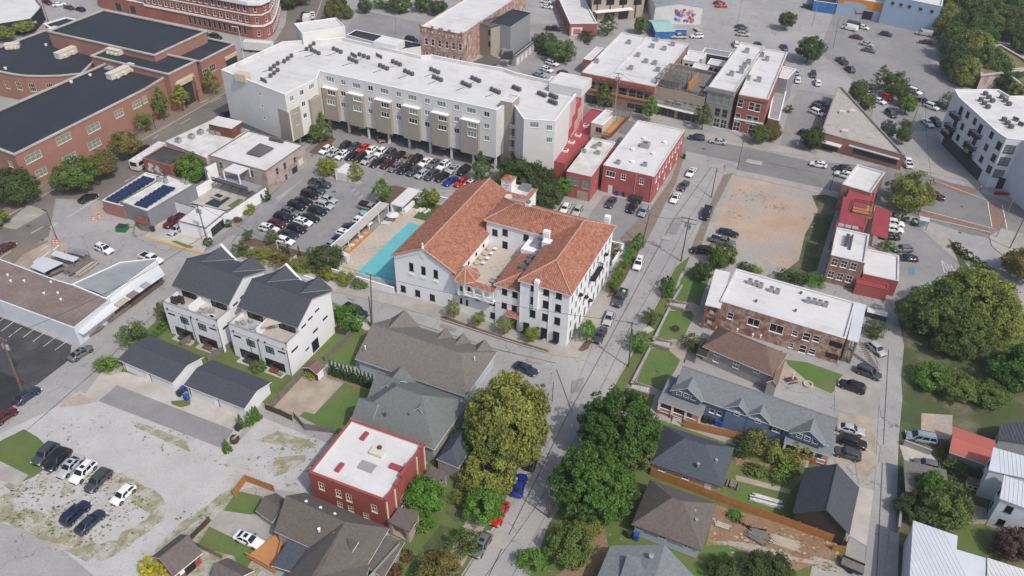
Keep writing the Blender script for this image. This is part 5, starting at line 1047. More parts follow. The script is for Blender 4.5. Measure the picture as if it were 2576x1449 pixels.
for z0_,z1_,o_2 in((4.3,4.9,.35),(8.2,8.6,.15),(11.8,13.1,.7)):
 b=MB();o1=offset(fb.pl,o_2);
 for k in range(9):j=(k+1)%9;b.slab([z3(o1[k],z1_),z3(o1[j],z1_),z3(offset(fb.pl,-.1)[j],z1_),z3(offset(fb.pl,-.1)[k],z1_)],z1_-z0_)
 b.mk('cornice',q0_,fb.root)
flatb('brick_shop','single storey red brick shop with two dark doorways at the top left street',ccw(gp([(255,20),(372,44),(395,0),(390,-60),(250,-60)],0)),5,q30_,q12_,.4,wins=[lambda b:[b.winuv(eidx(b,310,32,0),u,.1,3,3.2,'gray/p')for u in(9,16)]])
dk=flatb('dark_restaurant','dark metal clad restaurant with slanted black roof in the top left corner',ccw(gp([(-60,70),(78,48),(105,18),(75,-20),(-60,-20)],4.5)),4.5,'black_panel',q3_,.2,cap=q17_)
def text(s,p,size,rot,m,root,nm='sign_lettering',ext=.03):
 c=bpy.data.curves.new(nm,'FONT');c.body=s;c.size=size;c.extrude=ext;c.align_x='CENTER';c.align_y='CENTER';c.materials.append(M[m]);t_=bpy.data.objects.new(nm,c);COL.objects.link(t_);me=bpy.data.meshes.new_from_object(t_);bpy.data.objects.remove(t_);o=bpy.data.objects.new(nm,me);COL.objects.link(o);o.parent=root;og=ORG[root.name];o.location=(p[0]-og[0],p[1]-og[1],p[2]-og[2]);o.rotation_euler=rot;return o
i=eidx(dk,20,60,4.5);dd=pdir(dk.pl,i);nn=NA([dd[1],-dd[0]]);u_,z_=dk.uv(i,*T(0,0,240,140));q=dk.pl[i]+dd*u_+nn*.12
text('FIVE & WINE',(q[0],q[1],3.3),1.1,(PI/2,0,math.atan2(dd[1],dd[0])),q0_,dk.root)
def ob(b):
 for k,x in enumerate((1715,1780,1848,1920,1988,2055)):
  b.win(0,*T(1,0,x,415+k*12),1.25,2.3,q20_);b.win(0,*T(1,0,x+5,545+k*10),1.1,1.6,q20_)
 b.win(1,*T(1,0,2118,480),.7,2.2,'gray/p')
old=flatb('old_brick_warehouse','worn three storey brick warehouse with arched upper windows and stepped parapet',rect(c=(1060,67),b=(1168,88),d=(1320,-22),z=10.8),10.8,'worn_brick',q3_,.5,'worn_brick',cp=.1,wins=[ob])
for u,z,w in((.02,10.8,.8),(.3,10.8,1),(.5,10.8,1.6),(.7,10.8,1),(.98,10.8,.8)):
 A=old.pl[0];B=old.pl[1];q=A*(1-u)+B*u;b=MB();b.ob(q,B-A,w,.4,10.8,11.6);b.mk('parapet_block','worn_brick',old.root)
for k in range(12):old.box_on(0,1+k*(NRM(old.pl[1]-old.pl[0])-2)/11,9.5,9.8,.3,.15,q0_,'dentil')
sta=flatb('stair_annex','brown and grey stair annex with dark shed roofs beside the worn warehouse',rect(c=(1222,66),b=(1256,80),a=(1240,32),z=10.5),10.5,'tan_panel',q61_,.1,q7_,wins=[lambda b:[b.win(0,*T(1,0,2430,y),1,1.6,'black/h')for y in(360,475)]+[b.win(1,*T(1,0,2490,y),3,1.2,'black/t')for y in(325,440)]])
sb=flatb('gray_block','plain grey block with dark roof behind the brown stair annex',rect(c=(1256,60),b=(1305,70),a=(1268,20),z=11),11,q39_,q40_,.1,q7_)
e=empty('entrance_shed',z3(g(1215,160,2)[:2],0),'low brown shed roof at the foot of the worn brick warehouse','shed');b=MB();p=[g(1175,164,3),g(1228,135,5),g(1262,150,5),g(1215,175,3)];b.slab([tuple(q)for q in p],.2);b.mk('roof',q61_,e);b=MB();b.prism([q[:2]for q in p],0,2.9);b.mk('wall','beige',e)
e=empty('entrance_canopy',z3(g(1275,140,2)[:2],0),'small dark pitched canopy beside the grey block with garages','canopy');b=MB();b.slab([tuple(q)for q in(g(1258,148,3.5),g(1290,150,3.2),g(1290,128,4.5),g(1268,130,4.5))],.15);b.mk('roof',q7_,e);b=MB();b.prism([P2(q)for q in(g(1262,146,0),g(1286,148,0),g(1286,135,0),g(1268,135,0))],0,3);b.mk('wall',q26_,e)
ga=flatb('garage_row','low grey garage row with a patchy roof beside the rear parking yard',rect(c=(1302,145),b=(1312,147),a=(1333,92),z=3.2),3.2,q26_,q57_,.1,q7_)
for k in range(5):ga.box_on(1,2+k*3.2,0,2.4,2.2,.05,q10_,'garage_door')
flatb('low_dark_roof','low flat building with black roof behind the white apartment block',ccw(gp([(872,88),(1010,125),(1058,118),(1065,112),(895,75)],4)),4,q10_,q40_,.3,q0_)
flatb('long_roof_shed','white roofed wing continuing behind the worn brick warehouse',rect(c=(1185,20),b=(1205,40),d=(1290,-25),z=6),6,'pale_brick',q12_,.3)
tb=flatb('brick_store','old red brick store with white roof and pink painted doors',rect(c=(1428,60),b=(1496,59),a=(1404,-20),z=4.5),4.5,q30_,q3_,.4,q0_)
tb.box_on(0,2.6,0.1,3.2,4,.05,q10_,'door_panel');tb.box_on(0,2.6,.7,2.6,2.4,.08,'mural_pink','painted_mark')
bg_=flatb('beige_building','large beige building with white canopy over its entrance at the top centre',ccw(gp([(1486,56),(1615,44),(1640,-60),(1470,-60)],0)),11,'beige',q12_,.3,wins=[lambda b:[b.win(eidx(b,1550,50,0),*T(2,0,x,y),3.2,2.2,'black/v')for x,y in((860,10),(990,15),(1120,15),(1265,15))]])
i=eidx(bg_,1550,50,0);L=NRM(bg_.pl[(i+1)%4]-bg_.pl[i]);bg_.box_on(i,L*.4,4,4.25,L*.72,2.4,q0_,'canopy');bg_.box_on(i,L*.35,.1,3.4,4,.06,q58_,'entrance');bg_.box_on(i,L*.62,.1,3.4,4,.06,q58_,'entrance')
for k in range(4):bg_.box_on(i,L*(.1+.25*k),0,10.8,.35,.25,q7_,'pilaster')
mw=Bld('mural_warehouse','grey roofed warehouse with a white end wall covered by a pink and blue mural',rect(c=(1636,60),b=(1754,62),a=(1612,-30),z=0),6.2,q10_);mw.walls()
b=MB();q=mw.pl;m0=(q[0]+q[1])/2;m1=(q[2]+q[3])/2;b.slab([z3(q[0],6.2),z3(m0,7.6),z3(m1,7.6),z3(q[3],6.2)],.15);b.slab([z3(m0,7.6),z3(q[1],6.2),z3(q[2],6.2),z3(m1,7.6)],.15);b.mk('roof',q57_,mw.root)
b=MB();b.poly([z3(q[0],6.2),z3(q[1],6.2),z3(m0,7.5)]);b.mk('gable_wall',q10_,mw.root)
k_=random.Random(4)
def splash(b,i,x0,x1,z0,z1,n,cols,name='mural_shape'):
 d=pdir(b.pl,i);nn=NA([d[1],-d[0]])
 for k in range(n):
  u=k_.uniform(x0,x1);z=k_.uniform(z0,z1);r=k_.uniform(.4,1.1);m=MB();pts=[]
  for a in range(9):t=2*PI*a/9;rr=r*k_.uniform(.5,1.2);pts.append((u+rr*math.cos(t),max(z+rr*math.sin(t),.1)))
  o=.02+k*.004;m.poly([(*(b.pl[i]+d*x+nn*o),zz)for x,zz in pts]);m.mk(name,cols[k%len(cols)],b.root)
L=NRM(q[1]-q[0]);splash(mw,0,L*.45,L*.85,1,5.5,26,['mural_pink','mural_blue','mural_red','blue_paint','pink_panel'])
td=Bld('teal_shed','small pale teal roofed shed with bright blue painted walls',rect(c=(1642,78),b=(1690,77),a=(1638,50),z=3),3,'blue_paint');td.walls();gable(td,4,'teal_roof',.2,'B')
wallseg('painted_wall','bright blue painted wall running from the teal shed to the parked cars',g(1640,90)[:2],g(1726,89)[:2],2.2,m='blue_paint')
rm=Bld('mural_building','blue building painted with a yellow, orange and red mural beyond the car park',ccw(gp([(2100,36),(2210,55),(2345,72),(2365,20),(2350,-60),(2110,-60)],0)),7,'mural_pale')
i=eidx(rm,2150,45,0);i2=eidx(rm,2280,64,0)
rm.flat(.4,.3,q3_)
L=NRM(rm.pl[(i+1)%6]-rm.pl[i]);L2=NRM(rm.pl[(i2+1)%6]-rm.pl[i2])
def mpoly(b,i,pts,m,o=.03,nm='mural_shape'):
 d=pdir(b.pl,i);nn=NA([d[1],-d[0]]);k=MB();k.poly([(*(b.pl[i]+d*x+nn*o),z)for x,z in pts]);k.mk(nm,m,b.root)
mpoly(rm,i,[(0.2,4.6),(L,3.6),(L,6.8),(.2,6.8)],'mural_orange');mpoly(rm,i,[(L*.1,4),(L*.5,3.4),(L*.7,4.6),(L*.45,5.8),(L*.15,5.4)],'mural_pale',.05);mpoly(rm,i,[(L*.4,3.4),(L*.46,1.2),(L*.8,2.6),(L*.8,3.1),(L*.48,1.9)],'mural_red',.06)
mpoly(rm,i2,[(0,0.1),(L2-.2,.1),(L2-.2,.9),(L2*.3,2.0),(0,2.2)],'mural_red');mpoly(rm,i2,[(0,6),(L2*.3,5),(L2*.45,3.2),(L2*.8,1.8),(L2-.1,1),(L2*.8,1.2),(L2*.45,.9),(L2*.3,2.4),(0,4.4)],'mural_orange',.05)
mpoly(rm,i2,[(L2*.22,2.2),(L2*.4,1.2),(L2*.52,.4),(L2*.5,.2),(L2*.36,.8),(L2*.2,1.8)],q38_,.07);mpoly(rm,i2,[(L2*.33,2.4),(L2*.36,5.2),(L2*.43,6.2),(L2*.5,5.2),(L2*.46,3),(L2*.42,2)],'cream',.08);mpoly(rm,i2,[(L2*.86,3.4),(L2*.97,1.6),(L2*.93,4.9)],'mural_red',.06)
for k in range(5):rm.box_on(i2,L2*(.08+.09*k),6,6.5,.9,.05,q58_,'window')
rm.box_on(i,L*.72,.1,3.2,3.6,.1,q38_,'awning')
up=flatb('blue_upper_block','pale blue block with small windows rising behind the mural wall',ccw(gp([(2215,38),(2352,68),(2362,10),(2340,-60),(2220,-60)],3)),10.5,'mural_pale',q3_,.4,wins=[lambda b:[b.winuv(eidx(b,2280,50,3),u,7.5,1.3,1.2,'gray/p')for u in(3,6,9,13,17)]])
flatb('corner_shed','small dark blue shed at the left end of the mural building',ccw(gp([(2042,28),(2098,36),(2104,0),(2060,-30)],0)),4,'blue_paint',q7_,.2)
def r1w(b):
 for x,y,w in((805,860,2.0),(900,880,2.0),(980,905,2.0),(1115,925,2.6),(1210,945,2.2),(1285,960,2.2),(1350,985,1.6)):b.win(0,*T(2,0,x,y),w,2.6,'gray/h')
 for x,y,w in((800,1020,4),(950,1050,4),(1075,1060,4),(1230,1105,5),(1340,1130,3)):b.win(0,*T(2,0,x,y),w,2.9,'gray/v')
row1=flatb('storefront_building','two storey brick storefront with red cornice and the widest white roof of the row',rect(c=(1458,181),b=(1643,217),d=(1738,112),z=9.3),9.3,q47_,q3_,.4,q3_,wins=[r1w])
L=NRM(row1.pl[1]-row1.pl[0]);row1.trimband(0,7.6,9.3,.5,q30_,'cornice');row1.trimband(0,4.3,4.9,.3,q48_,'band')
b=MB();q=row1.pl;m0=q[0]*.62+q[1]*.38;m1=q[3]*.62+q[2]*.38;b.ob((m0+m1)/2,m1-m0,NRM(m1-m0),.35,8.9,9.4);b.mk('party_wall',q12_,row1.root)
for k in range(11):row1.box_on(0,1+k*(L-2)/10,8.3,8.7,1.2,.12,'red_paint','cornice_block',out=.5)
for x,y in((850,632),(1175,440),(1195,700),(1265,570),(1345,632),(1435,650),(1465,718),(1410,480),(1450,415),(1530,505),(1615,460)):hv(row1.root,*T(2,0,x,y),8.9,1.3,1.2,1.2)
flatb('storefront_annex','small low white roofed annex behind the left side of the red corniced storefront',rect(c=T(2,0,722,595),b=T(2,0,800,610),a=T(2,0,845,470),z=5),5,q30_,q3_,.3)
def r2w(b):
 for k,x in enumerate((1455,1545,1640,1735,1800,1872)):b.win(0,*T(2,0,x,1005+k*16),1.1,1.6,'gray/d')
 for x,y,w in((1520,1200,6.5),(1760,1230,6.5)):b.win(0,*T(2,0,x,y),w,2.6,'gray/t')
 for x,y,w in((1530,1120,6.5),(1750,1165,6.5)):b.win(0,*T(2,0,x,y),w,.8,'gray/t')
row2=flatb('cafe_building','beige storefront building with rooftop pergola, dark shop windows and lettering over the awning',rect(c=T(2,0,1432,870),b=T(2,0,1952,990),a=T(2,0,1640,640),z=8.2),8.2,'beige',q1_,1.0,'beige',wins=[r2w])
row2.trimband(0,4.9,5.1,.3,'stone_gray','band');L=NRM(row2.pl[1]-row2.pl[0]);row2.box_on(0,L*.45,3.0,3.15,L*.8,1.2,q10_,'awning');row2.trimband(0,3.95,4.9,.06,q10_,'sign_band',1,L-2)
dd=pdir(row2.pl,0);nn=NA([dd[1],-dd[0]]);q=row2.pl[0]+dd*L*.42+nn*.16;text('LYELL & MAIN',(q[0],q[1],4.42),.85,(PI/2,0,math.atan2(dd[1],dd[0])),q17_,row2.root)
c=row2.pl[0];vd=NA([-dd[1],dd[0]])
pg=empty('rooftop_pergola',(c[0],c[1],8.2),'weathered grey timber pergola on the roof of the beige cafe building','pergola')
for i in range(3):
 for j in range(4):
  b=MB();b.ob(c+dd*(.6+i*3.4)+vd*(.6+j*4),dd,.25,.25,7.2,10.4);b.mk('post',q1_,pg)
for j in range(4):
 b=MB();b.ob(c+dd*4+vd*(.6+j*4),dd,8.2,.2,10.4,10.65);b.mk('beam',q1_,pg)
for k in range(20):
 b=MB();b.ob(c+dd*(.1+k*.42)+vd*6.6,vd,13,.1,10.65,10.85);b.mk('slat',q1_,pg)
balus(row2.root,row2.pl[0]+nn*-.3,row2.pl[1]+nn*-.3,8.2,.9,q1_,q28_,.4)
b=MB();b.ob(c+dd*9.4+vd*8,vd,9,.3,7.2,10);b.mk('terrace_wall',q48_,row2.root)
for k,(u,v,w)in enumerate(((11,4,2.4),(12.5,9,1.6),(16,5,2.0),(15,10,2.2))):furn('terrace_table','table',f"{['dark','round','wooden','grey'][k]} table among chairs on the cafe roof terrace beside the pergola",c+dd*u+vd*v,7.25,[('top',q1_,[(-w/2,-.5,.7,w/2,.5,.78)]),('legs',q7_,[(-w/2+.1,-.4,0,-w/2+.2,.4,.7),(w/2-.2,-.4,0,w/2-.1,.4,.7)])],_t)
furn('shade_sail','shade','pale shade canopy at the street corner of the cafe roof terrace',c+dd*16.5+vd*3.2,7.25,[('canopy',q41_,[(-2,-1.6,2.4,2,1.6,2.5)]),('posts',q7_,[(-2,-1.6,0,-1.9,-1.5,2.4),(1.9,-1.6,0,2,-1.5,2.4),(-2,1.5,0,-1.9,1.6,2.4),(1.9,1.5,0,2,1.6,2.4)])],_t)
for k,(x,y,w,d,h,m,lab)in enumerate(((1805,600,4.6,4,7,q10_,'white stair box with two slot windows behind the cafe pergola'),(1900,680,4.6,4,7.4,q39_,'pale grey stair box with two slot windows nearest the cafe terrace'),(2060,640,5,5,6.4,q39_,'pale grey box with dark windows beside the three storey stone building'),(1850,560,6,6,5,q3_,'low white roofed block behind the cafe stair boxes'),(2060,540,9,5,4.8,q17_,'wide charcoal box with white crates of chairs on top'))):
 p=g(*T(2,0,x,y-10),h)[:2];bb=flatb('roof_block',lab,[p-HU*w/2-HV*d/2,p+HU*w/2-HV*d/2,p+HU*w/2+HV*d/2,p-HU*w/2+HV*d/2],h,m if m!=q3_ else q10_,q3_ if m!=q17_ else q39_,.2,wins=[lambda b,k=k:[b.winuv(0,u,b.z1-1.7,1.1,.7,'black/p')for u in(1.4,3.1)]if k<3 else None])
def r3w(b):
 for x,y in((2020,990),(2095,1005),(2165,1020)):b.win(0,*T(2,0,x,y),1.5,2.6,'gray/h:teal')
 for x,y in((2065,1130),(2140,1145)):b.win(0,*T(2,0,x,y),1.6,2.6,'gray/h')
 for x,y in((2040,1320),(2110,1335)):b.win(0,*T(2,0,x,y),1.8,2.8,'white/g')
row3=flatb('stone_building','narrow three storey grey stone building with tall windows beside the beige cafe',rect(c=T(2,0,1980,872),b=T(2,0,2242,925),d=T(2,0,2540,470),z=11.6),11.6,'stone_gray',q3_,.4,q12_,wins=[r3w]);row3.trimband(0,10.4,11.6,.3,'stone_gray','cornice')
def r4w(b):
 for x,y in((2280,1035),(2340,1050),(2410,1068),(2472,1085)):b.win(0,*T(2,0,x,y),1.5,2.3,q20_)
 for x,y in((2250,1175),(2315,1185),(2385,1200),(2448,1215)):b.win(0,*T(2,0,x,y),1.5,2.3,q20_)
 for x,y in((2240,1330),(2310,1345),(2400,1360)):b.win(0,*T(2,0,x,y),1.9,2.8,'white/g')
row4=flatb('brick_corner_shop','three storey dark red brick building with white windows and white shopfront at the lane corner',rect(c=T(2,0,2246,945),b=T(2,0,2542,998),a=T(2,0,2540,490),z=11),11,q30_,q3_,.4,q12_,wins=[r4w]);row4.trimband(0,3.6,4.0,.25,q0_,'band');row4.trimband(0,10.2,11,.25,q30_,'cornice')
for k in range(7):
 for j in range(3):row4.winuv(1,3+k*3.4,1+j*3.3,1.2,1.8,q20_)if 0 else None
for x,y,z_,r_ in((2360,530,11.2,row3.root),(2205,760,11.2,row3.root),(2375,640,11.2,row3.root),(2335,680,11.2,row3.root),(2305,735,11.2,row3.root),(2370,805,10.6,row4.root),(2480,820,10.6,row4.root),(2510,570,10.6,row4.root),(2560,610,10.6,row4.root)):hv(r_,*T(2,0,x,y),z_,1.4,1.3,1.3,q18_ if y<750 else q18_)
flatb('side_wing','tall pale wing with grey metal lower roof along the lane with parked cars',rect(c=(1949,193),b=(1984,201),a=(1966,166),z=9),9,q39_,q3_,.3)
lw2=flatb('metal_roof_wing','low wing with grey metal roof between the dark red shop and the lane',ccw(gp([(1932,297),(1960,304),(1985,203),(1953,196)],4.5)),4.5,q47_,q57_,.1)
tri=flatb('triangular_building','wedge shaped low brick building with gravelly grey roof and white awning on the main street',ccw(gp([(2066,333),(2277,391),(2119,220),(2107,218)],4.5)),4.5,q37_,'gravel_roof',.4,'stone_gray')
i=eidx(tri,2170,362,4.5);L=NRM(tri.pl[(i+1)%4]-tri.pl[i]);tri.box_on(i,L*.15,2.4,2.6,L*.26,1.8,q41_,'awning');tri.box_on(i,L*.15,.1,2.3,L*.2,.05,q58_,'shop_window');tri.box_on(i,L*.68,1.2,3.0,L*.52,.05,q58_,'shop_window');tri.box_on(i,L*.66,3.1,3.3,L*.6,.8,'blue_pale','canopy')
for x,y in((745,1140),(845,1130),(770,1330)):hv(tri.root,*T(3,0,x,y),4.15,1.6,1.3,.7,'hvac_cream')
def zr8(x,y):return((3500+x*.30357)*.67083,(300+y*.30365)*.67083)
A8=[(2402,226),zr8(318,215),zr8(800,650),zr8(905,720),zr8(1110,745),(2680,440),(2680,240),zr8(1060,265),zr8(945,200),zr8(910,210),zr8(805,118)]
rp=Bld('white_apartments','white four storey apartment building with black balconies at the brick crosswalk',ccw(gp([A8[0],A8[1],A8[2],A8[3],A8[4],A8[5],A8[6],A8[8],A8[10]],14)),14,'clad_white',z0=0)
ia=eidx(rp,*zr8(550,430),14);ib=eidx(rp,*zr8(850,685),14);ic_=eidx(rp,*zr8(1000,735),14)
for x,y in((425,430),(515,510),(360,575),(305,710),(720,680),(655,830),(595,975),(450,650),(390,795)):rp.win(ia,*zr8(x,y),1.5,1.7,'black/g')
for x,y in((340,380),(275,530),(220,670),(580,600),(515,745),(460,890)):rp.win(ia,*zr8(x,y),1.7,2.3,'black/v')
for x,y in((810,810),(745,960),(690,1100)):rp.win(ib,*zr8(x,y),1.6,2.0,'black/d')
for x,y in((940,855),(875,1005),(805,1155)):rp.win(ic_,*zr8(x,y),2.4,2.2,'black/d:teal')
for x,y in((1065,870),(995,1020),(925,1165)):rp.win(ic_,*zr8(x,y),1.8,2.2,'black/d:teal')
rp.flat(.4,.3,q3_,q0_)
for x,y in((300,450),(240,590),(550,680),(490,825),(430,955),(180,700)):
 u,z=rp.uv(ia,*zr8(x,y));z=max(z,3.8);A=rp.pl[ia];dd=pdir(rp.pl,ia);nn=NA([dd[1],-dd[0]]);b=MB();b.ob(A+dd*u+nn*.85,dd,3.6,1.6,z-.4,z-.22);b.mk('balcony_floor',q15_,rp.root);P_=A+dd*(u-1.8)+nn*1.6;Q_=A+dd*(u+1.8)+nn*1.6
 balus(rp.root,P_,Q_,z-.22,1,q15_,q28_,.25);balus(rp.root,A+dd*(u-1.8)+nn*.05,P_,z-.22,1,q15_,q28_,.25);balus(rp.root,A+dd*(u+1.8)+nn*.05,Q_,z-.22,1,q15_,q28_,.25)
rp.trimband(ia,0,3.4,.06,q17_,'base_cladding');L=NRM(rp.pl[(ic_+1)%9]-rp.pl[ic_]);rp.box_on(ic_,3.5,.05,3.2,2.6,.07,q38_,'entrance');rp.box_on(ic_,6.9,.05,13.4,1.9,.05,q17_,'cladding_strip')
for x,y,n in((680,230,3),(625,305,3),(885,270,3),(910,550,3)):
 cx_,cy_=zr8(x,y);trio(rp.root,cx_,cy_,13.65,9,9,3,s=1.0)
for x,y in((1010,505),(1075,565)):trio(rp.root,*zr8(x,y),13.65,5,2,3,s=.4)
rb=empty('red_bicycle_rack',z3(g(*zr8(840,1405),.5)[:2],0),'row of bright red chairs and bikes beside the white apartment entrance','bike rack');b=MB()
for k in range(9):p=g(*zr8(760+k*20,1400+k*2),.4)[:2];b.ob(p,(1,.3),.5,.08,.1,1.0);b.ob(p,(.3,1),.5,.08,.4,.5)
b.mk('frames','red_bright',rb,kind='stuff')
for nm,lb,pts,z in(('green_roof_building','low building with dry green planted roof behind the trees at the right edge',[(2460,120),(2515,115),(2575,150),(2600,175),(2470,190)],5),('green_roof_building','low building with planted roof and dark overhang nearest the white apartments',[(2525,177),(2640,170),(2640,240),(2570,215)],5)):
 flatb(nm,lb,ccw(gp(pts,z)),z,'pale_brick','green_roof',.2,q5_,cp=.5,ct=.4)
def rbw(b):
 for x,y,w in((992,302,2.4),(1120,332,1.2),(1304,376,1.1)):b.win(0,*T(2,1,x,y),w,1.6,'white/g' if w<2 else 'white/t')
 for k in range(9):
  b.winuv(1,2.6+k*2.9,4.6,1.0,1.6,q20_);
  if k%2:b.winuv(1,2.6+k*2.9,1.2,1.0,1.6,q20_)
rd=flatb('red_building','two storey red painted brick building with big white roof beside the side street',rect(c=(1520.5,416),b=(1649,446),d=(1720,327),z=7.4),7.4,'red_paint',q3_,.25,q3_,cp=.02,wins=[rbw])
rd.box_on(0,2.4,0,2.3,1.1,.06,q10_,'door')
for u in(8.6,12.8):
 p=rd.pl[0]+pdir(rd.pl,0)*u-HV*.08;b=MB();b.tube(z3(p,0),z3(p,7.2),.07,n=6);b.mk('downpipe','pink_panel',rd.root)
for x,y in((1065,200),(1335,222)):hv(rd.root,*T(2,1,x,y),7.15,1.1,.9,1.0)
hv(rd.root,*T(2,1,1340,30),7.15,2.2,1.8,1.3)
for x,y in((1215,58),(1420,102),(1210,185),(1330,-50),(1535,-12)):vent(rd.root,*T(2,1,x,y),7.15,.45,.35,q0_)
def rb2w(b):
 for x,y,w in((622,375,2.6),(748,415,2.0)):b.win(0,*T(2,1,x,y),w,2.2,'gray/g:teal')
 for x,y in((845,350),(900,275)):b.win(1,*T(2,1,x,y),1.0,1.5,'gray/h')
r2=flatb('red_building_extension','narrow red painted building with dirty white roof and tan garage door',rect(c=(1425.5,431),b=(1488,445),a=(1490,346),z=7),7,'red_paint',q12_,.25,q12_,cp=.02,wins=[rb2w])
u,z=r2.uv(0,*T(2,1,705,548));r2.box_on(0,min(u,4.6),0,2.4,2.8,.06,q29_,'garage_door')
for x,y in((830,40),(880,15),(720,85),(860,100)):hv(r2.root,*T(2,1,x,y),6.75,1.2,1.0,.8)
r3=flatb('red_roof_building','long building with bright red metal roof against the apartment block end',rect(c=(1380,403),b=(1430,415),a=(1478,272),z=5.5),5.5,'red_paint',q32_,.15,q32_)
for x,y,j in((745,1265,0),(665,1360,0),(600,1430,0),(535,65,1)):
 p=g(*T(2,j,x,y),5.6)[:2];b=MB();b.ob(p,HU,1.5,1.3,5.35,5.9);b.ob(p,HU,1.0,.8,5.9,6.0,1);b.mk('skylight',[q0_,'rust'],r3.root)
ph=flatb('tan_penthouse','small cream penthouse with white roof between the red roof and the timber deck',rect(c=T(2,0,830,1240),b=T(2,0,945,1270),a=T(2,0,910,1098),z=9.5),9.5,'cream',q3_,.15,z0=5,wins=[lambda b:b.win(0,*T(2,0,875,1310),1.8,1.6,'gray/v')])
dkp=rect(c=T(2,0,950,1370),b=T(2,0,1030,1390),a=T(2,0,1075,1150),z=7.6);b=MB();b.prism(dkp,7.2,7.6);b.mk('deck',q48_,rd.root)
for i in range(2):balus(rd.root,dkp[i],dkp[i+1],7.6,1,q33_,q28_,.3)
for k in range(12):b=MB();p=lerp(dkp[3],dkp[3]-(dkp[3]-dkp[0])*.45,k/11);b.ob((p+dkp[2]-dkp[3]+p)/2,HU,5,.1,10,10.15);b.mk('pergola_slat',q1_,rd.root)
for i in(0,1):b=MB();p=dkp[3]if i==0 else dkp[2];b.ob(p,HU,.15,.15,7.6,10);b.mk('pergola_post',q1_,rd.root)
r_a=flatb('white_roof_shop','pale brick building with dirty white roof and brown rooftop shed beside the avenue',rect(c=(418,357),b=(520,398),a=(541,297),z=5.6),5.6,'pale_brick',q12_,.3,q12_)
q=rect(c=T(0,0,2110,1240),b=T(0,0,2340,1290),a=T(0,0,2180,1170),z=8.4);b=MB();b.prism(q,5.3,8.2);b.mk('rooftop_shed','rust',r_a.root);b=MB();b.prism(offset([P2(k)for k in q],.25),8.2,8.4);b.mk('shed_roof',q3_,r_a.root)
for x,y in((1930,1390),(2020,1345),(1800,1430),(2150,1345),(2210,1355),(2430,1330)):hv(r_a.root,*T(0,0,x,y),5.35,1.3,1.2,1.1,q18_)
def pbw(b):
 for x,y,h in((213,275,1.9),(290,222,1.9),(392,160,1.6),(308,355,1.6)):b.win(1,*T(1,1,x,y),1.0,h,'gray/h')
 b.win(1,*T(1,1,395,290),2.4,2.0,'gray/p')
 for x,y in((2225,215),(2535,300),(2570,320)):b.win(0,*T(0,1,x,y),1.0,1.9,'gray/h')
pb=flatb('pale_brick_building','pale painted brick building with white roof and black pyramid skylight beside the car park',rect(b=(669,432),c=(524,392),d=(765,365),z=5.8),5.8,'pale_brick',q3_,.3,q1_,wins=[pbw])
p=[g(*T(0,1,2475,90),6.0),g(*T(1,1,40,125),6.0),g(*T(1,1,185,40),6.0),g(*T(1,1,40,-10),6.0)];ap_=z3(sum(NA(k)for k in p)/4,7.3);
for k in range(4):b=MB();b.poly([tuple(p[k]),tuple(p[(k+1)%4]),ap_]);b.mk('skylight_pane',q19_,pb.root)
trio(pb.root,*T(1,0,210,1425),5.5,13,3,4)
b=MB();
u,z=pb.uv(1,*T(1,1,462,245));pb.box_on(1,u,1.2,3.0,2.0,.03,q25_,'graffiti')
cj=rect(c=(432,500),b=(560,548),d=(668,470),z=3.3)
cw=empty('courtyard_house',z3(g(545,520,0)[:2],0),'white walled courtyard house with small dark pool, terrace and garage beside the parking lane','house')
def wp(px,py,z=0):return g(px,py,z)[:2]
def wseg(root,a,c_,z0,z1,t=.25,m=q6_,cap=q1_):
 d=c_-a;b=MB();b.ob((a+c_)/2,d,NRM(d),t,z0,z1);b.mk('wall',m,root)
 b=MB();b.ob((a+c_)/2,d,NRM(d)+.05,t+.08,z1,z1+.1);b.mk('coping',cap,root)
G_=rect(c=(447,556),b=(517,573),d=(570,532),z=3.4)
b=MB();b.prism(G_,0,3.3);b.mk('garage_wall',q6_,cw);b=MB();b.prism(offset([P2(k)for k in G_],.1),3.3,3.42);b.mk('garage_roof',q1_,cw);b=MB();b.prism(offset([P2(k)for k in G_],-.2),3.42,3.5);b.mk('roof',q3_,cw)
dd=(G_[2]-G_[1])/NRM(G_[2]-G_[1]);nn=NA([dd[1],-dd[0]]);b=MB();b.ob(G_[1]+dd*3.6+nn*.03,dd,4.6,.06,.1,2.3);b.mk('garage_door',q58_,cw)
w2=wp(*T(1,1,95,440),2.8)
wseg(cw,G_[2],w2,0,3.0);wseg(cw,wp(*T(0,1,1735,570),3),wp(*T(0,1,1960,640),3),0,3,cap=q1_);wseg(cw,wp(*T(0,1,1735,570),3),wp(*T(0,1,2105,350),3.2),0,3.2,cap=q1_);wseg(cw,wp(*T(0,1,2105,350),3.2),wp(*T(0,1,2055,235),5),0,5.0,cap=q1_);wseg(cw,wp(*T(0,1,2055,235),5),wp(*T(0,1,2170,180),5),0,5,cap=q1_)
co_=[wp(*T(0,1,1745,580)),wp(*T(0,1,2270,680)),w2,wp(*T(0,1,2540,480)),wp(*T(0,1,2130,340))];b=MB();b.poly([z3(k,.4)for k in ccw(co_)]);b.mk('court_floor',q5_,cw)
b=MB();b.poly([z3(wp(*T(0,1,x,y),.5),.5)for x,y in((2060,600),(2200,520),(2320,540),(2190,640))]);b.mk('pool_water','water_dark',cw)
b=MB();q=rect(c=T(0,1,2125,525),b=T(0,1,2215,560),a=T(0,1,2185,480),z=1);b.prism(q,.4,1.0);b.mk('fountain_basin',q5_,cw);b=MB();b.poly([z3(k,1.02)for k in offset([P2(k)for k in q],-.5)]);b.mk('water','water_dark',cw)
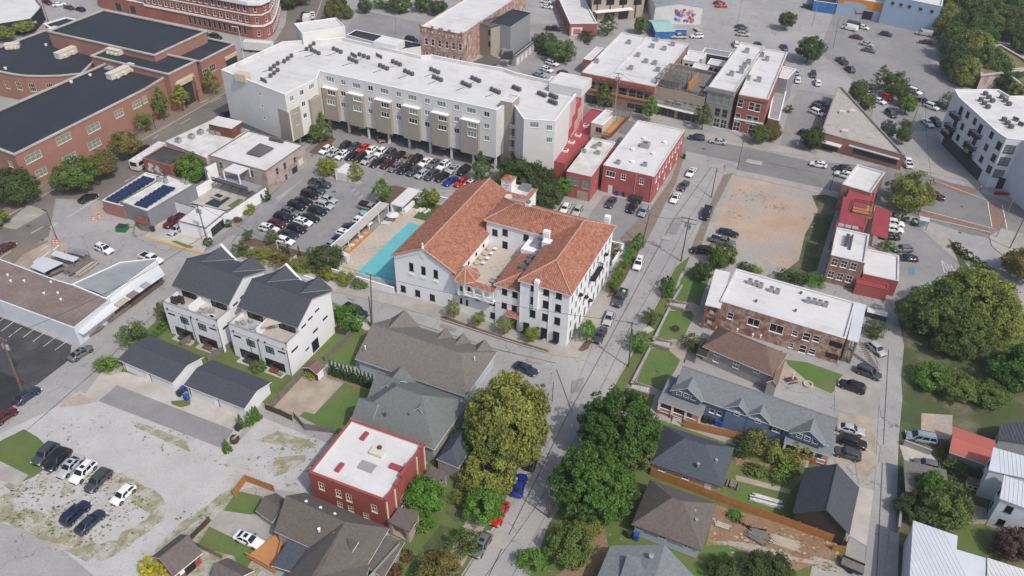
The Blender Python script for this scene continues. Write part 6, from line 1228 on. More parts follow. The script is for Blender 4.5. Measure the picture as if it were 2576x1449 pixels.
b=MB();b.poly([z3(wp(*T(0,1,x,y),.45),.45)for x,y in((2290,620),(2400,550),(2450,560),(2340,650))]);b.mk('lawn',q24_,cw)
b=MB();q=[wp(*T(0,1,x,y),3.3)for x,y in((2130,360),(2500,470),(2640,420),(2250,300))];b.prism(ccw(q),3.0,3.2);b.mk('terrace_floor',q39_,cw);balus(cw,ccw(q)[0],ccw(q)[1],3.2,1,q15_,q28_,.2)
q=rect(c=T(0,1,2250,265),b=T(0,1,2405,310),a=T(0,1,2345,195),z=5.8);b=MB();b.prism(q,5.6,5.8);b.mk('pergola_roof',q3_,cw)
for k in q:b=MB();b.ob(k,HU,.25,.25,3.2,5.6);b.mk('post',q6_,cw)
for x in range(5):b=MB();p=wp(*T(0,1,2180+x*90,430+x*22),1.5);b.ob(p,HU,.12,2.8,2.7,2.9);b.mk('beam',q7_,cw)
gb=flatb('graffiti_building','small derelict red brick building with blistered black roof and white graffiti on its wall',rect(c=(360,399),b=(430,419),a=(410,367),z=4.6),4.6,q30_,'asphalt_dark',.35,q30_,wins=[lambda b:b.win(1,*T(0,1,1755,268),.9,1.0,'gray/p')])
k_=random.Random(9);splash(gb,0,1.6,5.8,1.6,3.4,16,[q25_,q10_,q18_],'graffiti')
def sol(b):pass
sA=flatb('brick_solar_shop','brick half of the low avenue shop with solar panels on its white roof',rect(c=(253,504),b=(305,518),a=(370,435),z=3.6),3.6,q37_,q12_,.2,q12_)
sB=flatb('gray_solar_shop','grey block half of the low shop with rows of solar panels beside the white garage',rect(c=(305,510),b=(375,536),d=(487,462),z=4.2),4.2,'gray_block',q12_,.2,q1_)
def panels(root,pts,z,n):
 P=[g(*T(0,1,x,y),z+.35)[:2]for x,y in pts]
 for k in range(n):
  c=lerp(P[0],P[1],k/(n-1));off=(P[2]-P[0])
  for j in(0,1):
   q=c+off*j;u=off/NRM(off);v=NA([-u[1],u[0]]);
   b=MB();w_,d_=NRM(off)*.47,.62
   b.slab([z3(q-u*w_-v*d_,z+.2),z3(q+u*w_-v*d_,z+.2),z3(q+u*w_+v*d_,z+.5),z3(q-u*w_+v*d_,z+.5)],.05,0,1);b.mk('solar_panel',['solar','solar_grid'],root)
panels(sA.root,((1100,558),(1450,342),(1165,576)),3.4,9);panels(sB.root,((1395,600),(1655,432),(1462,618)),4.0,7)
for x,y,h in((1600,365,1.3),(1670,380,1.4),(1880,390,1.0),(1840,370,.8)):
 p=wp(*T(0,1,x,y),4.3);b=MB();b.tube(z3(p,4),z3(p,4+h),.55,.5,12);b.tube(z3(p,4+h),z3(p,4.03+h),.35,n=10,m=1);b.mk('exhaust_fan',[q18_,q19_],sB.root)
fs=empty('lean_to_shed',z3(wp(*T(0,1,1440,820)),0),'small lean-to shed with rusty brown roof against the grey solar shop','shed');b=MB();b.slab([tuple(g(*T(0,1,x,y),z))for x,y,z in((1350,780,2.0),(1470,812,2.0),(1500,745,2.8),(1370,715,2.8))],.12);b.mk('roof','rust',fs);b=MB();b.prism(ccw([wp(*T(0,1,x,y),2)for x,y in((1360,770),(1475,805),(1500,760),(1390,730))]),0,1.9);b.mk('wall',q1_,fs)
b=MB();b.prism(ccw([wp(*T(0,1,x,y))for x,y in((1415,870),(1500,885),(1500,850),(1440,840))]),0,1.6);b.mk('fence_box',q1_,fs)
ir=Bld('workshop','long low workshop with brown gravel roof beside the striped car park',ccw(gp([(-80,628),(-80,712),(0,757),(186,826),(277,754),(240,735),(128,700),(0,652)],4.2)),4.2,'clad_white');ir.flat(.1,.2,'brown_gravel','clad_white')
for x,y,j in((445,60,2),(585,55,2),(615,122,2),(245,1385,1),(110,1385,1),(515,1395,1),(80,1325,1)):vent(ir.root,*T(0,j,x,y),4.1,.18,.3,q0_)
im=Bld('metal_shed','storage shed with flat grey metal roof and white parapet next to the lumber yard',ccw(gp([(180,716),(267,752),(396,656),(395,650),(303,660)],4.4)),4.4,q10_);im.flat(.1,.2,q57_,q0_)
lc=empty('loading_canopy',z3(wp(300,760),0),'long white loading canopy with patched panels over stacks of lumber along the lane','canopy')
cn=[(190,832,2.8),(212,842,2.6),(310,764,2.6),(315,752,3.6)]
b=MB();b.slab([tuple(g(x,y,z))for x,y,z in((188,831,3.0),(209,842,2.7),(313,763,2.7),(277,750,3.9))],.12);b.mk('roof',q56_,lc)
b=MB();b.slab([tuple(g(x,y,z))for x,y,z in((277,750,3.9),(313,763,2.7),(415,690,2.7),(396,663,3.9))],.12);b.mk('roof',q56_,lc)
for k,(x0,x1)in enumerate(((300,325),(330,350),(365,380))):
 b=MB();f=lambda x:763-(x-313)*.72;b.slab([tuple(g(x0,f(x0)+0,2.95)),tuple(g(x1,f(x1),2.95)),tuple(g(x1-14,f(x1)-7,3.5)),tuple(g(x0-14,f(x0)-7,3.5))],.05);b.mk('roof_patch',[q29_,q1_,q57_][k],lc)
for k in range(9):p=wp(206+k*25,853-k*18.3);b=MB();b.ob(p,HV,.15,.15,0,2.7);b.mk('post',q1_,lc)
LR=random.Random(3)
def lumber(label,a,c_,n,m,rows=3,w=1.2,z=.2):
 a=NA(a);c_=NA(c_);rt_=empty('lumber_stack',z3((a+c_)/2,0),label,'lumber');d=(c_-a)/NRM(c_-a);v=NA([-d[1],d[0]]);L=NRM(c_-a)
 for i in range(rows):
  for k in range(n):
   l=L*LR.uniform(.75,1);b=MB();b.ob((a+c_)/2+v*((k-(n-1)/2)*w/n)+d*LR.uniform(-.1,.1)*L,d+v*LR.uniform(-.03,.03),l,w/n*.85,z+i*.16,z+i*.16+.13);b.mk('plank',m if LR.random()<.7 else q1_,rt_)
lumber('weathered lumber stack on the loading dock at the near end of the white canopy',wp(215,850),wp(258,822),4,'wood_pole',3,1.6)
lumber('weathered lumber stack along the middle of the loading dock',wp(268,812),wp(320,776),4,q1_,3,1.6);lumber('weathered lumber stack along the far loading dock',wp(328,770),wp(405,712),4,'wood_pole',4,1.6)
lumber('wide stack of grey beams in the lumber yard, nearest the tin sheet',wp(*T(0,1,670,1300),.5),wp(*T(0,1,900,1150),.5),6,q1_,4,3);lumber('stack of pale poles in the lumber yard next to the metal shed',wp(*T(0,1,760,1330),.5),wp(*T(0,1,960,1190),.5),4,'wood_pale',3,1.6);lumber('jumble of dark timbers behind the white canvas in the lumber yard',wp(*T(0,1,480,1310),.5),wp(*T(0,1,660,1230),.5),5,q33_,4,2)
for k,(pts,m,lab)in enumerate((([(300,1240),(440,1300),(640,1200),(430,1130)],q56_,'large pale tin sheet roof over the lumber yard rack'),([(510,1120),(740,1190),(800,1145),(560,1075)],q56_,'pale corrugated sheets on the lumber yard rack nearest the avenue'),([(640,1080),(840,1130),(890,1080),(710,1035)],q57_,'grey corrugated sheets on the lumber yard rack beside the white SUV'))):
 r=empty('sheet_rack',z3(wp(*T(0,1,*pts[0])),0),lab,'rack');P_=ccw([wp(*T(0,1,x,y),2)for x,y in pts]);n=6
 for j in range(n):b=MB();q=[lerp(P_[0],P_[1],j/n),lerp(P_[0],P_[1],(j+.97)/n),lerp(P_[3],P_[2],(j+.97)/n),lerp(P_[3],P_[2],j/n)];zz=2+.06*LR.random();b.prism(q,zz,zz+.05);b.mk('metal_sheet',m,r)
 for q in P_:b=MB();b.ob(q*.95+sum(P_)/4*.05,HU,.15,.15,0,2);b.mk('post',q1_,r)
for x,y in((365,1172),(470,1105),(565,1045)):sheet('concrete_block',[T(0,1,x-35,y+25),T(0,1,x-20,y+30),T(0,1,x+38,y-22),T(0,1,x+28,y-28)],q25_,8)
def townhouse(label,du,dv,furnk):
 O=g(735,947)[:2];t=R(-23.8);U=NA([math.cos(t),math.sin(t)]);V=NA([-U[1],U[0]]);O=O+U*du+V*dv
 P=lambda u,v:O+U*u+V*v;q4=lambda u0,u1,v0,v1:[P(u0,v0),P(u1,v0),P(u1,v1),P(u0,v1)]
 lo=Bld('townhouse_base' if 0 else 'townhouse',label,q4(-13,0,0,14.1),7.0,q46_,z0=0);root=lo.root
 for u,w in((2.2,.0),):pass
 lo.winuv(0,1.6,5.2,1.7,.4,'black/p',False);lo.winuv(0,4.6,4.1,1.9,1.6,'black/g:teal',False);lo.winuv(0,8.9,4.1,1.9,1.6,'black/g:teal',False);lo.winuv(0,11.6,5.2,1.7,.4,'black/p',False)
 for u in(3.6,9.4):lo.winuv(0,u,.1,4.6,2.4,'gray/bare')
 for u,z,w,h in((1.9,4.9,1.9,.45),(5.2,2.4,1.1,.4),(11.5,5.2,1.5,.45),(8.2,4.6,1.5,.45),(7.6,.4,2,2.6)):lo.winuv(1,u,z,w,h,'black/p' if h<1 else 'black/q',False)
 lo.walls()
 b=MB();b.poly([z3(p,7.0)for p in q4(-12.8,-.2,0.2,4)]);b.mk('terrace_floor',q5_,root)
 for(a,c_)in((P(-13,.1),P(0,.1)),(P(-.1,0),P(-.1,3.9)),(P(-12.9,0),P(-12.9,3.9))):
  b=MB();d=c_-a;b.ob((a+c_)/2,d,NRM(d),.2,7,7.95);b.mk('parapet',q46_,root);b=MB();b.ob((a+c_)/2,d,NRM(d)+.1,.3,7.95,8.05);b.mk('coping','frame_gray',root)
 b=MB();b.prism(q4(-6.7,-6.5,.2,3.9),7,8.9);b.mk('party_wall',q46_,root)
 up=Bld.__new__(Bld);up.pl=[P2(p)for p in q4(-13,0,3.8,14.1)];up.root=root;up.z0=7;up.z1=9.4;up.mat=q46_;up.w={};up.W=MB();up.nowall=()
 for u,w in((3.2,3.6),(10.4,3.8)):up.winuv(0,u,7.12,w,2.05,'black/t',False)
 for u in(1.5,3.6,5.8):up.winuv(1,u,7.9+(u-1.5)*.15,1.3,.4,'black/p',False)
 up.walls()
 e0,rz0,e1=9.35,12.5,10.1;rv=8.4;oh=.45
 A=z3(P(-13.3,3.3),e0);B=z3(P(.35,3.3),e0);C=z3(P(.35,rv),rz0);D=z3(P(-13.3,rv),rz0);E1=z3(P(.35,14.5),e1);E2=z3(P(-13.3,14.5),e1)
 b=MB();b.slab([A,B,C,D],.2,0,1);b.slab([D,C,E1,E2],.2,0,1);
 for uc in(-10.3,-2.7):
  pk=z3(P(uc,14.7),12.3);rr=z3(P(uc,rv+.6),12.35);hw=2.9;l=z3(P(uc-hw,14.7),e1+.1);r=z3(P(uc+hw,14.7),e1+.1)
  b.slab([l,rr,pk]if 0 else[l,pk,rr],.15,0,1);b.slab([pk,r,rr],.15,0,1)
 b.mk('roof',[q54_,'frame_gray'],root)
 b=MB();b.tube(NA(D)+[0,0,.02],NA(C)+[0,0,.02],.12,n=6);b.mk('ridge_cap',q54_,root)
 b=MB()
 for uc in(-10.3,-2.7):b.poly([z3(P(uc+2.9,14.1),9.4),z3(P(uc-2.9,14.1),9.4),z3(P(uc,14.1),12.1)])
 b.mk('gable_front',q46_,root)
 for s in(0,-13):
  b=MB();b.poly([z3(P(s,3.8),9.4),z3(P(s,14.1),9.4),z3(P(s,14.1),10.0),z3(P(s,rv),12.3),z3(P(s,3.8),9.45)]);b.mk('gable_wall',q46_,root)
 for i,s in enumerate((-1,)):
  a=z3(P(-10.3-3.1,14.75),9.9);pk=z3(P(-10.3,14.75),12.9);c_=z3(P(-10.3+3.1,14.75),9.9)
  for x,y in((a,pk),(pk,c_)):
   b=MB();d=NA(y)-NA(x);n_=NA([*V,0])*.22;b.slab([tuple(NA(x)-n_),tuple(NA(y)-n_),tuple(NA(y)+n_),tuple(NA(x)+n_)],.35);b.mk('white_bargeboard',q0_,root,fix=True)
 for u in(-8.6,-6.6,-.05):
  b=MB();b.tube(z3(P(u,-.06),.2),z3(P(u,-.06),6.3),.05,n=5);b.mk('downpipe',q15_,root)
 lo.trimband(0,6.28,6.36,.06,'frame_gray','trim_line')
 for u in(1,6.7,8.2,12.2):lo.box_on(0,u,6.4,6.75,.2,.2,q15_,'wall_lamp')
 for u in(3.6,9.4):b=MB();b.prism(q4(-13+u-2.3,-13+u+2.3,-1.4,0),0,.15);b.mk('patio_slab',q5_,root)
 return root,P,t
r1_,P1,t1=townhouse('white townhouse pair with dark gabled roof and roof terraces nearest the lumber dock',-15.4,-.3,0)
r2_,P2_,t2=townhouse('white townhouse pair with dark gabled roof and a sun sail on its terrace',0,0,1)
furn('patio_table','table','dark oval dining table on the left terrace of the first townhouse pair',P1(-11.2,2),7,[('top',q7_,[(-1,-.6,.7,1,.6,.76)]),('chairs',q17_,[(-1.5,-.3,.05,-1.1,.3,.8),(1.1,-.3,.05,1.5,.3,.8),(-.6,.75,.05,-.1,1.1,.8),(.1,.75,.05,.6,1.1,.8),(-.6,-1.1,.05,-.1,-.75,.8),(.1,-1.1,.05,.6,-.75,.8)]),('leg',q7_,[(-.1,-.1,0,.1,.1,.7)])],t1)
for k in range(3):furn('terrace_sofa','sofa',['grey sofa piece nearest the parapet on the second terrace of the first townhouses','grey sofa piece in the middle of the second terrace of the first townhouses','grey sofa piece nearest the glass doors of the first townhouses'][k],P1(-5.2+k*.9,1.5+k*.5),7,[('seat',q49_,[(-.5,-.4,.1,.5,.4,.4)]),('backrest',q49_,[(-.5,.3,.4,.5,.4,.75)])],t1+k)
furn('round_table','table','round white table at the corner of the first townhouses terrace',P1(-1.9,.9),7,[('top',q0_,[(-.5,-.5,.65,.5,.5,.7),(-.62,-.28,.65,.62,.28,.7)]),('leg',q7_,[(-.05,-.05,0,.05,.05,.65)])],t1)
b=MB();q=[g(672,820,9.0),g(709,812,9.2),g(674,803,9.6)];
ss=empty('sun_sail',z3(P2_(-4.8,2),7),'tan triangular sun sail over the right terrace of the second townhouses','shade sail');b.slab([z3(P2_(-6.3,.9),8.7),z3(P2_(-2.8,3.6),9.2),z3(P2_(-6.3,3.7),9.3)],.03);b.mk('sail',q59_,ss)
furn('chaise','lounger','blue folding lounger on the left terrace of the second townhouses',P2_(-8.6,1.6),7,[('seat','mural_blue',[(-.8,-.3,.25,.4,.3,.33)]),('backrest','mural_blue',[(.4,-.3,.3,.95,.3,.6)]),('legs',q7_,[(-.7,-.28,0,-.65,.28,.25),(.5,-.28,0,.55,.28,.25)])],t2+.6)
for k in range(3):furn('armchair','chair',f"grey wicker armchair, {ORD[k]} from the parapet corner on the second townhouses",P2_(-12.0+k*.9,1.0+k*.95),7,[('seat',q49_,[(-.35,-.35,.1,.35,.35,.42)]),('backrest',q49_,[(-.35,.25,.42,.35,.38,.85)])],t2+k*1.3,'grey wicker armchairs on the second townhouses')
for P_,nm in((P1,'first'),(P2_,'second')):
 for k,u in enumerate((-9.6,-3.6)):
  furn('patio_set','chair',f"{['dark','red'][k]} cushioned patio sofa under the ground floor porch of the {nm} townhouses",P_(u,-.6),.15,[('seat',q17_ if k==0 else 'rust',[(-.9,-.4,.1,.9,.35,.45)]),('backrest',q17_ if k==0 else 'rust',[(-.9,.3,.45,.9,.42,.85)]),('table',q1_,[(1.2,-.5,.0,1.9,.2,.4)])],t1)
def garage(label,c,b_,d,hz):
 pl=rect(c=c,b=b_,d=d,z=3.0);G=Bld('garage',label,offset([P2(p)for p in pl],-.35),2.8,q46_);L=NRM(G.pl[1]-G.pl[0])
 G.walls();
 for u in(L*.28,L*.74):
  for k in range(4):G.box_on(0,u,.06+k*.55,.06+k*.55+.52,4.6,.04,q10_,'door_panel')
  G.box_on(0,u,2.28,2.4,4.9,.08,q0_,'door_trim')
 for u in(.12,L*.52):G.box_on(0,u+.3,0,2.5,.12,.05,q15_,'downpipe')
 gable(G,3.75,q54_,.35,'B',hipf=.0,hipb=.0,edge=q0_);return G
g1=garage('white double garage with dark roof nearest the side street',(291,900),(427.5,958),(517,897),0);g2=garage('white double garage with dark roof nearest the wooden gate',(455,963),(607.5,1023),(688,960),0)
sh=Bld('garden_shed','small garden shed with rusty curved roof and white double door by the tall green hedge',rect(c=T(1,2,490,790),b=T(1,2,615,850),a=T(1,2,545,725),z=2.3),2.2,q33_);sh.walls();gable(sh,2.9,'shingle_tan',.25,'A');L=NRM(sh.pl[2]-sh.pl[1]);sh.box_on(1,L*.5,.1,2.0,L*.8,.05,q0_,'door')
gh=Bld('gray_bungalow','pale blue sided house with long grey shingle roof below the cross street',rect(c=(903,897),a=(942,850),b=(1170,988),z=3.7,l=None),3.6,'blue_pale')
D0=pdir(gh.pl,0);V0=NA([-D0[1],D0[0]]);dep=12.0;c_=gh.pl[0];wl_=NRM(gh.pl[1]-gh.pl[0])
gh.pl=[c_,c_+D0*wl_,c_+D0*wl_+V0*dep,c_+V0*dep]
for x,y,w,h in((1270,795,2.2,.9),(1430,850,1.6,.9)):gh.win(0,*T(1,2,x,y),w,h,'white/v')
for x,y,w in((1285,890,2.4),(1430,945,1.4)):gh.win(0,*T(1,2,x,y),w,1.5,'white/v')
gh.walls();gable(gh,6.8,'shingle_gray',.5,'B',hipb=.6)
for k,(u,hw)in enumerate(((2.6,3.2),(11.5,1.5),(15.2,1.5),(19.6,1.9))):
 a=c_+D0*u+V0*(dep+.7);zz=5.2 if hw<2 else 6.4;b=MB();ri=c_+D0*u+V0*(dep*.52)
 b.slab([z3(a-D0*hw,3.3),z3(a,zz),z3(ri,zz)],.15,0,1)if 0 else None
 b.slab([z3(a+D0*hw,3.2),z3(a,zz),z3(ri,zz+.05)],.15,0,1);b.slab([z3(a,zz),z3(a-D0*hw,3.2),z3(ri,zz+.05)],.15,0,1);b.mk('gable_roof',['shingle_gray',q0_],gh.root,fix=True)
 b=MB();b.poly([z3(a-V0*.4+D0*(hw-.3),2),z3(a-V0*.4-D0*(hw-.3),2),z3(a-V0*.4-D0*(hw-.3),3.4),z3(a-V0*.4,zz-.2),z3(a-V0*.4+D0*(hw-.3),3.4)]);b.mk('gable_wall','blue_pale',gh.root)
for x,y in((1528,510),(1632,538),(1100,605),(2107,692),(2200,718)):vent(gh.root,*T(1,2,x,y),5.5,.1,.5,q0_)
gg=Bld('green_gray_house','large house with complicated grey green hipped roof between two big trees',offset([P2(p)for p in rect(c=(888,1049),b=(1101,1129),d=(1172,1000),z=5)],-.5),4.9,q26_);gg.walls()
gable(gg,8.9,q62_,.5,'B',hipf=.9,hipb=.9)
D1=pdir(gg.pl,0);V1=NA([-D1[1],D1[0]])
def xgable(b,u,v,ax,l,hw,z,zr,roof,wall='white_siding',edge=q0_,oh=.3,back=None):
 "gable whose ridge runs from the face at (u,v) inwards by l; ax 0 faces -V, 1 faces +U, 2 faces +V, 3 faces -U"
 d=pdir(b.pl,0);vv=NA([-d[1],d[0]]);c=b.pl[0]+d*u+vv*v;o=[-vv,d,vv,-d][ax];s=NA([-o[1],o[0]])
 f=c+o*oh;bk=c-o*l;h2=hw+oh;zz=z-(zr-z)/hw*oh;m=MB();zb_=zr if back is None else back
 m.slab([z3(f-s*h2,zz),z3(f,zr),z3(bk,zb_),z3(bk-s*(h2 if back is None else.05),zz if back is None else zb_)],.15,0,1);m.slab([z3(f,zr),z3(f+s*h2,zz),z3(bk+s*(h2 if back is None else.05),zz if back is None else zb_),z3(bk,zb_)],.15,0,1)
 m.mk('gable_roof',[roof,edge],b.root,fix=True)
 m=MB();m.poly([z3(c-s*hw,z),z3(c+s*hw,z),z3(c,zr-.12)]);m.mk('gable_wall',wall,b.root);return c,o,s
gl=NRM(gg.pl[1]-gg.pl[0]);gd=NRM(gg.pl[3]-gg.pl[0])
xgable(gg,2.6,gd,2,5,2.6,4.9,7.6,q62_,q26_);xgable(gg,0,gd-3.5,3,4.5,3.2,4.9,8.0,q62_,q26_);xgable(gg,0,2.2,3,3.5,2.2,4.9,6.9,q62_,q26_)
xgable(gg,gl-4.5,3.6,0,2.5,1.6,6.5,8.3,q62_,q26_)
pq=[g(1101,1150,3.4)[:2],g(1152,1171,3.4)[:2],g(1202,1092,3.4)[:2],g(1150,1075,3.4)[:2]]
pp=Bld('house_porch' if 0 else 'porch','dark slate roofed front porch on the street side of the grey green house',pq,3.3,q26_);pp.w={};pp.walls();gable(pp,5.0,'shingle_navy',.2,'A',hipf=.8,hipb=.8)
for x,y in((1575,1062),(1730,1135),(1305,1270),(1555,1250),(1540,1282)):vent(gg.root,*T(1,2,x,y),6.6,.15,.4,q19_)
def rsw(b):
 for x,y in((658,545),(830,618),(935,662),(1190,770)):b.win(0,*T(1,3,x,y),1.0,1.7,'cream/g')
 for x,y in((845,730),(955,775),(1110,845)):b.win(0,*T(1,3,x,y),1.0,1.3,'cream/g')
 b.win(1,*T(1,3,1475,690),1.1,2.2,'cream/g');b.win(1,*T(1,3,1560,560),1.1,1.6,'cream/g')
rs=flatb('red_flat_house','red stucco two storey house with flat white roof and stepped parapet near the bottom',rect(c=(773,1187),b=(966,1260),d=(1070,1120),z=6.8),6.8,'red_stucco',q3_,.35,'red_stucco',wins=[rsw],cp=.06,t=.35)
L=NRM(rs.pl[2]-rs.pl[1])
for u,w in((.6,1.2),(L*.3,1.4),(L*.5,3),(L*.68,1.4),(L-.6,1.2)):
 A=rs.pl[1]+pdir(rs.pl,1)*u;b=MB();b.ob(A,pdir(rs.pl,1),w,.5,6.8,7.3 if w<2.5 else 7.7);b.mk('parapet_step','red_stucco',rs.root)
for u in(.15,2.6,L-2.6,L-.15):rs.box_on(1,u,0,6.6,.3,.12,'cream_trim','pilaster')
for x,y,w,d in((1090,40,.7,1.7),(840,355,.7,1.7),(1415,358,2.3,.9)):
 p=g(*T(1,3,x,y),6.7)[:2];b=MB();b.ob(p,HU,w,d,6.45,6.9);b.mk('skylight',q32_,rs.root)
p=g(*T(1,3,1115,345),6.6)[:2];b=MB();b.ob(p,HU,2.6,1.7,6.45,6.6);b.mk('roof_hatch',q18_,rs.root)
p=g(*T(1,3,1220,200),6.9)[:2];b=MB();b.ob(p,HU,2.2,1.4,6.45,7.1);b.tube(z3(p+HV*.7,7.1),z3(p+HV*.7,7.35),.4,n=10,m=1);b.mk('air_unit',['hvac_cream','rust'],rs.root)
def porch(label,pts,z,m=q55_,post=q29_,root=None):
 P_=ccw([g(x,y,z)[:2]for x,y in pts]);r=empty('porch',z3(sum(P_)/4,0),label,'porch')
 b=MB();b.prism(P_,z-.25,z);b.mk('roof',m,r)
 for q in offset([P2(k)for k in P_],-.35):b=MB();b.ob(q,HU,.5,.5,0,z-.25);b.mk('pier',post,r)
 b=MB();b.prism(offset([P2(k)for k in P_],-.1),0,.5);b.mk('floor',post,r)
 for i in(0,1,2):q=offset([P2(k)for k in P_],-.35);balus(r,q[i],q[i+1],.5,.9,post,'balustrade',.4)
 return r
porch('flat roofed front porch with tan piers, nearer of two on the red stucco house',[(976,1313),(1004,1275),(1056,1287),(1029,1337)],3.2)
porch('flat roofed porch between the crape myrtle and the grey green house',[(1068,1196),(1085,1172),(1126,1190),(1104,1210)],3.0,post=q26_)
bh=Bld('brown_roof_house','house with brown shingle cross gabled roof at the bottom centre, next to the orange deck',ccw([g(*q,3.8)[:2]for q in((697,1333),(780,1374),(742,1432),(800,1500),(880,1500),(1005,1362),(770,1254),(722,1262))]),3.7,q26_);bh.walls()
def rfaces(b,faces,m,t=.18,edge=q0_,name='roof'):
 k=MB();
 for F in faces:
  P_=[tuple(g(x,y,z))for x,y,z in F];a=sum(P_[i-1][0]*P_[i][1]-P_[i][0]*P_[i-1][1]for i in range(len(P_)))
  if a<0:P_=P_[::-1]
  k.slab(P_,t,0,1)
 k.mk(name,[m,edge],b.root)
rfaces(bh,[[(689,1336,3.7),(719,1247,6.4),(868,1313,6.6),(778,1377,3.7)],[(719,1247,6.4),(769,1239,3.9),(980,1329,3.9),(868,1313,6.6)],[(868,1313,6.6),(980,1329,3.9),(925,1420,3.9),(800,1450,6.6)],[(868,1313,6.6),(800,1450,6.6),(740,1520,6.6),(660,1520,3.8),(734,1436,3.8),(778,1377,3.7)],[(800,1450,6.6),(925,1420,3.9),(930,1426,3.9),(900,1520,5.5),(740,1520,6.6)]],q61_)
rfaces(bh,[[(976,1345,3.2),(1018,1364,3.0),(965,1455,3.0),(918,1424,3.2)]],q55_,name='porch_roof')
rfaces(bh,[[(683,1423,3.2),(728,1356,3.3),(777,1376,3.3),(737,1440,3.2)]],'shingle_navy',name='flat_roof')
for x,y in((508,712),(652,775),(795,838),(635,988),(795,1032)):vent(bh.root,*T(1,3,x,y),5.6,.18,.3,q0_)
p=[g(893,1362,7),g(902,1386,5.2),g(884,1392,5.0),g(872,1357,6.6)];b=MB();b.slab([tuple(g(875,1354,6.6)),tuple(g(903,1362,6.9)),tuple(g(884,1392,5.3)),tuple(g(873,1375,5.6))],.2,0,1);b.mk('dormer',[q61_,q0_],bh.root,fix=True)
dk2=empty('orange_deck',z3(g(660,1400)[:2],0),'orange stained wooden deck beside the brown roof house','deck');P_=ccw([g(x,y,.8)[:2]for x,y in((620,1400),(643,1412),(692,1440),(712,1362),(694,1342),(640,1385))]);b=MB();b.prism(P_,.5,.8);b.mk('floor',q48_,dk2)
for i in range(len(P_)-2):balus(dk2,P_[i],P_[i+1],.8,1.0,q48_,q28_,.25)
s1_=Bld('garden_shed','grey shingle shed behind the left end of the brown roof house',rect(c=(652,1283),b=(688,1308),a=(690,1240),z=2.5),2.4,q26_);s1_.walls();gable(s1_,3.5,q61_,.3,'B')
rg=Bld('red_garage','small orange red garage with grey gabled roof in the bottom left corner yard',rect(c=(392,1398),b=(440,1440),d=(495,1385),z=2.8),2.7,'red_stucco');rg.walls();gable(rg,4.4,q55_,.4,'A');L=NRM(rg.pl[2]-rg.pl[1]);rg.box_on(1,L*.55,.1,2.3,1.7,.06,q15_,'door');rg.box_on(1,L*.25,1,2,.8,.05,q0_,'window')
tn=Bld('tan_shed','low shed with mauve brown roof at the bottom edge beside the fence',rect(c=(540,1455),b=(600,1485),a=(565,1402),z=2.5),2.4,'beige');tn.walls();gable(tn,3.6,q55_,.3,'B')
def wbw(b):
 for x,y,w,h in((2195,280,1.2,1.6),(2430,345,2.4,1.8)):b.win(0,*T(2,2,x,y),w,h,q20_ if w<2 else 'white/v')
 for x,y,w,h in((85,410,2.6,2.0),(270,455,1.1,1.3),(388,490,1.4,1.9),(485,510,1.3,1.5),(232,578,.9,1.2),(345,622,1.3,1.9),(443,640,1.3,1.4)):b.win(0,*T(3,2,x,y),w,h,q20_ if w<2 else 'white/v')
 for x,y in((692,575),(648,690)):b.win(0,*T(3,2,x,y),2.4,1.4,'gray/bare')
wb=flatb('brick_fourplex','two storey mottled brick fourplex with white flat roof, front and rear porches',rect(c=(1813,758),b=(2128,853),d=(2152,762),z=6.3),6.3,'mottled_brick',q3_,.25,q3_,wins=[wbw])
for x,y in((2455,140),):vent(wb.root,*T(2,2,x,y),6.1,.2,.4,q19_)
for x,y in((330,58),(275,235)):vent(wb.root,*T(3,2,x,y),6.1,.2,.4,q19_)
for x,y in((400,140),(460,150),(515,165),(575,180),(30,30),(90,50)):hv(wb.root,*T(3,2,x,y),6.15,.95,.8,1.0)
for x,y in((2390,1400),(2450,1420),(2500,1440)):hv(wb.root,*T(2,1,x,y),6.15,.95,.8,1.0)
def deckporch(label,c,b_,a,z,m,post,fl=(3.0,),name='porch'):
 P_=rect(c=c,b=b_,a=a,z=z);r=empty(name,z3(sum(P_)/4,0),label,'porch');b=MB();b.prism(P_,z-.2,z);b.mk('roof',m,r);I=offset([P2(k)for k in P_],-.35)
 for q in I:b=MB();b.ob(q,HU,.45,.45,0,z-.2);b.mk('pier',post,r)
 for f in(0.4,)+tuple(fl):
  b=MB();b.prism(I,f-.2,f);b.mk('floor',q8_,r)
  for i in(0,1,3):balus(r,I[i],I[(i+1)%4],f,.9,post if f<3 else post,q28_,.4)
 return r
deckporch('two storey brick front porch with white roof on the brick fourplex',(1767,765),(1806,774),(1806,678),6.0,q3_,q30_)
deckporch('two storey timber rear porch with white roof on the brick fourplex',(2131,853),(2159,861),(2154,760),5.6,q56_,q1_)
st=empty('back_stairs',z3(g(2180,880)[:2],0),'grey wooden outside stairs behind the brick fourplex','stairs')
for k in range(12):b=MB();p=lerp(g(2165,862,3)[:2],g(2202,930,0)[:2],k/11);b.ob(p,HU,1.2,.32,2.9-k*.25,3.0-k*.25);b.mk('tread',q1_,st)
for s in(0,1):b=MB();o_=HU*(.6 if s else-.6);b.tube(z3(g(2165,862,3)[:2]+o_,3.9),z3(g(2202,930,0)[:2]+o_,1),.06,n=5);b.mk('handrail',q1_,st)
hb=Bld('gray_sided_house','grey sided house with tan brown hipped roof tucked in front of the brick fourplex',offset([P2(p)for p in rect(c=(1777,870),b=(1955,946),a=(1800,812),z=4.2)],-.4),4.1,q26_)
for x,y in((2068,645),(2272,705),(2480,765)):hb.win(0,*T(2,2,x,y),1.2,1.3,'white/v')
for x,y in((2048,730),(2250,792),(2460,850)):hb.win(0,*T(2,2,x,y),1.1,.6,'white/v')
hb.walls();gable(hb,6.6,'shingle_tan',.45,'B',hipf=.9,hipb=.9)
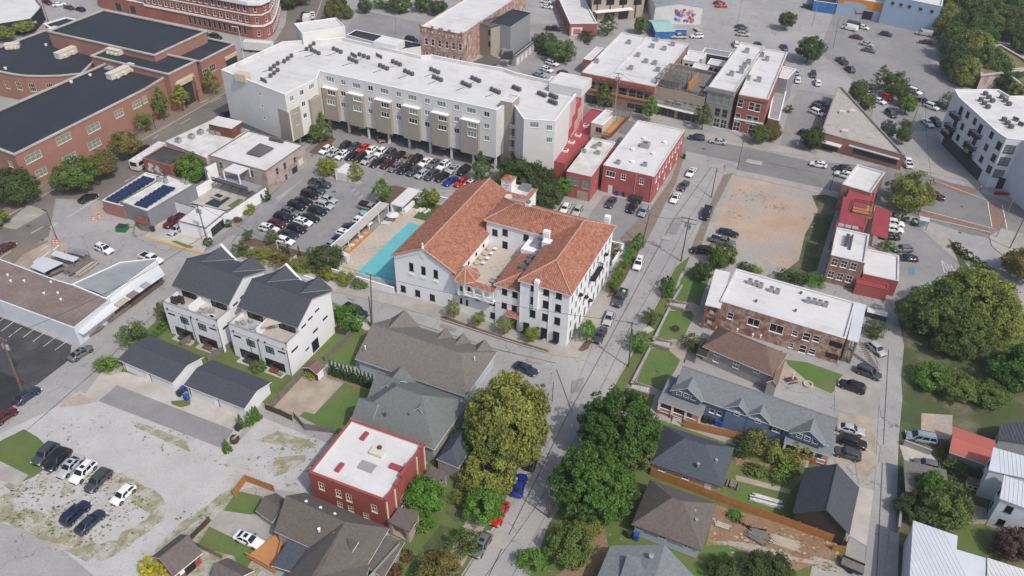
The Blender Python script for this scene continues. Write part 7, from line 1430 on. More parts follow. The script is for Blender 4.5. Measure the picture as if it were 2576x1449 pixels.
ex=Bld('rear_extension','narrow rear wing with tan brown roof beside the umbrella patio',rect(c=(1932,958),b=(1955,965),a=(1953,888),z=3.2),3.1,q26_);ex.walls();gable(ex,3.9,'shingle_tan',.2,'A')
rfaces(hb,[[(1752,890,3.0),(1778,900,3.0),(1790,862,3.3),(1765,850,3.3)]],'dark_brown',name='porch_roof')
for x,y in((2268,428),(2422,478),(2502,490)):vent(hb.root,*T(2,2,x,y),5.6,.15,.3,q0_)
bl=Bld('blue_house',q65_,ccw([g(*q,0)[:2]for q in((1700,1062),(1712,1040),(1860,1095),(1855,1100))]),5,'blue_siding')if 0 else None
bq=rect(c=(1700,978),b=(2092,1117),a=(1724,917),z=5.2);bl=Bld('blue_house',q65_,offset([P2(p)for p in bq],-.45),5.2,'blue_siding')
BL=NRM(bl.pl[1]-bl.pl[0]);BD=NRM(bl.pl[3]-bl.pl[0])
for x,y in((2012,1238),(2088,1262)):bl.win(0,*T(2,2,x,y),.9,.9,'white/p')
for x,y,w,h in((2240,1330,1.3,1.3),(2430,1405,1.3,1.3),(2265,1210,1.2,1.1),(2460,1285,1.2,1.2)):bl.win(0,*T(2,2,x,y),w,h,'white/g')
for x,y in((85,1420),(20,1425)):bl.win(0,*T(3,2,x,y),1.3,1.2,'white/g')
for w in list(bl.w.get(0,[])):
 if w[2]>1.1:
  for s in(-1,1):bl.box_on(0,w[0]+s*(w[2]/2+.28),w[1],w[1]+w[3],.38,.05,'black_panel','shutter')
bl.walls();gable(bl,7.7,q63_,.5,'B')
for u in(1.9,BL*.42,BL*.56,BL*.88):
 hw=2.6 if u in(1.9,)or u>BL*.8 else 1.9;c__,o__,s__=xgable(bl,u,-.9 if hw>2 else-.35,0,4.2,hw,5.2,7.0 if hw>2 else 6.6,q63_,'blue_siding')
 b=MB();b.ob(c__+-o__*.5,s__,hw*2,.96,4.0 if hw>2 else 0,5.2);b.mk('bay','blue_siding',bl.root)
 for k in((-1.3,0,1.3)if hw>2 else(0,)):
  fm,pm,sm=win_mesh(1.0,.95,q20_);p=c__+s__*(-k)+o__*.0;og=ORG[bl.root.name];w_=inst('window',fm,bl.root,(p[0]-og[0]+o__[0]*.06,p[1]-og[1]+o__[1]*.06,4.5 if hw>2 else 4.0),math.atan2(s__[1],s__[0]));inst('pane',pm,w_,(0,-.08,0))
for nm,(c0,b0,a0)in(('white railed front porch with grey roof at the street end of the blue house',((1658,1007),(1768,1047),(1680,955))),('white railed porch with grey roof at the alley end of the blue house',((1968,1110),(2090,1146),(1985,1072)))):
 P_=rect(c=c0,b=b0,a=a0,z=3.3);r=empty('porch',z3(sum(P_)/4,0),nm,'porch');z_=3.3;c_1,q1,d1,a1=P_;b=MB();b.slab([z3(c_1,3.1),z3(q1,3.1),z3(d1,4.3),z3(a1,4.3)],.15,0,1);b.mk('roof',[q63_,q0_],r);I=offset([P2(k)for k in P_],-.3)
 for t_ in(0,.33,.66,1):p=lerp(I[0],I[1],t_);b=MB();b.ob(p,HU,.35,.35,.9,3.0);b.mk('pillar',q0_,r);b=MB();b.ob(p,HU,.5,.5,0,.9);b.mk('pier',q30_,r)
 b=MB();b.prism(I,.0,.6);b.mk('floor',q30_,r);balus(r,I[0],I[1],.6,.9,q0_,q28_,.2);balus(r,I[3],I[0],.6,.9,q0_,q28_,.2)
 for k in range(4):b=MB();b.ob(lerp(I[0],I[1],.5)-HV*(.3+k*.3),HU,1.6,.3,0,.55-k*.14);b.mk('step',q5_,r)
for x,y in((1735,735),(2130,985)):vent(bl.root,*T(2,2,x,y),6.6,.15,.3,q19_)
sl_=Bld('yellow_house','small pale yellow house with dark slate hipped roof behind the new orange fence',offset([P2(p)for p in rect(c=(1633,1159),b=(1818,1221),d=(1848,1122),z=3.3)],-.4),3.2,'yellow_siding')
for x,y in((1512,368),(1748,450)):sl_.win(0,*T(2,3,x,y),1.1,1.2,'white/g')
u,z=sl_.uv(0,*T(2,3,1970,540));sl_.box_on(0,u,.1,2.1,1.1,.06,q0_,'door')
sl_.walls();gable(sl_,6.2,'shingle_navy',.45,'B',hipf=.95,hipb=.95,edge='shingle_navy')
for x,y in((1850,125),(1875,333),(1993,160),(2055,293)):vent(sl_.root,*T(2,3,x,y),4.6,.2,.3,q18_)
mh=Bld('lilac_house','pale lilac sided house with mauve brown hipped roof below the orange fence',offset([P2(p)for p in rect(c=(1590,1314),b=(1765,1380),d=(1803,1262),z=3.2)],-.4),3.1,'lilac_siding')
for x,y in((1278,960),(1512,1052),(1768,1145)):mh.win(0,*T(2,3,x,y),1.2,1.0,'white/v')
mh.walls();gable(mh,6.2,q55_,.45,'B',hipf=.95,hipb=.95,edge=q55_)
for x,y in((1775,738),(1835,800),(1855,893)):vent(mh.root,*T(2,3,x,y),4.4,.2,.3,q18_)
gb2=Bld('steel_roof_house','house with steel grey shingle roof and a satellite dish at the bottom edge',ccw([g(*q,3.6)[:2]for q in((1508,1455),(1480,1520),(1760,1520),(1745,1455),(1668,1376),(1540,1378))]),3.5,'blue_pale');gb2.walls()
rfaces(gb2,[[(1503,1449,3.6),(1535,1373,3.6),(1672,1370,5.4),(1640,1470,5.4),(1560,1540,3.6)],[(1672,1370,5.4),(1752,1455,3.6),(1740,1540,3.6),(1630,1540,5.4),(1640,1470,5.4)]],q63_)
rfaces(gb2,[[(1560,1449,4.6),(1578,1395,5.6),(1610,1402,5.8),(1625,1460,5.6),(1580,1500,4.6)]],q63_,name='dormer_roof')
def dish(px,py,z,r,root,m=q0_):
 p=g(px,py,z);b=MB();b.tube(p+[0,0,-1.0],p,.04);b.tube(p,p+NA([.1,-.25,.2]),.05,r,12,caps=False);b.mk('satellite_dish',m,root)
dish(*T(2,3,1395,1235),5.7,.42,gb2.root,q18_)
bn=Bld('black_barn','tall dark brown garage with steep black gabled roof beside the alley',rect(c=(2008,1285),b=(2138,1334),a=(2027,1178),z=4),3.9,'dark_brown');bn.walls();gable(bn,6.9,q54_,.4,'A',edge=q54_)
for k in range(18):pass
cp_=empty('carport',z3(g(2330,1200)[:2],0),'carport with flat grey roof sheltering a vehicle beside the alley','carport');P_=rect(c=(2272,1233),a=(2278,1157),d=(2387,1183),z=2.9);b=MB();b.prism(P_,2.7,2.85);b.mk('roof','shingle_gray',cp_)
for q in offset([P2(k)for k in P_],-.3):b=MB();b.ob(q,HU,.15,.15,0,2.7);b.mk('post',q1_,cp_)
b=MB();b.prism(offset([P2(k)for k in P_],-.4)[1:3]+[P_[2]*.5+P_[3]*.5,P_[0]*.5+P_[1]*.5],0,2.6);b.mk('wall','dark_brown',cp_)
sa=Bld('salmon_roof_shed','shed with low salmon red metal roof near the right edge',rect(c=(2395,1134),a=(2402,1075),d=(2499,1108),z=3),2.9,q39_);sa.walls();gable(sa,3.5,'metal_salmon',.3,'B')
def metroof(label,pl_px,z,m=q56_,wall='clad_white',name='metal_roof_building',slope=.25,wins=()):
 pl=ccw([P2(g(x,y,z))for x,y in pl_px]);B_=Bld(name,label,offset(pl,-.25),z-.15,wall)
 for f in wins:f(B_)
 B_.walls();b=MB();b.slab([z3(p,z)for p in pl],.14);b.mk('roof',m,B_.root)
 i=int(np.argmax([NRM(pl[(k+1)%len(pl)]-pl[k])for k in range(len(pl))]));A,Bq=pl[i],pl[(i+1)%len(pl)];d=(Bq-A)/NRM(Bq-A);v=NA([-d[1],d[0]]);n=int(NRM(Bq-A)/.6);b=MB()
 for k in range(1,n):
  o=A+d*k*.6;ts=[]
  for j in range(len(pl)):
   a,c=pl[j],pl[(j+1)%len(pl)];e=c-a;den=v[0]*e[1]-v[1]*e[0]
   if abs(den)<1e-6:continue
   t=((a-o)[0]*e[1]-(a-o)[1]*e[0])/den;s=((a-o)[0]*v[1]-(a-o)[1]*v[0])/den
   if-1e-6<=s<=1+1e-6:ts.append(t)
  if len(ts)>=2:b.ob(o+v*(min(ts)+max(ts))/2,v,max(ts)-min(ts)-.02,.05,z,z+.05)
 b.mk('seam',m,B_.root,kind='stuff');return B_
metroof('building with ribbed white metal roof at the bottom right beside the alley',[(2289,1440),(2297,1309),(2409,1348),(2407,1382),(2482,1404),(2478,1520),(2289,1520)],5.4,name='metal_roof_building')
metroof('building with smooth pale roof filling the bottom right corner',[(2484,1403),(2600,1440),(2640,1520),(2482,1520)],5.6,q3_)
def wh1(b):
 for i in range(len(b.pl)):
  L=NRM(b.pl[(i+1)%len(b.pl)]-b.pl[i])
  for k in range(int(L/3)):
   b.winuv(i,1.6+k*3,4.2,1.0,1.4,'black/v');b.winuv(i,1.6+k*3,1,1.0,1.4,'black/v')
metroof('tall white house with white metal roof nearest the salmon roof',[(2487,1182),(2499,1125),(2640,1165),(2640,1215),(2520,1190)],6.6,wins=[wh1],name='white_house')
metroof('tall white house with white metal roof and slot windows at the right edge',[(2515,1254),(2526,1195),(2640,1235),(2640,1300)],6.6,wins=[wh1],name='white_house')
bk=metroof('low dark roofed building at the right edge above the salmon roof',[(2510,1105),(2516,1068),(2560,1060),(2640,1075),(2640,1125)],3.4,q54_,q39_,name='dark_roof_building')
furn('dog_house','dog house','small brown roofed playhouse with white front near the carport',g(2447,1220,.5)[:2],0,[('walls',q0_,[(-.9,-.7,0,.9,.7,1.1)]),('roof','shingle_tan',[(-1,-.8,1.1,1,.8,1.3)]),('windows',q15_,[(-.6,-.72,.3,-.1,-.705,.8),(.1,-.72,.3,.6,-.705,.8)])],_t)
def b6(b):
 for x,y in((670,1188),(765,1208),(860,1232),(632,1312),(722,1335),(815,1358)):b.win(0,*T(3,1,x,y),1.25,1.8,'white/g')
n1=flatb('brick_restaurant','narrow two storey brick building with six tall windows and white roof beside the dirt lot',rect(c=(2087,641),b=(2172,661),a=(2109,573),z=7),7,q47_,q3_,.3,q12_,wins=[b6])
n2=flatb('brick_restaurant','long white roofed front part of the narrow brick building at the main street',rect(c=(2133,468),b=(2205,490),a=(2144,410),z=7),7,q47_,q3_,.4,q12_)
mid=rect(c=(2109,572),b=(2178,590),a=(2133,469),z=6.2);n3=flatb('brick_restaurant','middle of the narrow brick building with red metal roof and roof deck',mid,6.2,q47_,q32_,.1,q32_)
b=MB();q=rect(c=T(3,1,840,680),b=T(3,1,1045,725),a=T(3,1,865,580),z=7.2);b.prism(q,6.3,7.1);b.mk('roof_deck',q48_,n3.root)
for i in range(4):balus(n3.root,q[i],q[(i+1)%4],7.1,1,q33_,q28_,.3)
q=rect(c=T(3,1,705,770),b=T(3,1,960,825),a=T(3,1,760,555),z=6.8);b=MB();b.slab([z3(q[0],6.4),z3(q[1],6.4),z3(q[2],7.4),z3(q[3],7.4)],.12);b.mk('metal_roof',q32_,n3.root)
for k in range(12):b=MB();a_=lerp(q[0],q[1],(k+.5)/12);c_2=lerp(q[3],q[2],(k+.5)/12);b.tube(z3(a_,6.44),z3(c_2,7.44),.04,n=4);b.mk('seam',q32_,n3.root)
for x in(740,810,880):p=g(*T(3,1,x,808+(x-740)*.2),6.6)[:2];b=MB();b.ob(p,HU,1.3,1.2,6.2,6.5);b.mk('skylight','glass_blind',n3.root)
p=g(*T(3,1,790,980),6.9)[:2]
for k in range(5):b=MB();b.ob(p+HV*(k*.9-1.8),HU,.7,.5,6.8,7.7);b.mk('condenser',q19_,n1.root)
b=MB();b.ob(p+HU*1.0,HV,6,.3,6.8,7.3);b.mk('pipe_rack',q19_,n1.root)
ra=Bld('red_canopy','red ribbed metal canopy attached to the narrow brick building over parked cars',[P2(g(*T(3,1,x,y),3.6))for x,y in((1030,905),(1200,955),(1240,682),(1082,620))],3.4,q47_,nowall=(0,1,2,3));
b=MB();b.slab([z3(p,3.6)for p in ra.pl],.12);b.mk('roof',q32_,ra.root)
for k in range(22):b=MB();a_=lerp(ra.pl[0],ra.pl[3],(k+.5)/22);c_2=lerp(ra.pl[1],ra.pl[2],(k+.5)/22);b.tube(z3(a_,3.63),z3(c_2,3.63),.035,n=4);b.mk('seam',q32_,ra.root)
for p in offset(ra.pl,-.3):b=MB();b.ob(p,HU,.35,.35,0,3.4);b.mk('post',q47_,ra.root)
an=flatb('white_roof_annex','low red walled annex with clean white roof beside the accessible parking bay',rect(c=T(3,1,935,1300),b=T(3,1,1290,1378),a=T(3,1,1000,1060),z=4),4,'red_paint',q3_,.2,q12_)
lwp=flatb('rear_lean_to','lowest red roofed lean-to at the back of the narrow brick building',rect(c=T(3,1,880,1400),b=T(3,1,1200,1470),a=T(3,1,905,1345),z=2.8),2.8,'red_paint',q32_,.1,q32_)
kp=g(*T(3,1,1570,770),2)[:2];kk=empty('kiosk',z3(kp,0),'small shelter with white slatted square roof at the driveway corner','kiosk');
for k in range(6):b=MB();b.ob(kp+HV*(k*.35-.9),HU,2.2,.12,2.4,2.5);b.mk('slat',q0_,kk)
for s in((-1,-.8),(1,-.8),(-1,.8),(1,.8)):b=MB();b.ob(kp+HU*s[0]+HV*s[1],HU,.12,.12,0,2.4);b.mk('post',q1_,kk)
b=MB();b.ob(kp,HU,1.4,.2,.5,2);b.mk('panel','mural_blue',kk)
# ------------------------ cars
def TT(i,j,L):return[(*T(i,j,x[0],x[1]),*x[2:])for x in L]
up_f=TT(1,1,[(705,52,q2_,'white'),(780,86,q22_,q9_),(866,108,q2_,'white',1),(965,114,q2_,'black'),(1045,133,'jeep','black'),(1125,155,q2_,q9_),(1216,180,'sedan','black'),(1320,197,q2_,'maroon'),(1400,228,'sedan','gray'),(1492,248,'suv','black'),(1585,268,'suv',q4_),(1665,297,q22_,q9_),(1765,310,'suv',q4_),(1870,326,q2_,'black'),(1955,364,'coupe','blue'),(2065,377,'sedan','red'),(2150,396,q22_,'white',1)])
up_b=TT(1,1,[(893,12,q2_,'black'),(985,22,'sedan',q4_),(1080,37,'sedan','bright red'),(1155,55,'sedan','white'),(1255,75,q2_,'white'),(1345,92,'suv',q4_),(1435,110,'coupe','black'),(1518,140,'sedan','bronze'),(1606,155,'suv','black'),(1702,176,'sedan','white'),(1790,190,'sedan','gray',1),(1887,210,'suv','white',1),(1985,246,'sedan',q9_,1),(2090,262,'suv','black',1)])
carrow(up_f,-30,18,'from the left in the front line','of the upper car park','cars in the upper hotel car park')
carrow(up_b,-28,20,'from the left in the back line','of the upper car park','cars in the upper hotel car park')
G1='cars in the lower hotel car park'
carrow(TT(1,1,[(645,392,q21_,q4_),(605,455,'suv',q4_,1),(542,505,'jeep','black'),(476,566,'sedan','black'),(408,622,'jeep','black'),(345,680,'suv','gray',1),(272,732,'suv','black',1),(205,795,q2_,q43_),(130,846,'suv','white',1)]),52,12,'back in the left line','of the lower car park',G1)
carrow(TT(1,1,[(720,550,'sedan',q9_),(688,612,'suv',q9_),(615,668,'suv','black'),(545,735,'sedan','black'),(475,780,q2_,'white',1),(410,846,'suv','black'),(330,900,'sedan',q44_),(290,968,q2_,'white')]),52,14,'back in the middle line','of the lower car park',G1)
carrow(TT(1,1,[(1147,640,'camper','tan'),(1110,715,q2_,'teal'),(1070,778,'suv','white'),(966,836,'sedan','navy'),(900,897,q2_,'white',1),(855,957,q22_,'navy'),(797,1018,q2_,'silver blue',1),(718,1085,'suv','black')]),50,14,'back in the cabana side line','of the lower car park',G1)
carrow(TT(1,0,[(968,1212,q2_,q9_),(1100,1242,'van','white'),(1228,1287,q2_,'gray'),(1428,1322,'sedan',q4_),(1530,1345,'sedan','black'),(1642,1360,q2_,q9_),(1748,1372,q2_,'gray'),(1925,1415,q2_,q4_),(2010,1440,q2_,q4_)]),-20,28,'from the left','under the raised apartment block','cars under the apartment block',far=True)
carrow(TT(1,1,[(1905,10,q2_,q9_),(2015,22,'sedan',q9_),(2115,28,'sedan',q9_),(2210,52,'sedan',q9_),(2280,88,q2_,q4_),(2358,112,q22_,'white')]),-20,28,'from the left','under the right end of the apartment block','cars under the apartment block',far=True)
def one(i,j,L):
 for(x,y,dx,dy,k,c,lab,*r)in L:car(*T(i,j,x,y),dx,dy,k,c,lab,sun=bool(r and r[0]))
one(1,0,[(1245,1388,12,16,q22_,'bronze','bronze hatchback driving along the aisle in front of the raised apartment block'),(480,145,4,-14,'suv','black','black SUV on the avenue behind the white box truck'),(430,215,4,-14,'sedan','black','black sedan parked on the avenue left of the white box truck'),(568,150,3,-14,q21_,'white','white pickup truck beside the dashed line on the avenue'),(1565,392,18,4,'suv','black','black SUV alone on the bollard lined car park behind the low black roof')])
one(0,0,[(592,40,20,-3,'sedan','white','white sedan in the street behind the school gymnasium'),(690,68,-20,-6,'sedan',q4_,'dark grey sedan behind the white one near the school gymnasium'),(805,88,-20,-6,q2_,'black','black crossover parked closest to the school gymnasium'),(475,20,20,6,q2_,'maroon','maroon crossover on the street next to the dark restaurant'),(1950,308,-14,8,'sedan',q9_,'silver sedan nose out by the storefront with pillars'),(2050,330,20,8,'sedan',q4_,'dark grey sedan at the kerb below the corner brick block'),(2170,365,20,5,'suv','black','black SUV at the kerb nearest the rounded end of the corner brick block'),(2265,1145,-14,8,'sedan','navy','navy sedan half hidden by the tall apartment block end')])
one(0,1,[(885,535,50,-24,'sedan','black','black sedan driving down the avenue beside the solar shop'),(45,1035,50,-26,'sedan',q43_,'dark red sedan on the avenue at the left picture edge'),(1430,40,40,-26,'sedan','maroon','maroon sedan next to the white bus on the avenue'),(1750,770,-40,28,q21_,q43_,'dark red pickup truck in the pale yard between the solar shop and the white garage'),(1045,1050,50,22,'suv','white','white SUV alone beside the lumber yard',1),(1775,850,-30,20,'sedan',q9_,'silver sedan mostly hidden behind the white walled garage'),(1520,1150,40,15,q21_,'white','white pickup truck behind the white walled garage lane')])
one(0,2,[(810,645,52,-33,'sedan','gray','dark grey sedan parked at the kerb by the striped car park',1),(268,1072,52,-35,'sedan',q44_,'dark blue sedan parked beside the wooden utility pole on the left'),(45,1280,52,-35,q22_,q43_,'dark red hatchback cut off by the left picture edge')])
carrow(TT(0,3,[(455,212,'suv',q4_),(578,268,'suv','black',1),(698,340,'sedan',q9_,1),(835,395,'suv','white',1),(985,480,'suv',q4_)]),-37,36,'from the left','of the row on the gravel lot','cars on the gravel lot')
one(0,3,[(1235,620,-36,34,q22_,'white','white hatchback parked alone at the right of the gravel lot'),(758,808,38,-34,'suv','navy','dark navy estate in the front pair on the gravel lot',1),(905,895,38,-34,'sedan',q44_,'deep blue sedan in the front pair on the gravel lot'),(2500,1075,50,22,'sedan','white','white sedan on the concrete drive beside the orange deck',1)])
one(1,3,[(2450,810,-18,38,'sedan','red','red sedan parked under the small tree on the lower street'),(2265,1130,-24,40,q2_,'gray','grey blue crossover parked near the bottom of the street',1)])
one(2,3,[(75,525,14,-44,'coupe','blue','bright blue sports car parked on the lower street'),(205,265,14,-40,'sedan','black','black sedan in the shade of the big golden green tree')])
one(1,2,[(1000,225,44,22,q21_,q44_,'dark blue pickup truck beside the two poles on the cross street'),(2140,615,38,16,q50_,q9_,'pale pickup truck parked behind the long grey house roof')])
one(2,2,[(140,805,46,20,'sedan',q44_,'dark blue sedan at the corner beside the big golden green tree'),(1090,95,-20,38,q50_,q4_,'dark pickup truck with lime green bag in its bed by the hotel'),(978,290,-14,36,'sedan',q9_,'silver sedan parked between the two dark cars by the hotel'),(888,465,-20,38,'sedan',q4_,'dark sedan parked at the hotel corner nearest the crossing',1)])
one(2,1,[(1275,1195,-16,38,'suv','white','white SUV parked beside the hedge on the hotel street',1),(1958,690,-12,34,q21_,'black','black pickup truck parked on the brown verge by the dirt lot'),(1803,278,-16,22,'sedan','white','white convertible style sedan at the head of the side street line',1),(1728,412,-20,24,'sedan',q4_,'dark grey sedan second in the side street line below the white one'),(1645,535,-16,26,'sedan','white','white sedan nearest the red building car park on the side street',1),(2180,885,46,12,'coupe','black','black coupe nearest the brown dirt on the dirt lot'),(2125,975,46,12,q50_,'gray','grey pickup truck with covered bed on the dirt lot'),(1905,1065,-46,-4,'suv','black','black SUV nearest the tree at the edge of the dirt lot'),(997,580,-20,30,'sedan',q4_,'dark grey sedan nearest the white door of the red building'),(1212,635,-16,26,'jeep','black','black off-roader in front of the bins at the red building'),(1325,672,-16,26,q2_,'silver blue','blue grey estate at the kerb side of the red building car park'),(535,640,-16,26,q22_,'white','white hatchback nearest the big tree behind the hotel'),(660,665,-16,26,q2_,'pale green','pale green crossover behind the hotel by the tan garage door')])
one(2,0,[(350,10,20,3,'sedan','white','white sedan at the very top of the rear parking yard'),(355,60,20,3,'sedan','white','white sedan below its twin in the rear parking yard'),(105,130,20,3,'suv','maroon','maroon SUV beside the grey block in the rear yard'),(120,235,20,3,'jeep','black','black off-roader beside the grey block in the rear yard'),(418,285,24,2,q21_,'black','black pickup truck in the rear yard beside the narrow brick store'),(330,530,14,2,'suv','black','black SUV in the shade of the round tree in the rear yard'),(405,632,22,7,'suv','white','white SUV farthest from the apartments in the three car row of the rear yard',1),(350,695,22,7,q2_,'white','white crossover in the middle of the three car row of the rear yard',1),(280,745,22,7,'sedan','silver blue','blue grey sedan nearest the apartments in the three car row of the rear yard'),(525,730,24,8,'sedan',q4_,'dark grey sedan alone in the lane beside the red corniced storefront'),(757,405,4,10,'sedan','black','black sedan beside the shrubs of the narrow brick store'),(1680,365,-26,0,q50_,q9_,'silver pickup truck in front of the bright blue wall'),(1860,358,-26,0,'suv','white','white SUV towing a loaded trailer beside the blue wall'),(2310,265,22,4,'sedan',q4_,'dark grey sedan farthest back by the lone tall pole at the top'),(2320,298,22,4,'sedan','gray','grey sedan second back by the lone tall pole at the top'),(2328,340,22,2,'suv','pale green','pale SUV nearest the camera by the lone tall pole at the top'),(2110,52,22,0,'sedan','bright red','bright red car in front of its dark neighbours at the top'),(2090,22,22,0,'sedan','maroon','maroon car behind the bright red one at the top'),(2255,440,-6,-14,'suv','white','white SUV in the lane above the stone building roof'),(2480,445,10,12,'sedan',q44_,'dark blue sedan above the brick corner shop roof'),(1860,1378,-40,-4,q2_,'navy','dark navy crossover at the kerb in front of the cafe awning'),(2075,1418,-36,-5,'sedan',q9_,'silver sedan at the kerb in front of the dark red brick building')])
one(3,0,[(825,280,-30,-8,'van','white','white van in the car park below the mural'),(870,250,24,6,'van',q4_,'dark grey van directly behind the white van below the mural'),(960,268,24,6,'sedan','white','white sedan right of the vans below the mural'),(895,368,26,5,'sedan',q43_,'dark red sedan below the white van in the mural car park'),(1190,338,26,5,q2_,q44_,'dark blue crossover in the middle of the mural car park'),(1000,438,26,6,'sedan',q9_,'silver sedan between the red and grey sedans in the mural car park'),(1020,500,26,6,'sedan','gray','grey sedan nearest the street in the mural car park'),(1575,335,-24,-4,'van',q9_,'silver minibus by the dark wood edge'),(1585,418,-24,-4,'sedan','maroon','maroon sedan below the silver minibus by the wood edge'),(165,472,16,18,'sedan',q44_,'dark blue hatchback by the roof corner near the round street tree'),(745,608,-18,-14,q21_,q4_,'dark pickup truck leading on the diagonal street'),(825,692,-18,-14,'suv',q4_,'dark SUV following the pickup truck on the diagonal street'),(297,720,2,-20,q22_,q9_,'green grey hatchback behind the white car in the lane lot'),(303,798,2,-20,q2_,'white','white crossover in the left line of the lane lot'),(458,742,3,20,q2_,q4_,'dark crossover in the right line of the lane lot'),(500,825,-6,-18,q2_,'white','white crossover nearest the wedge shaped roof in the lane lot'),(1005,885,18,16,'suv','black','black SUV under the street trees on the diagonal street'),(1120,1008,24,10,'sedan','white','white sedan beside the tree median on the diagonal street'),(1240,1138,20,16,'suv',q4_,'dark grey SUV passing the wedge building on the diagonal street'),(1475,915,26,10,'suv','white','large cream white SUV beside the median trees'),(1545,1000,-26,-10,'sedan','navy','navy sedan between the white SUVs near the balcony apartments'),(1650,1068,32,12,'suv','white','white SUV nearest the balcony apartments'),(1730,1048,30,8,'sedan','black','black sedan beside the nearest white SUV at the balcony apartments'),(1610,1232,20,16,'sedan','white','white sedan in the shade below the balcony apartments'),(1690,1225,20,14,'suv','black','black SUV beside the shaded white sedan at the balcony apartments'),(1430,880,20,8,'sedan',q43_,'dark red sedan behind the large cream white SUV'),(1200,970,12,6,q22_,'bright red','red hatchback glimpsed under the median trees'),(495,1128,30,12,'suv','white','white SUV nearest the camera in the striped lot of the wedge building'),(510,1080,30,10,'suv',q4_,'dark SUV beside the white one in the striped lot'),(540,1040,28,8,'sedan','black','black sedan farthest back in the striped lot beside the wedge roof'),(385,1350,20,8,'suv','black','black SUV under the corner tree of the striped lot')])
one(3,1,[(508,200,-40,-8,q2_,'white','white crossover at the kerb of the wedge building on the main street',1),(750,240,-36,-4,q2_,'black','black SUV behind the narrow brick building on the main street'),(765,305,-36,-10,'suv','white','white SUV passing behind the narrow brick building',1),(1405,180,-16,-32,q21_,'white','white pickup truck at the point of the wedge building'),(1685,520,40,8,'suv',q43_,'dark red SUV crossing the brick crosswalk junction'),(1270,790,30,4,'suv','white','upper white SUV under the red canopy edge'),(1262,852,30,4,'suv','white','lower white SUV with roof bars under the red canopy edge'),(1235,925,30,2,q2_,'black','black crossover under the red canopy edge'),(1360,1050,-44,0,q2_,'gray','grey crossover between the canopy and the accessible bay'),(1400,1140,-44,-4,'sedan','navy','navy sedan just above the accessible bay'),(2085,1345,-40,-12,'sedan','black','black sedan behind the big tree beside the hedge'),(2200,1405,-40,-14,'suv',q4_,'dark SUV nearest the big tree beside the hedge')])
one(3,2,[(2430,152,46,14,'sedan',q43_,'dark red sedan in the bay at the right picture edge'),(1095,605,26,22,q22_,q9_,'silver hatchback behind the outside stairs',),(1015,845,54,22,'suv',q4_,'dark grey SUV parked beside the brick fourplex rear porch'),(850,985,-52,-18,'suv','black','black SUV on the concrete between the fourplex and the blue house'),(835,1415,50,12,'sedan',q9_,'silver sedan topmost of three beside the blue house')])
one(3,3,[(855,95,54,16,'suv','black','black SUV in the middle of three beside the blue house'),(800,210,-50,-14,q2_,q4_,'dark grey crossover lowest of three beside the blue house'),(1545,50,-54,-10,'minivan','silver blue','blue grey minivan parked across the alley by the salmon roof'),(1600,320,-50,-10,q22_,'gray','dark vehicle hidden under the flat grey carport roof')])
def bus(px,py,dx,dy,label,L=11,W=2.55,H=3.0,cat='bus',name='bus',truck=False):
 p=g(px,py,1.5)[:2];a=g(px+dx,py+dy,1)[:2]-g(px-dx,py-dy,1)[:2];r=empty(name,(p[0],p[1],.02),label,cat,None,math.atan2(a[1],a[0]));h=L/2;w=W/2
 b=MB();
 if truck:b.box(-h,-w,.9,h-2.3,w,H);b.box(h-2.2,-w*.95,.5,h,w*.95,2.2)
 else:
  b.box(-h,-w,.4,h,w,H-.12);b.box(-h+.15,-w+.12,H-.12,h-.15,w-.12,H)
  for k in(-.25,.2):b.box(h*k*2-.9,-.7,H,h*k*2+.9,.7,H+.18)
 me=b.mk('body',q25_ if not truck else q10_,r,local=True)
 b=MB();
 if truck:b.box(h-1.2,-w*.96,1.3,h+.01,w*.96,1.95)
 else:b.box(-h-.01,-w*.8,1.5,-h+.1,w*.8,2.6);b.box(h-.1,-w*.85,1.0,h+.01,w*.85,2.6);b.box(-h+.6,-w-.01,1.5,h-.8,w+.01,2.5)
 b.mk('window','glass_car',r,local=True)
 for x in(-h*.6,h*.62):
  for s in(-1,1):inst('wheel',WT,r,(x,s*(w-.1),.45),0,1.3)
bus(*T(0,1,1500,125),40,-26,'white bus driving on the avenue beside the derelict brick building',11.5)
bus(*T(1,0,515,195),4,-14,'white box truck on the avenue beyond the apartment stair block',7,2.4,3.3,'truck','box_truck',True)
bus(*T(1,0,60,480),40,3,'white box trailer parked behind the far left end of the apartment block',12,2.5,3.6,'trailer','trailer',True)
r=empty('kayak',z3(g(*T(1,1,1100,715),1.8)[:2],1.66),'turquoise kayak carried on the roof of the teal car','kayak',None,_t-.1)
b=MB()
for k in range(8):
 x0,x1=-1.7+k*.42,-1.7+(k+1)*.42;w0,w1=.34*math.sin(PI*(k+.3)/8.6),.34*math.sin(PI*(k+1.3)/8.6);b.tube((x0,0,.1),(x1,0,.1),w0,w1,8)
b.mk('hull','teal_roof',r,local=True)
furn('flatbed_trailer','trailer','small flatbed trailer loaded with boards behind the white SUV at the top',g(*T(2,0,1870,300),.5)[:2],0,[('bed','wood_pale',[(-2,-.9,.5,2,.9,.8)]),('wheels','tire',[(-.4,-1.1,0,.4,-.9,.7),(-.4,.9,0,.4,1.1,.7)])],1.9)
pz=g(*T(2,2,1125,30),1.3);r=empty('bag',z3(pz[:2],1.2),'lime green bag lying in the bed of the dark pickup by the hotel','bag');b=MB();b.tube((0,0,0),(0,0,.3),.45,.3,8);b.mk('sack','lime',r,local=True)
b=MB()
for L_ in(up_f,up_b):
 for k in range(len(L_)-1):
  a=g(L_[k][0],L_[k][1]+4)[:2];c=g(L_[k+1][0],L_[k+1][1]+4)[:2];m_=(a+c)/2;d=HV;b.ob(m_,d,4.8,.12,.02,.07)if NRM(c-a)<4 else None
b.mk(q52_,q25_,kind=q36_)
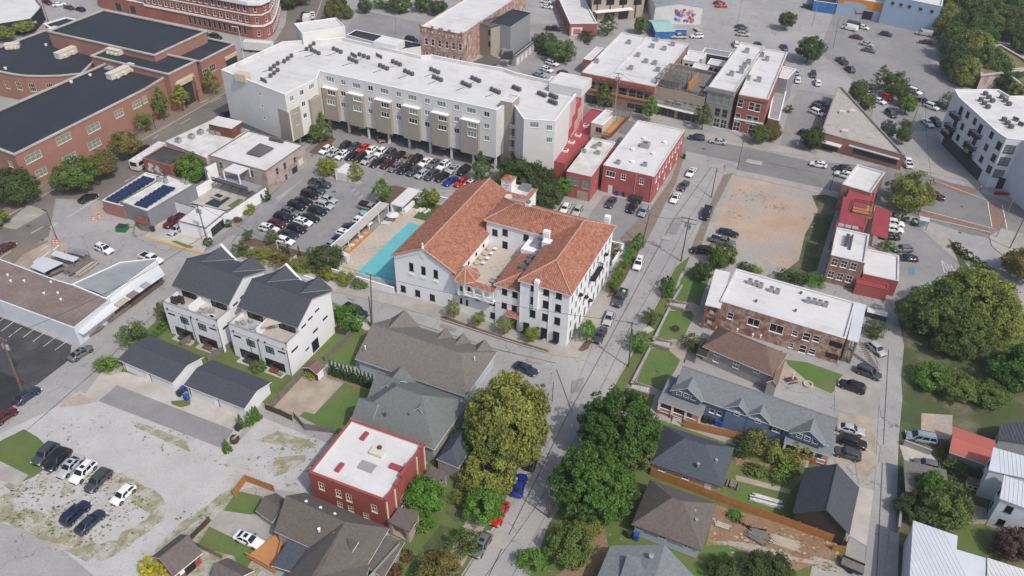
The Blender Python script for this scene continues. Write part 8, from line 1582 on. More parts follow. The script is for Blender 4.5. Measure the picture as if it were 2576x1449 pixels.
# ------------------------ trees: (view i,j, x,y, kind, r, h, base, colour, label)
def trees(i,j,L):
 for(x,y,k,r,h,ba,c,lab,*nm)in L:tree(*T(i,j,x,y),k,r,h,ba,c,lab,*(nm or()))
trees(0,0,[(2145,955,q13_,2.3,8,2,q35_,'pale yellow green street tree nearest the apartment end along the school'),(1850,1115,q13_,2.6,8,2,q35_,'yellow green street tree in front of the school entrance pillar'),(1662,1215,q13_,2.5,10,2,'lime','tall green street tree left of the school entrance'),(1470,1330,'small',2.2,6,1.8,'lime','small green street tree below the school windows beside the rusty tree'),(255,350,'mid',3.4,5,1.5,'olive','olive tree by the dark restaurant, farther right'),(60,420,'mid',3.4,5,1.2,'olive','olive tree by the dark restaurant at the left edge')])
trees(0,1,[(1065,335,'mid',4.2,7,2,'rusty','rusty brown green street tree right of the middle one on the avenue'),(810,465,'mid',5.2,8,2,'green','broad green street tree in the middle of the avenue row'),(225,590,'mid',5.4,8.5,1.5,'dark','large dark green street tree at the left end of the avenue row'),(1310,150,'mid',4.2,7.5,2,'rusty','rusty green street tree beside the white bus'),(-40,830,'mid',3,5,1,'olive','olive shrub cut off by the left edge on the avenue'),(1960,370,'mid',3.6,7,.8,'lime','bright shaggy tree between the derelict building and the courtyard house'),(1850,330,'mid',3.0,5.5,.5,'green','darker shaggy bush under the bright tree at the derelict building'),(2305,830,'ball',.9,1.8,.0,'deep','round clipped bush by the white garage corner','bush','bush'),(2100,1020,'ball',1.0,2,.0,'deep','round clipped bush at the foot of the leaning utility pole','bush','bush'),(2510,690,'shrub',1.6,1.6,0,q35_,'pale flowering shrubs along the white courtyard wall','shrub','shrub'),(2390,780,'shrub',1.0,1.0,0,'brown','low brown shrub along the white courtyard wall','shrub','shrub'),(2510,975,'small',1.3,3.2,1,'green','young tree at the parking lane corner by the pale curb')])
trees(1,0,[(450,50,'mid',4.8,9,1.5,'rusty','dark rusty tree behind the corner brick block on the avenue'),(330,90,'mid',4.2,8,1.5,'dark','dark tree closest to the rounded corner brick block'),(790,230,'mid',3.6,9,1.5,'rusty','tall rusty green tree on the right side of the avenue'),(850,150,'mid',3,7,1,'dark','smaller dark tree behind the tall rusty one on the avenue'),(930,190,'mid',2.2,5,.5,'green','small green tree by the bollard lined car park corner'),(1100,130,'mid',2.6,5,.8,'dark','round green tree on the lawn behind the bollard lined car park'),(1225,80,'small',2.2,3.5,.5,'green','small round tree second on the lawn behind the car park'),(1310,95,'small',2.2,3.5,.5,'green','small round tree third on the lawn behind the car park'),(1450,130,'mid',4.4,7,1,'green','biggest tree on the lawn behind the bollard lined car park'),(1690,120,'mid',3.6,6,1,'green','broad tree near the picnic table behind the car park'),(1835,155,'mid',3.2,5.5,1,'dark','dark tree nearest the worn brick warehouse roof'),(845,385,'small',1.7,2.6,.3,'brown','brown bush at the stair block corner of the apartments','bush','bush'),(685,1420,q13_,2.5,8.5,1.2,'lime','bright green tree in the upper island by the apartment corner'),(600,1449,q13_,2.2,6,1,'lime','second bright green tree in the upper island by the apartment corner')])
trees(1,1,[(735,315,'mid',2.5,5,1,q35_,'yellow green tree in the lower car park island, left of the white box'),(1015,375,q13_,1.9,5.5,1.2,q35_,'yellow green tree in the lower car park island, right of the white box'),(1280,595,q13_,2.3,7,.8,'lime','bright green tree beside the lawn pavilion of the pool court'),(2260,400,q13_,2.6,9,.8,'green','narrow green tree at the back right corner of the upper car park'),(1710,625,q13_,1.6,5,1,'lime','thin tree beside the three sun loungers'),(1790,640,q13_,1.9,5.5,.8,q35_,'yellow green tree against the long hotel roof by the loungers'),(105,570,'ball',1.3,2.6,0,'deep','dark clipped bush at the foot of the pale brick wall','bush','bush'),(2520,540,'mid',3.2,7,1,'green','green tree between the bell tower and the big dark one'),(180,1010,'small',1.6,4,1,'green','small green tree at the near left corner of the lower car park'),(730,1240,'mid',3.7,5,.4,'dark','big dense round bush at the near corner of the car park by the pool','bush','bush'),(585,1130,'small',1.5,2.6,.3,'lime','small pale bush left of the big round bush','bush','bush'),(440,1140,'cone',.45,3.2,0,'arbor','thin dark cypress right of its twin in the planting bed','cypress','cypress'),(328,1115,'cone',.45,2.8,0,'arbor','thin dark cypress left of its twin in the planting bed','cypress','cypress'),(265,1080,'shrub',.8,1.2,0,'dark','small dark shrub beside the left cypress','shrub','shrub')])
trees(1,1,[(40,1130,'small',2.8,2.2,.1,'olive','low spreading shrub at the left of the planting bed by townhouses','shrub','shrub'),(150,1170,'small',2.9,2.0,.1,'olive','low olive shrub second in the planting bed by townhouses','shrub','shrub'),(240,1230,'small',2.2,2.4,.1,'rusty','rusty shrub in the planting bed left of the path','shrub','shrub'),(420,1230,'small',2.5,2,.1,'olive','olive shrub just right of the bed path','shrub','shrub'),(470,1300,'small',1.8,2.6,.3,'olive','small tree between the townhouse gable and the path','shrub','shrub'),(540,1280,'small',1.8,1.8,.1,'green','green shrub right of the bed path','shrub','shrub'),(690,1330,'small',1.9,2.8,.3,'rusty','rusty shrub below the pale utility cabinets','shrub','shrub'),(760,1360,'small',1.8,2.2,.2,q35_,'yellow shrub right of the rusty one by the cabinets','shrub','shrub'),(915,1410,'small',1.7,2.8,.3,q35_,'yellow green shrub at the sidewalk below the pool wall','shrub','shrub'),(1040,1430,'shrub',1.7,1.4,0,'green','low hedge below the pool wall','shrub','shrub')])
for k in range(9):p=g(*T(1,1,885+k*49,1305+k*15),1.2);tree(0,0,'ball',.42,.85,0,'green',f'round clipped bush on the pool end ledge, {ORD[k]} from the left','bush','bush',z=.1,w=Hh(-54.6+k*1.55,1.3))
trees(0,1,[(2430,1110,'small',2.2,2.8,.2,'green','shrub at the left tip of the planting bed near the townhouse peak','shrub','shrub')])
trees(0,2,[(1345,545,'small',2.6,4.8,.3,'green','round green tree beside the hedge at the garage corner'),(1090,815,'small',2.1,3.2,.3,'lime','bright bush on the corner by the rock bed','bush','bush'),(1650,320,'small',1.3,4.5,.2,'green','narrow tree against the left townhouse corner'),(1925,520,'ball',.4,.9,0,'lime','small potted bush left of the fence between patios','bush','bush'),(1985,555,'ball',.4,.9,0,q35_,'small potted yellow bush right of the fence between patios','bush','bush'),(2430,1400,'cone',.72,3.1,0,q11_,'bright clipped conifer beside the second garage, nearest the bins',q31_,q31_),(2515,1370,'cone',.72,3.1,0,q11_,'bright clipped conifer beside the second garage, middle one',q31_,q31_),(2565,1320,'cone',.72,3.1,0,q11_,'bright clipped conifer beside the second garage, farthest one',q31_,q31_)])
trees(1,2,[(15,1310,'cone',.85,2.9,0,q11_,'tall bright conifer at the corner of the long grey fence',q31_,q31_),(75,820,'cone',.7,2.6,0,q11_,'slim conifer by the patio of the second townhouses',q31_,q31_),(20,830,'small',1.5,2,.1,'green','leafy shrub left of the slim conifer at the patio','shrub','shrub'),(835,330,'small',2.0,4.8,.6,q11_,'bright tree at the townhouse corner beside the blue pickup'),(985,400,'small',2.5,5.2,.5,q11_,'bright tree nearest the two poles by the blue pickup'),(1990,310,'small',1.5,4.2,1.2,'olive','thin street tree farthest left along the hotel wall'),(2240,390,'small',1.5,4.0,1.2,'olive','thin street tree second along the hotel wall'),(2500,460,'small',1.6,4.2,1,'olive','street tree third along the hotel wall'),(570,890,'shrub',1.4,1.2,0,q35_,'yellow green bush against the brown garden shed','shrub','shrub')])
for k in range(18):tree(*T(1,2,760+k*38.5,868+k*13.0),'cone',.62,3.6,0,'arbor',f'slender clipped arborvitae, {ORD[k]} from the shed in the hedge behind the pale house','arborvitae',q31_)
trees(0,3,[(2290,190,'cone',.8,2.8,0,q11_,'single bright conifer on the gravel lot corner',q31_,q31_),(2370,100,'ball',.8,1.5,0,'purple','purple leafed shrub near the single conifer','shrub','shrub'),(1510,1400,'ball',1.5,2.4,0,'golden','golden yellow bush against the red garage','bush','bush'),(1610,1449,'ball',1.3,2,0,'golden','second golden bush at the bottom edge by the red garage','bush','bush')])
trees(1,3,[(1710,760,'mid',3.3,5.2,.2,q11_,'dense crape myrtle with white blooms in front of the red stucco house'),(1700,950,'shrub',1.6,1.4,0,q11_,'bright green low plants beside the red house porch','shrub','shrub'),(2090,1180,'small',2.4,3.5,.3,'green','small dark green tree beside the grey blue crossover'),(1850,1449,'mid',3.0,4.5,.3,'rusty','golden brown tree at the bottom edge left of the street'),(1690,1440,'small',2.0,3,.1,'dark','dark shrub left of the golden brown tree','shrub','shrub'),(1510,1270,'ball',1.0,1.4,0,'brown','clipped brown bush by the porch of the brown roof house, farther','bush','bush'),(1400,1420,'ball',1.1,1.5,0,'brown','clipped brown bush at the bottom edge by the brown roof house','bush','bush'),(2050,440,'ball',.55,1.3,0,'deep','round topiary in a pot beside the slate porch','topiary','bush'),(2120,400,'ball',.8,1.2,0,'deep','dark clipped hedge behind the potted topiary','bush','bush'),(2290,830,'mid',3.2,5,.8,q11_,'bright green tree overhanging the red sedan'),(2330,520,'mid',4.0,5.5,.3,'olive','olive tree left of the bright one overhanging the street'),(2060,700,'small',1.7,2,.2,'olive','small olive bush beside the tan path','bush','bush'),(2180,560,'small',2.2,2.6,.2,'rusty','rusty bush at the path near the potted topiary','bush','bush')])
tree(1280,1115,'big',6.9,13.8,1.5,'olive','huge golden green oak overhanging the street in the middle of the photo')
tree(1240,1145,'big',5.2,9,1.0,'green','darker green tree behind the trunk of the huge golden green one')
tree(1316,1150,'mid',3.8,6,1,'olive','olive tree under the right side of the huge golden green one')
trees(1,3,[(2150,900-700,'mid',3.0,5,.5,'dark','dark tree beside the pale path behind the slate porch')])
tree(1550,1140,'magnolia',6.6,12,1,'deep','dense dark magnolia, the farther of the two beside the street')
tree(1496,1270,'magnolia',6.3,11,.8,'deep','dense glossy magnolia with white flowers, the nearer of the two beside the street')
tree(1592,1165,'mid',3.2,6,.8,'green','lower green tree between the far magnolia and the yellow house')
trees(2,3,[(560,1250,'mid',3.6,5,.5,'green','rounded green tree at the bottom, below the near magnolia'),(760,1010,'mid',2.6,4,.5,'olive','olive shrub tree between the near magnolia and the lilac house'),(200,1330,'small',2.3,3,.2,q11_,'bright bush at the bottom by the street kerb','bush','bush'),(2110,1449,'mid',2.2,3.4,.3,'dark','dark green tree at the bottom edge of the vegetable garden'),(2460,1420,'mid',2.4,3.6,.3,'dark','dark green tree next to the white canopy at the bottom'),(2330,200,'small',2.4,3.6,.3,'dark','dark flowering bush at the orange fence corner by the yellow house','bush','bush'),(2450,170,'small',2.3,4,.4,'olive','olive bush second along the orange fence by the yellow house','bush','bush'),(2440,400,'shrub',1.8,1.2,0,'green','low round shrub in the first garden lawn','shrub','shrub'),(2240,850,'shrub',1.2,.7,0,q11_,'small bright weed patch in the brown garden near the fence','shrub','shrub')])
trees(3,3,[(60,280,'small',2.2,4,.4,'olive','olive shrub behind the alley end porch fence, left one','shrub','shrub'),(300,310,'small',2.0,3.6,.4,'olive','olive shrub behind the alley end porch fence, right one','shrub','shrub'),(170,370,'shrub',2.1,1.5,0,'lime','variegated pale shrub below the two olive shrubs','shrub','shrub'),(95,470,'shrub',1.5,1.3,0,'green','leafy plants in the round stone bed near the black barn','shrub','shrub'),(1560,680,'mid',2.4,6.5,.8,q11_,'slim bright tree in front of the flat grey carport'),(1720,850,'mid',4.0,6,.6,'green','broad green tree below the flat grey carport'),(1400,830,'mid',2.6,3.5,.3,'dark','dark bush against the alley wall below the carport','bush','bush'),(2410,1230,'mid',2.9,4.6,.4,'purple','purple leafed crape myrtle with pale blooms at the bottom right'),(1900,330,'small',3,2,.1,'dark','low dark shrubs below the salmon roof','shrub','shrub'),(2080,370,'small',2.4,1.6,.1,'dark','low dark shrubs beside the white house wall','shrub','shrub'),(1790,190,'small',1.2,2,.1,'green','small plant beside the left edge of the salmon roof','shrub','shrub'),(60,1440,'mid',2.6,3.6,.3,'dark','dark tree over the white canopy at the bottom edge')])
trees(3,2,[(1700,420,'big',6.9,11,.8,'green','massive spreading green tree at the right, left part of the clump'),(2060,380,'big',7.3,11.5,.8,'olive','massive spreading olive tree at the right, middle of the clump'),(1880,600,'big',5.6,8.5,.5,'green','dark green tree at the near side of the massive clump'),(2250,500,'big',5.0,9,.6,'olive','green tree at the far right of the massive clump'),(2450,950,'mid',4.8,7.5,.3,'deep','very dark evergreen tree at the right picture edge'),(1620,960,'mid',3.3,3.8,.3,q11_,'bright leafy bush nearest the alley below the massive clump'),(1880,1060,'mid',3.9,4.2,.3,'green','wide leafy tree with drooping fronds right of the alley'),(2200,1140,'mid',3.6,3.6,.3,'green','wide leafy bush at the right of the drooping one'),(2520,820,'mid',3.4,5.5,.5,'deep','dark bush behind the evergreen at the right edge'),(1540,420,'mid',3.4,6,.3,'dark','dark understory tree at the left foot of the massive clump'),(1080,470,'small',2.2,2.6,.2,'dark','dark bush by the outside stairs behind the fourplex','bush','bush')])
trees(2,2,[(1545,80,'small',1.7,3.4,.3,'deep','clipped dark tree on the kerb strip near the top garden lawn'),(1400,350,'small',2.1,3.6,.6,'green','round street tree beside the white slab on the kerb strip'),(1280,610,'small',2.2,3.6,.5,q11_,'bright street tree beside the pole on the kerb strip'),(750,530,q13_,1.9,5.2,.6,q11_,'bright street tree at the hotel corner planting strip'),(195,545,'small',1.7,4,1,q35_,'yellow street tree nearest the hotel corner on the cross street'),(1830,600,'small',2.1,3,.2,'dark','dark flowering bush by the brown porch roof','bush','bush'),(1640,420,'shrub',.9,.6,0,'brown','small brown plant bed in the second garden lawn','shrub','shrub'),(1280,1165,'shrub',1.1,1.1,0,'brown','dead brown shrub in the round mulch bed','shrub','shrub'),(1010,40,'small',1.3,3,.5,'green','small street tree beside the dark pickup with the lime bag')])
trees(2,1,[(160,610,'big',6.4,11,2,'dark','large spreading dark tree behind the hotel beside the red building'),(330,660,'mid',4.2,7.5,1.2,'dark','lower dark tree in front of the large spreading one behind the hotel'),(40,420,'mid',4.2,8,1.5,'dark','dark tree at the apartment tower side of the large spreading one'),(520,520,'mid',2.6,5,.8,q11_,'bright green young tree at the red building corner'),(1020,1120,'small',1.7,3.2,.3,'rusty','rusty green shrub inside the hotel side garden','shrub','shrub'),(1265,1060,q13_,1.5,4.6,.4,q11_,'tall bright sapling at the top of the hotel hedge'),(2085,1235,'mid',3.0,5.8,.5,'green','rounded green tree at the street side of the dirt lot'),(1900,1360,'mid',2.3,4,.3,'dark','dark bush left of the rounded green tree at the fourplex','bush','bush'),(1560,1440,'ball',1.4,2.6,0,'deep','clipped dark bush at the top of the kerb strip','bush','bush'),(2330,1260,'small',1.6,1.6,.1,'dark','small shrub above the white fourplex roof, left','shrub','shrub'),(2450,1290,'small',1.6,1.8,.1,'olive','small shrub above the white fourplex roof, right','shrub','shrub')])
for k,(x,y)in enumerate(((1215,1100),(1165,1170),(1130,1240),(1090,1320),(1050,1390),(1010,1440))):tree(*T(2,1,x,y),'small',1.35,2.4,.1,q11_ if k%2 else 'lime',f'bright shrub in the long hotel street hedge, {ORD[k]} from its top end','shrub','shrub')
trees(2,0,[(915,1085,q13_,2.4,8,1.5,'lime','bright street tree farthest left in front of the red corniced storefront'),(1380,1230,q13_,2.5,8,1.5,q11_,'bright street tree in front of the cafe corner'),(1910,1310,q13_,2.5,8,1.5,'green','street tree in front of the stone building'),(2480,1440,'mid',3.0,5.5,1,'green','street tree at the dark red shop corner'),(490,620,'mid',4.6,7.5,1,'green','large round tree on the edge of the rear yard, right part'),(330,510,'mid',4.0,6,.8,'dark','darker round tree on the edge of the rear yard, left part'),(960,355,q13_,3.2,7.5,1.2,'green','tree in front of the beige building, left of the entrance court'),(1290,340,'mid',2.9,6.5,1.2,'green','tree in front of the beige building, right of the entrance court'),(750,395,'small',3.2,3,.2,'dark','dark shrubs beside the pink painted store door','shrub','shrub')])
trees(3,0,[(165,300,'mid',3.2,7,1.5,'dark','dark street tree on the grass strip near the top'),(385,630,'mid',4.7,9,1.2,'dark','dense dark round tree in the middle of the top right lots'),(890,1000,'mid',2.8,6.5,.6,'green','green bush tree on the diagonal wall of the wedge building, upper'),(980,1100,'mid',2.4,5,.5,'green','green bush tree on the diagonal wall of the wedge building, lower'),(1190,1380,'mid',2.3,5,.5,'blue','blue green small tree on the diagonal wall near the wedge tip'),(1340,1449,'mid',2.2,5.5,.8,'green','green small tree nearest the wedge building tip'),(1110,900,q13_,2.6,8,1,'green','street tree farthest back in the diagonal street median'),(1240,960,'mid',3.4,7.5,1,'green','largest street tree in the diagonal street median'),(1350,1060,'mid',2.7,6,1,'green','street tree beside the white cars in the diagonal median'),(1370,1150,'mid',2.6,5.5,1,'lime','bright street tree nearest in the diagonal median'),(30,1410,'mid',2.8,5,.8,'rusty','rusty tree by the lane lot entrance'),(430,1500,'mid',3.0,6.5,1,'dark','dark street tree at the striped lot corner on the main street'),(1790,1110,'small',2.2,6,1,'green','small tree beside the first balcony of the white apartments'),(1390,1260,'small',1.6,1.8,.1,'olive','low olive shrubs at the foot of the leaning pole','shrub','shrub'),(200,1130,'small',1.4,2.4,.1,'green','small shrub at the lane lot edge','shrub','shrub')])
trees(3,1,[(1380,640,'mid',5.3,9,.8,'olive','big round olive tree beside the narrow brick building'),(2520,1330,'mid',4.6,7,.6,'rusty','golden green tree at the right edge below the hedge'),(1190,1060,'small',1.7,2.2,.1,'lime','bright bush between the canopy and the grey crossover','bush','bush'),(150,1390,'small',2.4,3,.2,'dark','dark bush at the foot of the narrow brick building, left one','bush','bush'),(290,1400,'small',2.4,3,.2,'dark','dark bush at the foot of the narrow brick building, right one','bush','bush'),(470,1400,'small',2.4,2,.1,q11_,'bright low bush at the corner of the narrow brick building','bush','bush')])
W8=[(2440,60,7),(2490,40,7),(2540,60,7),(2385,40,6.5),(2430,20,7),(2500,5,7),(2560,15,7),(2375,85,6),(2420,110,6.5),(2480,90,6.5),(2400,150,6),(2440,165,6.5),(2395,190,5),(2470,195,6),(2500,205,4.6),(2545,100,6),(2590,60,7),(2360,15,6),(2530,225,4),(2420,210,5),(2385,120,5),(2570,130,5),(2450,130,6),(2560,250,3.5)]
nmw=['dark','olive','deep','green']
for k,(x,y,r_)in enumerate(W8):
 tree(x,y,'big' if r_>4.9 else 'mid',r_,r_*1.75,.3,nmw[(k*7)%4]if k%5 else 'green',f"{['dark','olive','deep green','mid green'][(k*7)%4] if k%5 else 'mid green'} tree of the top right wood, {ORD[k%18]} {'in its inner part' if k<18 else 'along its near edge'}")
def hedge(label,pts,w,h,col='dark'):
 P_=[g(x,y)[:2]for x,y in pts];r=empty('hedge',z3(sum(P_)/len(P_),0),label,'hedge');og=ORG[r.name];n=0
 for i in range(len(P_)-1):
  L=NRM(P_[i+1]-P_[i]);m=max(1,int(L/(w*.8)))
  for k in range(m):
   p=lerp(P_[i],P_[i+1],(k+.5)/m);c=inst('foliage',CROWNS['ball'][n%2][0],r,(p[0]-og[0],p[1]-og[1],0),n*1.7,(w/1.5,w/1.5,h/1.4));q=GRN[col];c.color=(*q,1);n+=1
hedge('long dark hedge between the accessible parking bay and the intersection',[(2240,545),(2285,560),(2312,572)],1.8,1.8,'dark');hedge('curving clipped hedge beside the driveway on the right',[(2395,620),(2425,645),(2460,670),(2495,695)],2.0,1.8,'dark')
hedge('bright green hedge behind the first garage',[(372,868),(395,845),(418,822)],1.8,1.6,q11_);hedge('long row of low shrubs beyond the lower car park by the street',[(770,672),(800,690),(835,700)],1.4,1.0,'olive')
# ------------------------ fences and walls
def fence(label,pts,h,m,z=0,board=.16,post=2.4,gap=.02,name='fence',rail=True):
 P_=[g(x,y,z)[:2]for x,y in pts];r=empty(name,z3(sum(P_)/len(P_),z),label,'fence');rr=random.Random(5)
 for i in range(len(P_)-1):
  a,c=P_[i],P_[i+1];L=NRM(c-a);d=(c-a)/L;n=NA([-d[1],d[0]]);ns=max(1,round(L/post))
  for s in range(ns):
   b=MB();x0=L*s/ns;x1=L*(s+1)/ns;k=int((x1-x0)/board)
   for j in range(k):b.ob(a+d*(x0+(j+.5)*(x1-x0)/k),d,(x1-x0)/k-gap,.03,z+.05,z+h-.04*rr.random())
   b.mk('panel',m,r,kind='stuff')
   if rail:
    for zz in(.35,h-.4):b=MB();b.ob(a+d*(x0+x1)/2+n*.06,d,x1-x0,.05,z+zz,z+zz+.1);b.mk('rail',m,r)
   b=MB();b.ob(a+d*x0+n*.09,d,.12,.12,z,z+h+.05);b.mk('post',m,r)
FA=T(2,3,1385,440);FB=T(3,3,795,1085)
fence('new orange cedar privacy fence running from the yellow house to the alley',[FA,T(2,3,2200,745),T(3,3,640,1110)],1.9,'wood_orange')
fence('short orange cedar fence panels with rails at the alley end',[T(3,3,640,1195),T(3,3,760,1215),T(3,3,800,1110)],1.6,'wood_orange')
fence('orange cedar fence between the blue house and the yellow house',[T(2,2,1715,1400),T(2,3,2380,100),T(3,3,0,215),T(3,3,470,330)],1.8,'wood_orange')
fence('orange cedar fence corner around the small lawn near the gravel lot',[T(0,3,2360,650),T(0,3,2480,500),T(1,3,190,605)],1.7,'wood_orange')
fence('weathered brown picket fence beside the concrete drive at the bottom left',[T(0,3,1880,1140),T(0,3,2120,900)],1.3,q33_)
fence('weathered grey fence crossing the dry yard at the bottom left',[T(0,3,1900,1120),T(0,3,2240,1280)],1.2,q1_)
fence('weathered grey wooden fence down the yard beside the tan concrete',[T(1,2,490,860),T(1,2,150,1230)],1.7,q1_)
fence('long weathered grey fence along the gravel lot and lawn',[T(1,2,385,1310),T(1,3,10+480,-20),T(1,3,800,15)],1.6,q1_)
fence('weathered grey fence beside the townhouse lawn leading to the poles',[T(1,2,700,740),T(1,2,960,480)],1.6,q1_)
fence('dark brown fence at the corner of the white townhouse',[T(1,2,800,455),T(1,2,950,490)],1.5,q33_)
fence('grey fence between the two townhouse patios',[T(0,2,2100,740),T(0,2,2340,600)],1.6,q1_);fence('grey fence dividing the first townhouse patios',[T(0,2,1830,590),T(0,2,1960,510)],1.5,q1_)
fence('brown double gate at the tan concrete yard',[T(1,2,100,1225),T(1,2,250,1285),T(1,2,370,1340)],1.5,q33_,name='gate')
fence('dark mesh fence of the small vegetable plot',[T(2,3,2150,850),T(2,3,2380,980),T(2,3,2560,1010)],.9,q7_,board=.5,gap=.46);fence('low garden fence behind the broad tree at the right',[T(3,3,1830,860),T(3,3,2000,930),T(3,3,2220,930)],1.2,'wood_pale')
fence('tan wooden fence beside the salmon roofed shed',[T(3,3,1760,310),T(3,3,2120,450)],1.0,q1_,board=.3,gap=.2)
for lab,pts in(('low stone retaining wall along the top garden lawn',[(2,2,1705,0),(2,2,1615,150)]),('low stone retaining wall along the second garden lawn',[(2,2,1580,225),(2,2,1420,550)]),('low stone retaining wall along the biggest garden lawn',[(2,2,1395,610),(2,2,1200,985)]),('low stone retaining wall beside the round mulch bed',[(2,2,1170,1050),(2,2,1110,1150)])):
 a,c=[g(*T(*q))[:2]for q in pts];wallseg('retaining_wall',lab,a,c,.7,.35,'rock')
for k,(x,y)in enumerate(((1665,185),(1495,570),(1285,1020))):
 p=g(*T(2,2,x,y),.3)[:2];r=empty('stone_steps',z3(p,0),f'stone garden steps, {ORD[k]} from the fourplex end of the garden walls','steps')
 for s in range(6):b=MB();b.ob(p+HU*(s*.55-1.4),HV,1.7,.5,0,.15+s*.11);b.mk('step',q5_,r)
 for s in(-1,1):b=MB();b.ob(p+HV*s*1.0,HU,4,.3,0,.95);b.mk('side_wall','rock',r)
wallseg('garden_wall','white garden wall beside the hotel with a dark bench',g(*T(2,1,1120,1030),1)[:2],g(*T(2,1,1010,1200),1)[:2],1.3);wallseg('garden_wall','white garden wall enclosing the hotel corner garden',g(*T(2,1,985,985),1)[:2],g(*T(2,1,1125,1020),1)[:2],1.3)
wallseg('concrete_wall','grey concrete wall along the alley near the minivan',g(*T(3,3,1370,100),.8)[:2],g(*T(3,3,1640,200),.8)[:2],1.2,m=q8_);wallseg('concrete_wall','dark topped concrete wall beside the alley below the carport',g(*T(3,3,1350,640),1)[:2],g(*T(3,3,1310,980),1)[:2],1.6,m=q8_)
for lab,pts in(('white low wall along the back sidewalk of the townhouses, left part',((1,1,80,1180),(1,1,300,1260))),('white low wall along the back sidewalk of the townhouses, right part',((1,1,370,1290),(1,1,690,1400)))):wallseg('low_wall',lab,*[g(*T(*q),.5)[:2]for q in pts],.7)
# ------------------------ poles, lamps, wires
def pole(bx,by,h,label,top=None,arm=2.2,tr=0,m='wood_pole',az=None,r=.17,arms=1,name='utility_pole'):
 p=g(bx,by);r_=empty(name,z3(p,0),label,'utility pole');t=NA([p[0],p[1],h]);
 if top:
  z=h;q=g(top[0],top[1],z);t=q if NRM(q[:2]-p[:2])<3 else t
 b=MB();b.tube((p[0],p[1],0),t,r,r*.6,8);b.mk('pole',m,r_);az=_t if az is None else az;d=NA([math.cos(az),math.sin(az),0])
 for k in range(arms):
  zz=-.3-k*1.1;b=MB();b.ob((t+[0,0,zz])[:2],d,arm,.12,t[2]+zz,t[2]+zz+.13);b.mk('crossarm',m,r_)
  b=MB();
  for s in(-.45,-.15,.15,.45):q=t+d*arm*s;b.tube(q+[0,0,zz+.13],q+[0,0,zz+.4],.05,n=5)
  b.mk('insulators',q18_,r_,kind='stuff')
 for k in range(tr):b=MB();q=t+d*(.45*(-1)**k)+[0,0,-2.4-.5*(k//2)];b.tube(q,q+[0,0,1.0],.27,n=10);b.mk('transformer',q18_ if m!='x' else q42_,r_)
 return t
pA=pole(1581.7,923.2,11,'wooden utility pole with crossarm beside the kerb strip near the crossing',(1590.5,811),tr=1)
pB=pole(1713,657.2,11.4,'utility pole with blue transformers beside the dirt lot verge',(1734,548),tr=3,arm=3.4,arms=2);pC=pole(1614,618.5,8,'bare wooden pole between the sidewalk and the hotel hedge',(1634,539),arm=.01);pD=pole(1789.2,497.2,7.5,'bare dark pole on the side street across from the white sedans',(1804,422),arm=.01)
pE=pole(1380.5,1301.7,8.5,'utility pole with crossarm and street lamp beside the near magnolia',(1381,1225),arm=2.8);pF=pole(55,981,12,'thick leaning utility pole with transformers beside the striped car park',(4,851),tr=2,r=.28);pG=pole(526.2,622.2,10.5,'utility pole with transformers beside the white garage',(495,513),tr=2,arm=3)
pH=pole(936,823,12,'taller of the two wooden poles at the cross street, with crossarm',(932,690));pI=pole(942-6,826,8,'shorter of the two wooden poles at the cross street',None,arm=.01)
pJ=pole(2095.7,121.2,11,'tall thin pole in front of the mural car park vans',(2112,42),r=.13,arm=.01,m=q27_);pole(2043,66,11,'tall thin pole beside the diagonal street at the top',(2058,0),r=.12,arm=.01,m=q27_);pL=pole(2289.5,323.7,12,'leaning wooden pole beside the diagonal street and balcony apartments',(2327,230),arm=.01,m=q18_);pM=pole(1546,280,12,'pale utility pole with transformers on the main street by the storefronts',(1552,215),tr=3,m=q18_,arm=3,arms=2)
pN=pole(2309.5,541,10,'thin pole at the near corner of the brick crosswalk',(2343,453),arm=.01,r=.1);pole(2505.7,597.2,11,'lamp pole on the traffic corner at the right',(2557,482),r=.1,arm=.01,m=q27_);pole(2540,625,12,'dark leaning pole at the right edge corner',(2590,530),arm=.01,r=.14);pole(1854,66,10,'thin light pole at the top car park with dark cars',(1862,14),r=.09,arm=.01,m=q27_);pole(2190,293,8,'thin lamp pole along the diagonal street near the wedge',(2198,262),r=.07,arm=.01,m=q27_)
pO=pole(1855,425,9,'thin pole on the main street kerb above the dirt lot',(1860,365),r=.1,arm=.01);pole(1389,1010,5,'short sign pole at the crossing corner',(1391,928),r=.07,arm=.01,m=q7_,name='sign_pole');pole(122,55,8,'pole with equipment behind the dark restaurant',(110,20),tr=1,r=.13)
def wire(a,c,label,s=1.2,off=0,r=.04):
 a=NA(a)+[0,0,off];c=NA(c)+[0,0,off];b=MB();n=10;P_=[lerp(a,c,k/n)-NA([0,0,s*4*(k/n)*(1-k/n)])for k in range(n+1)]
 for k in range(n):b.tube(P_[k],P_[k+1],r,n=3,caps=False)
 b.mk('power_line',q7_,label=label,cat='wire')
wire(pA,pB,'power line from the crossing pole up to the blue transformer pole');wire(pA,pE,'power line from the crossing pole down to the magnolia pole');wire(pB,pD,'power line from the blue transformer pole to the bare dark pole');wire(pA,pH,'power line across the cross street to the taller pole');wire(pF,g(560,560,10),'thick cable from the striped car park pole over the lane',2,0,.05);wire(pG,pH,'power line from the white garage pole over the townhouses',2);wire(pB,pC,'service wire from the blue transformer pole to the hedge pole',.6);wire(pM,pO,'power line over the main street in front of the storefronts',1);wire(pM,g(1100,250,12),'power line from the storefront pole over the red roof',1);wire(pL,pN,'power line across the brick crosswalk junction',1);wire(pE,g(1100,1600,9),'power line from the magnolia pole over the trees at the bottom',1)
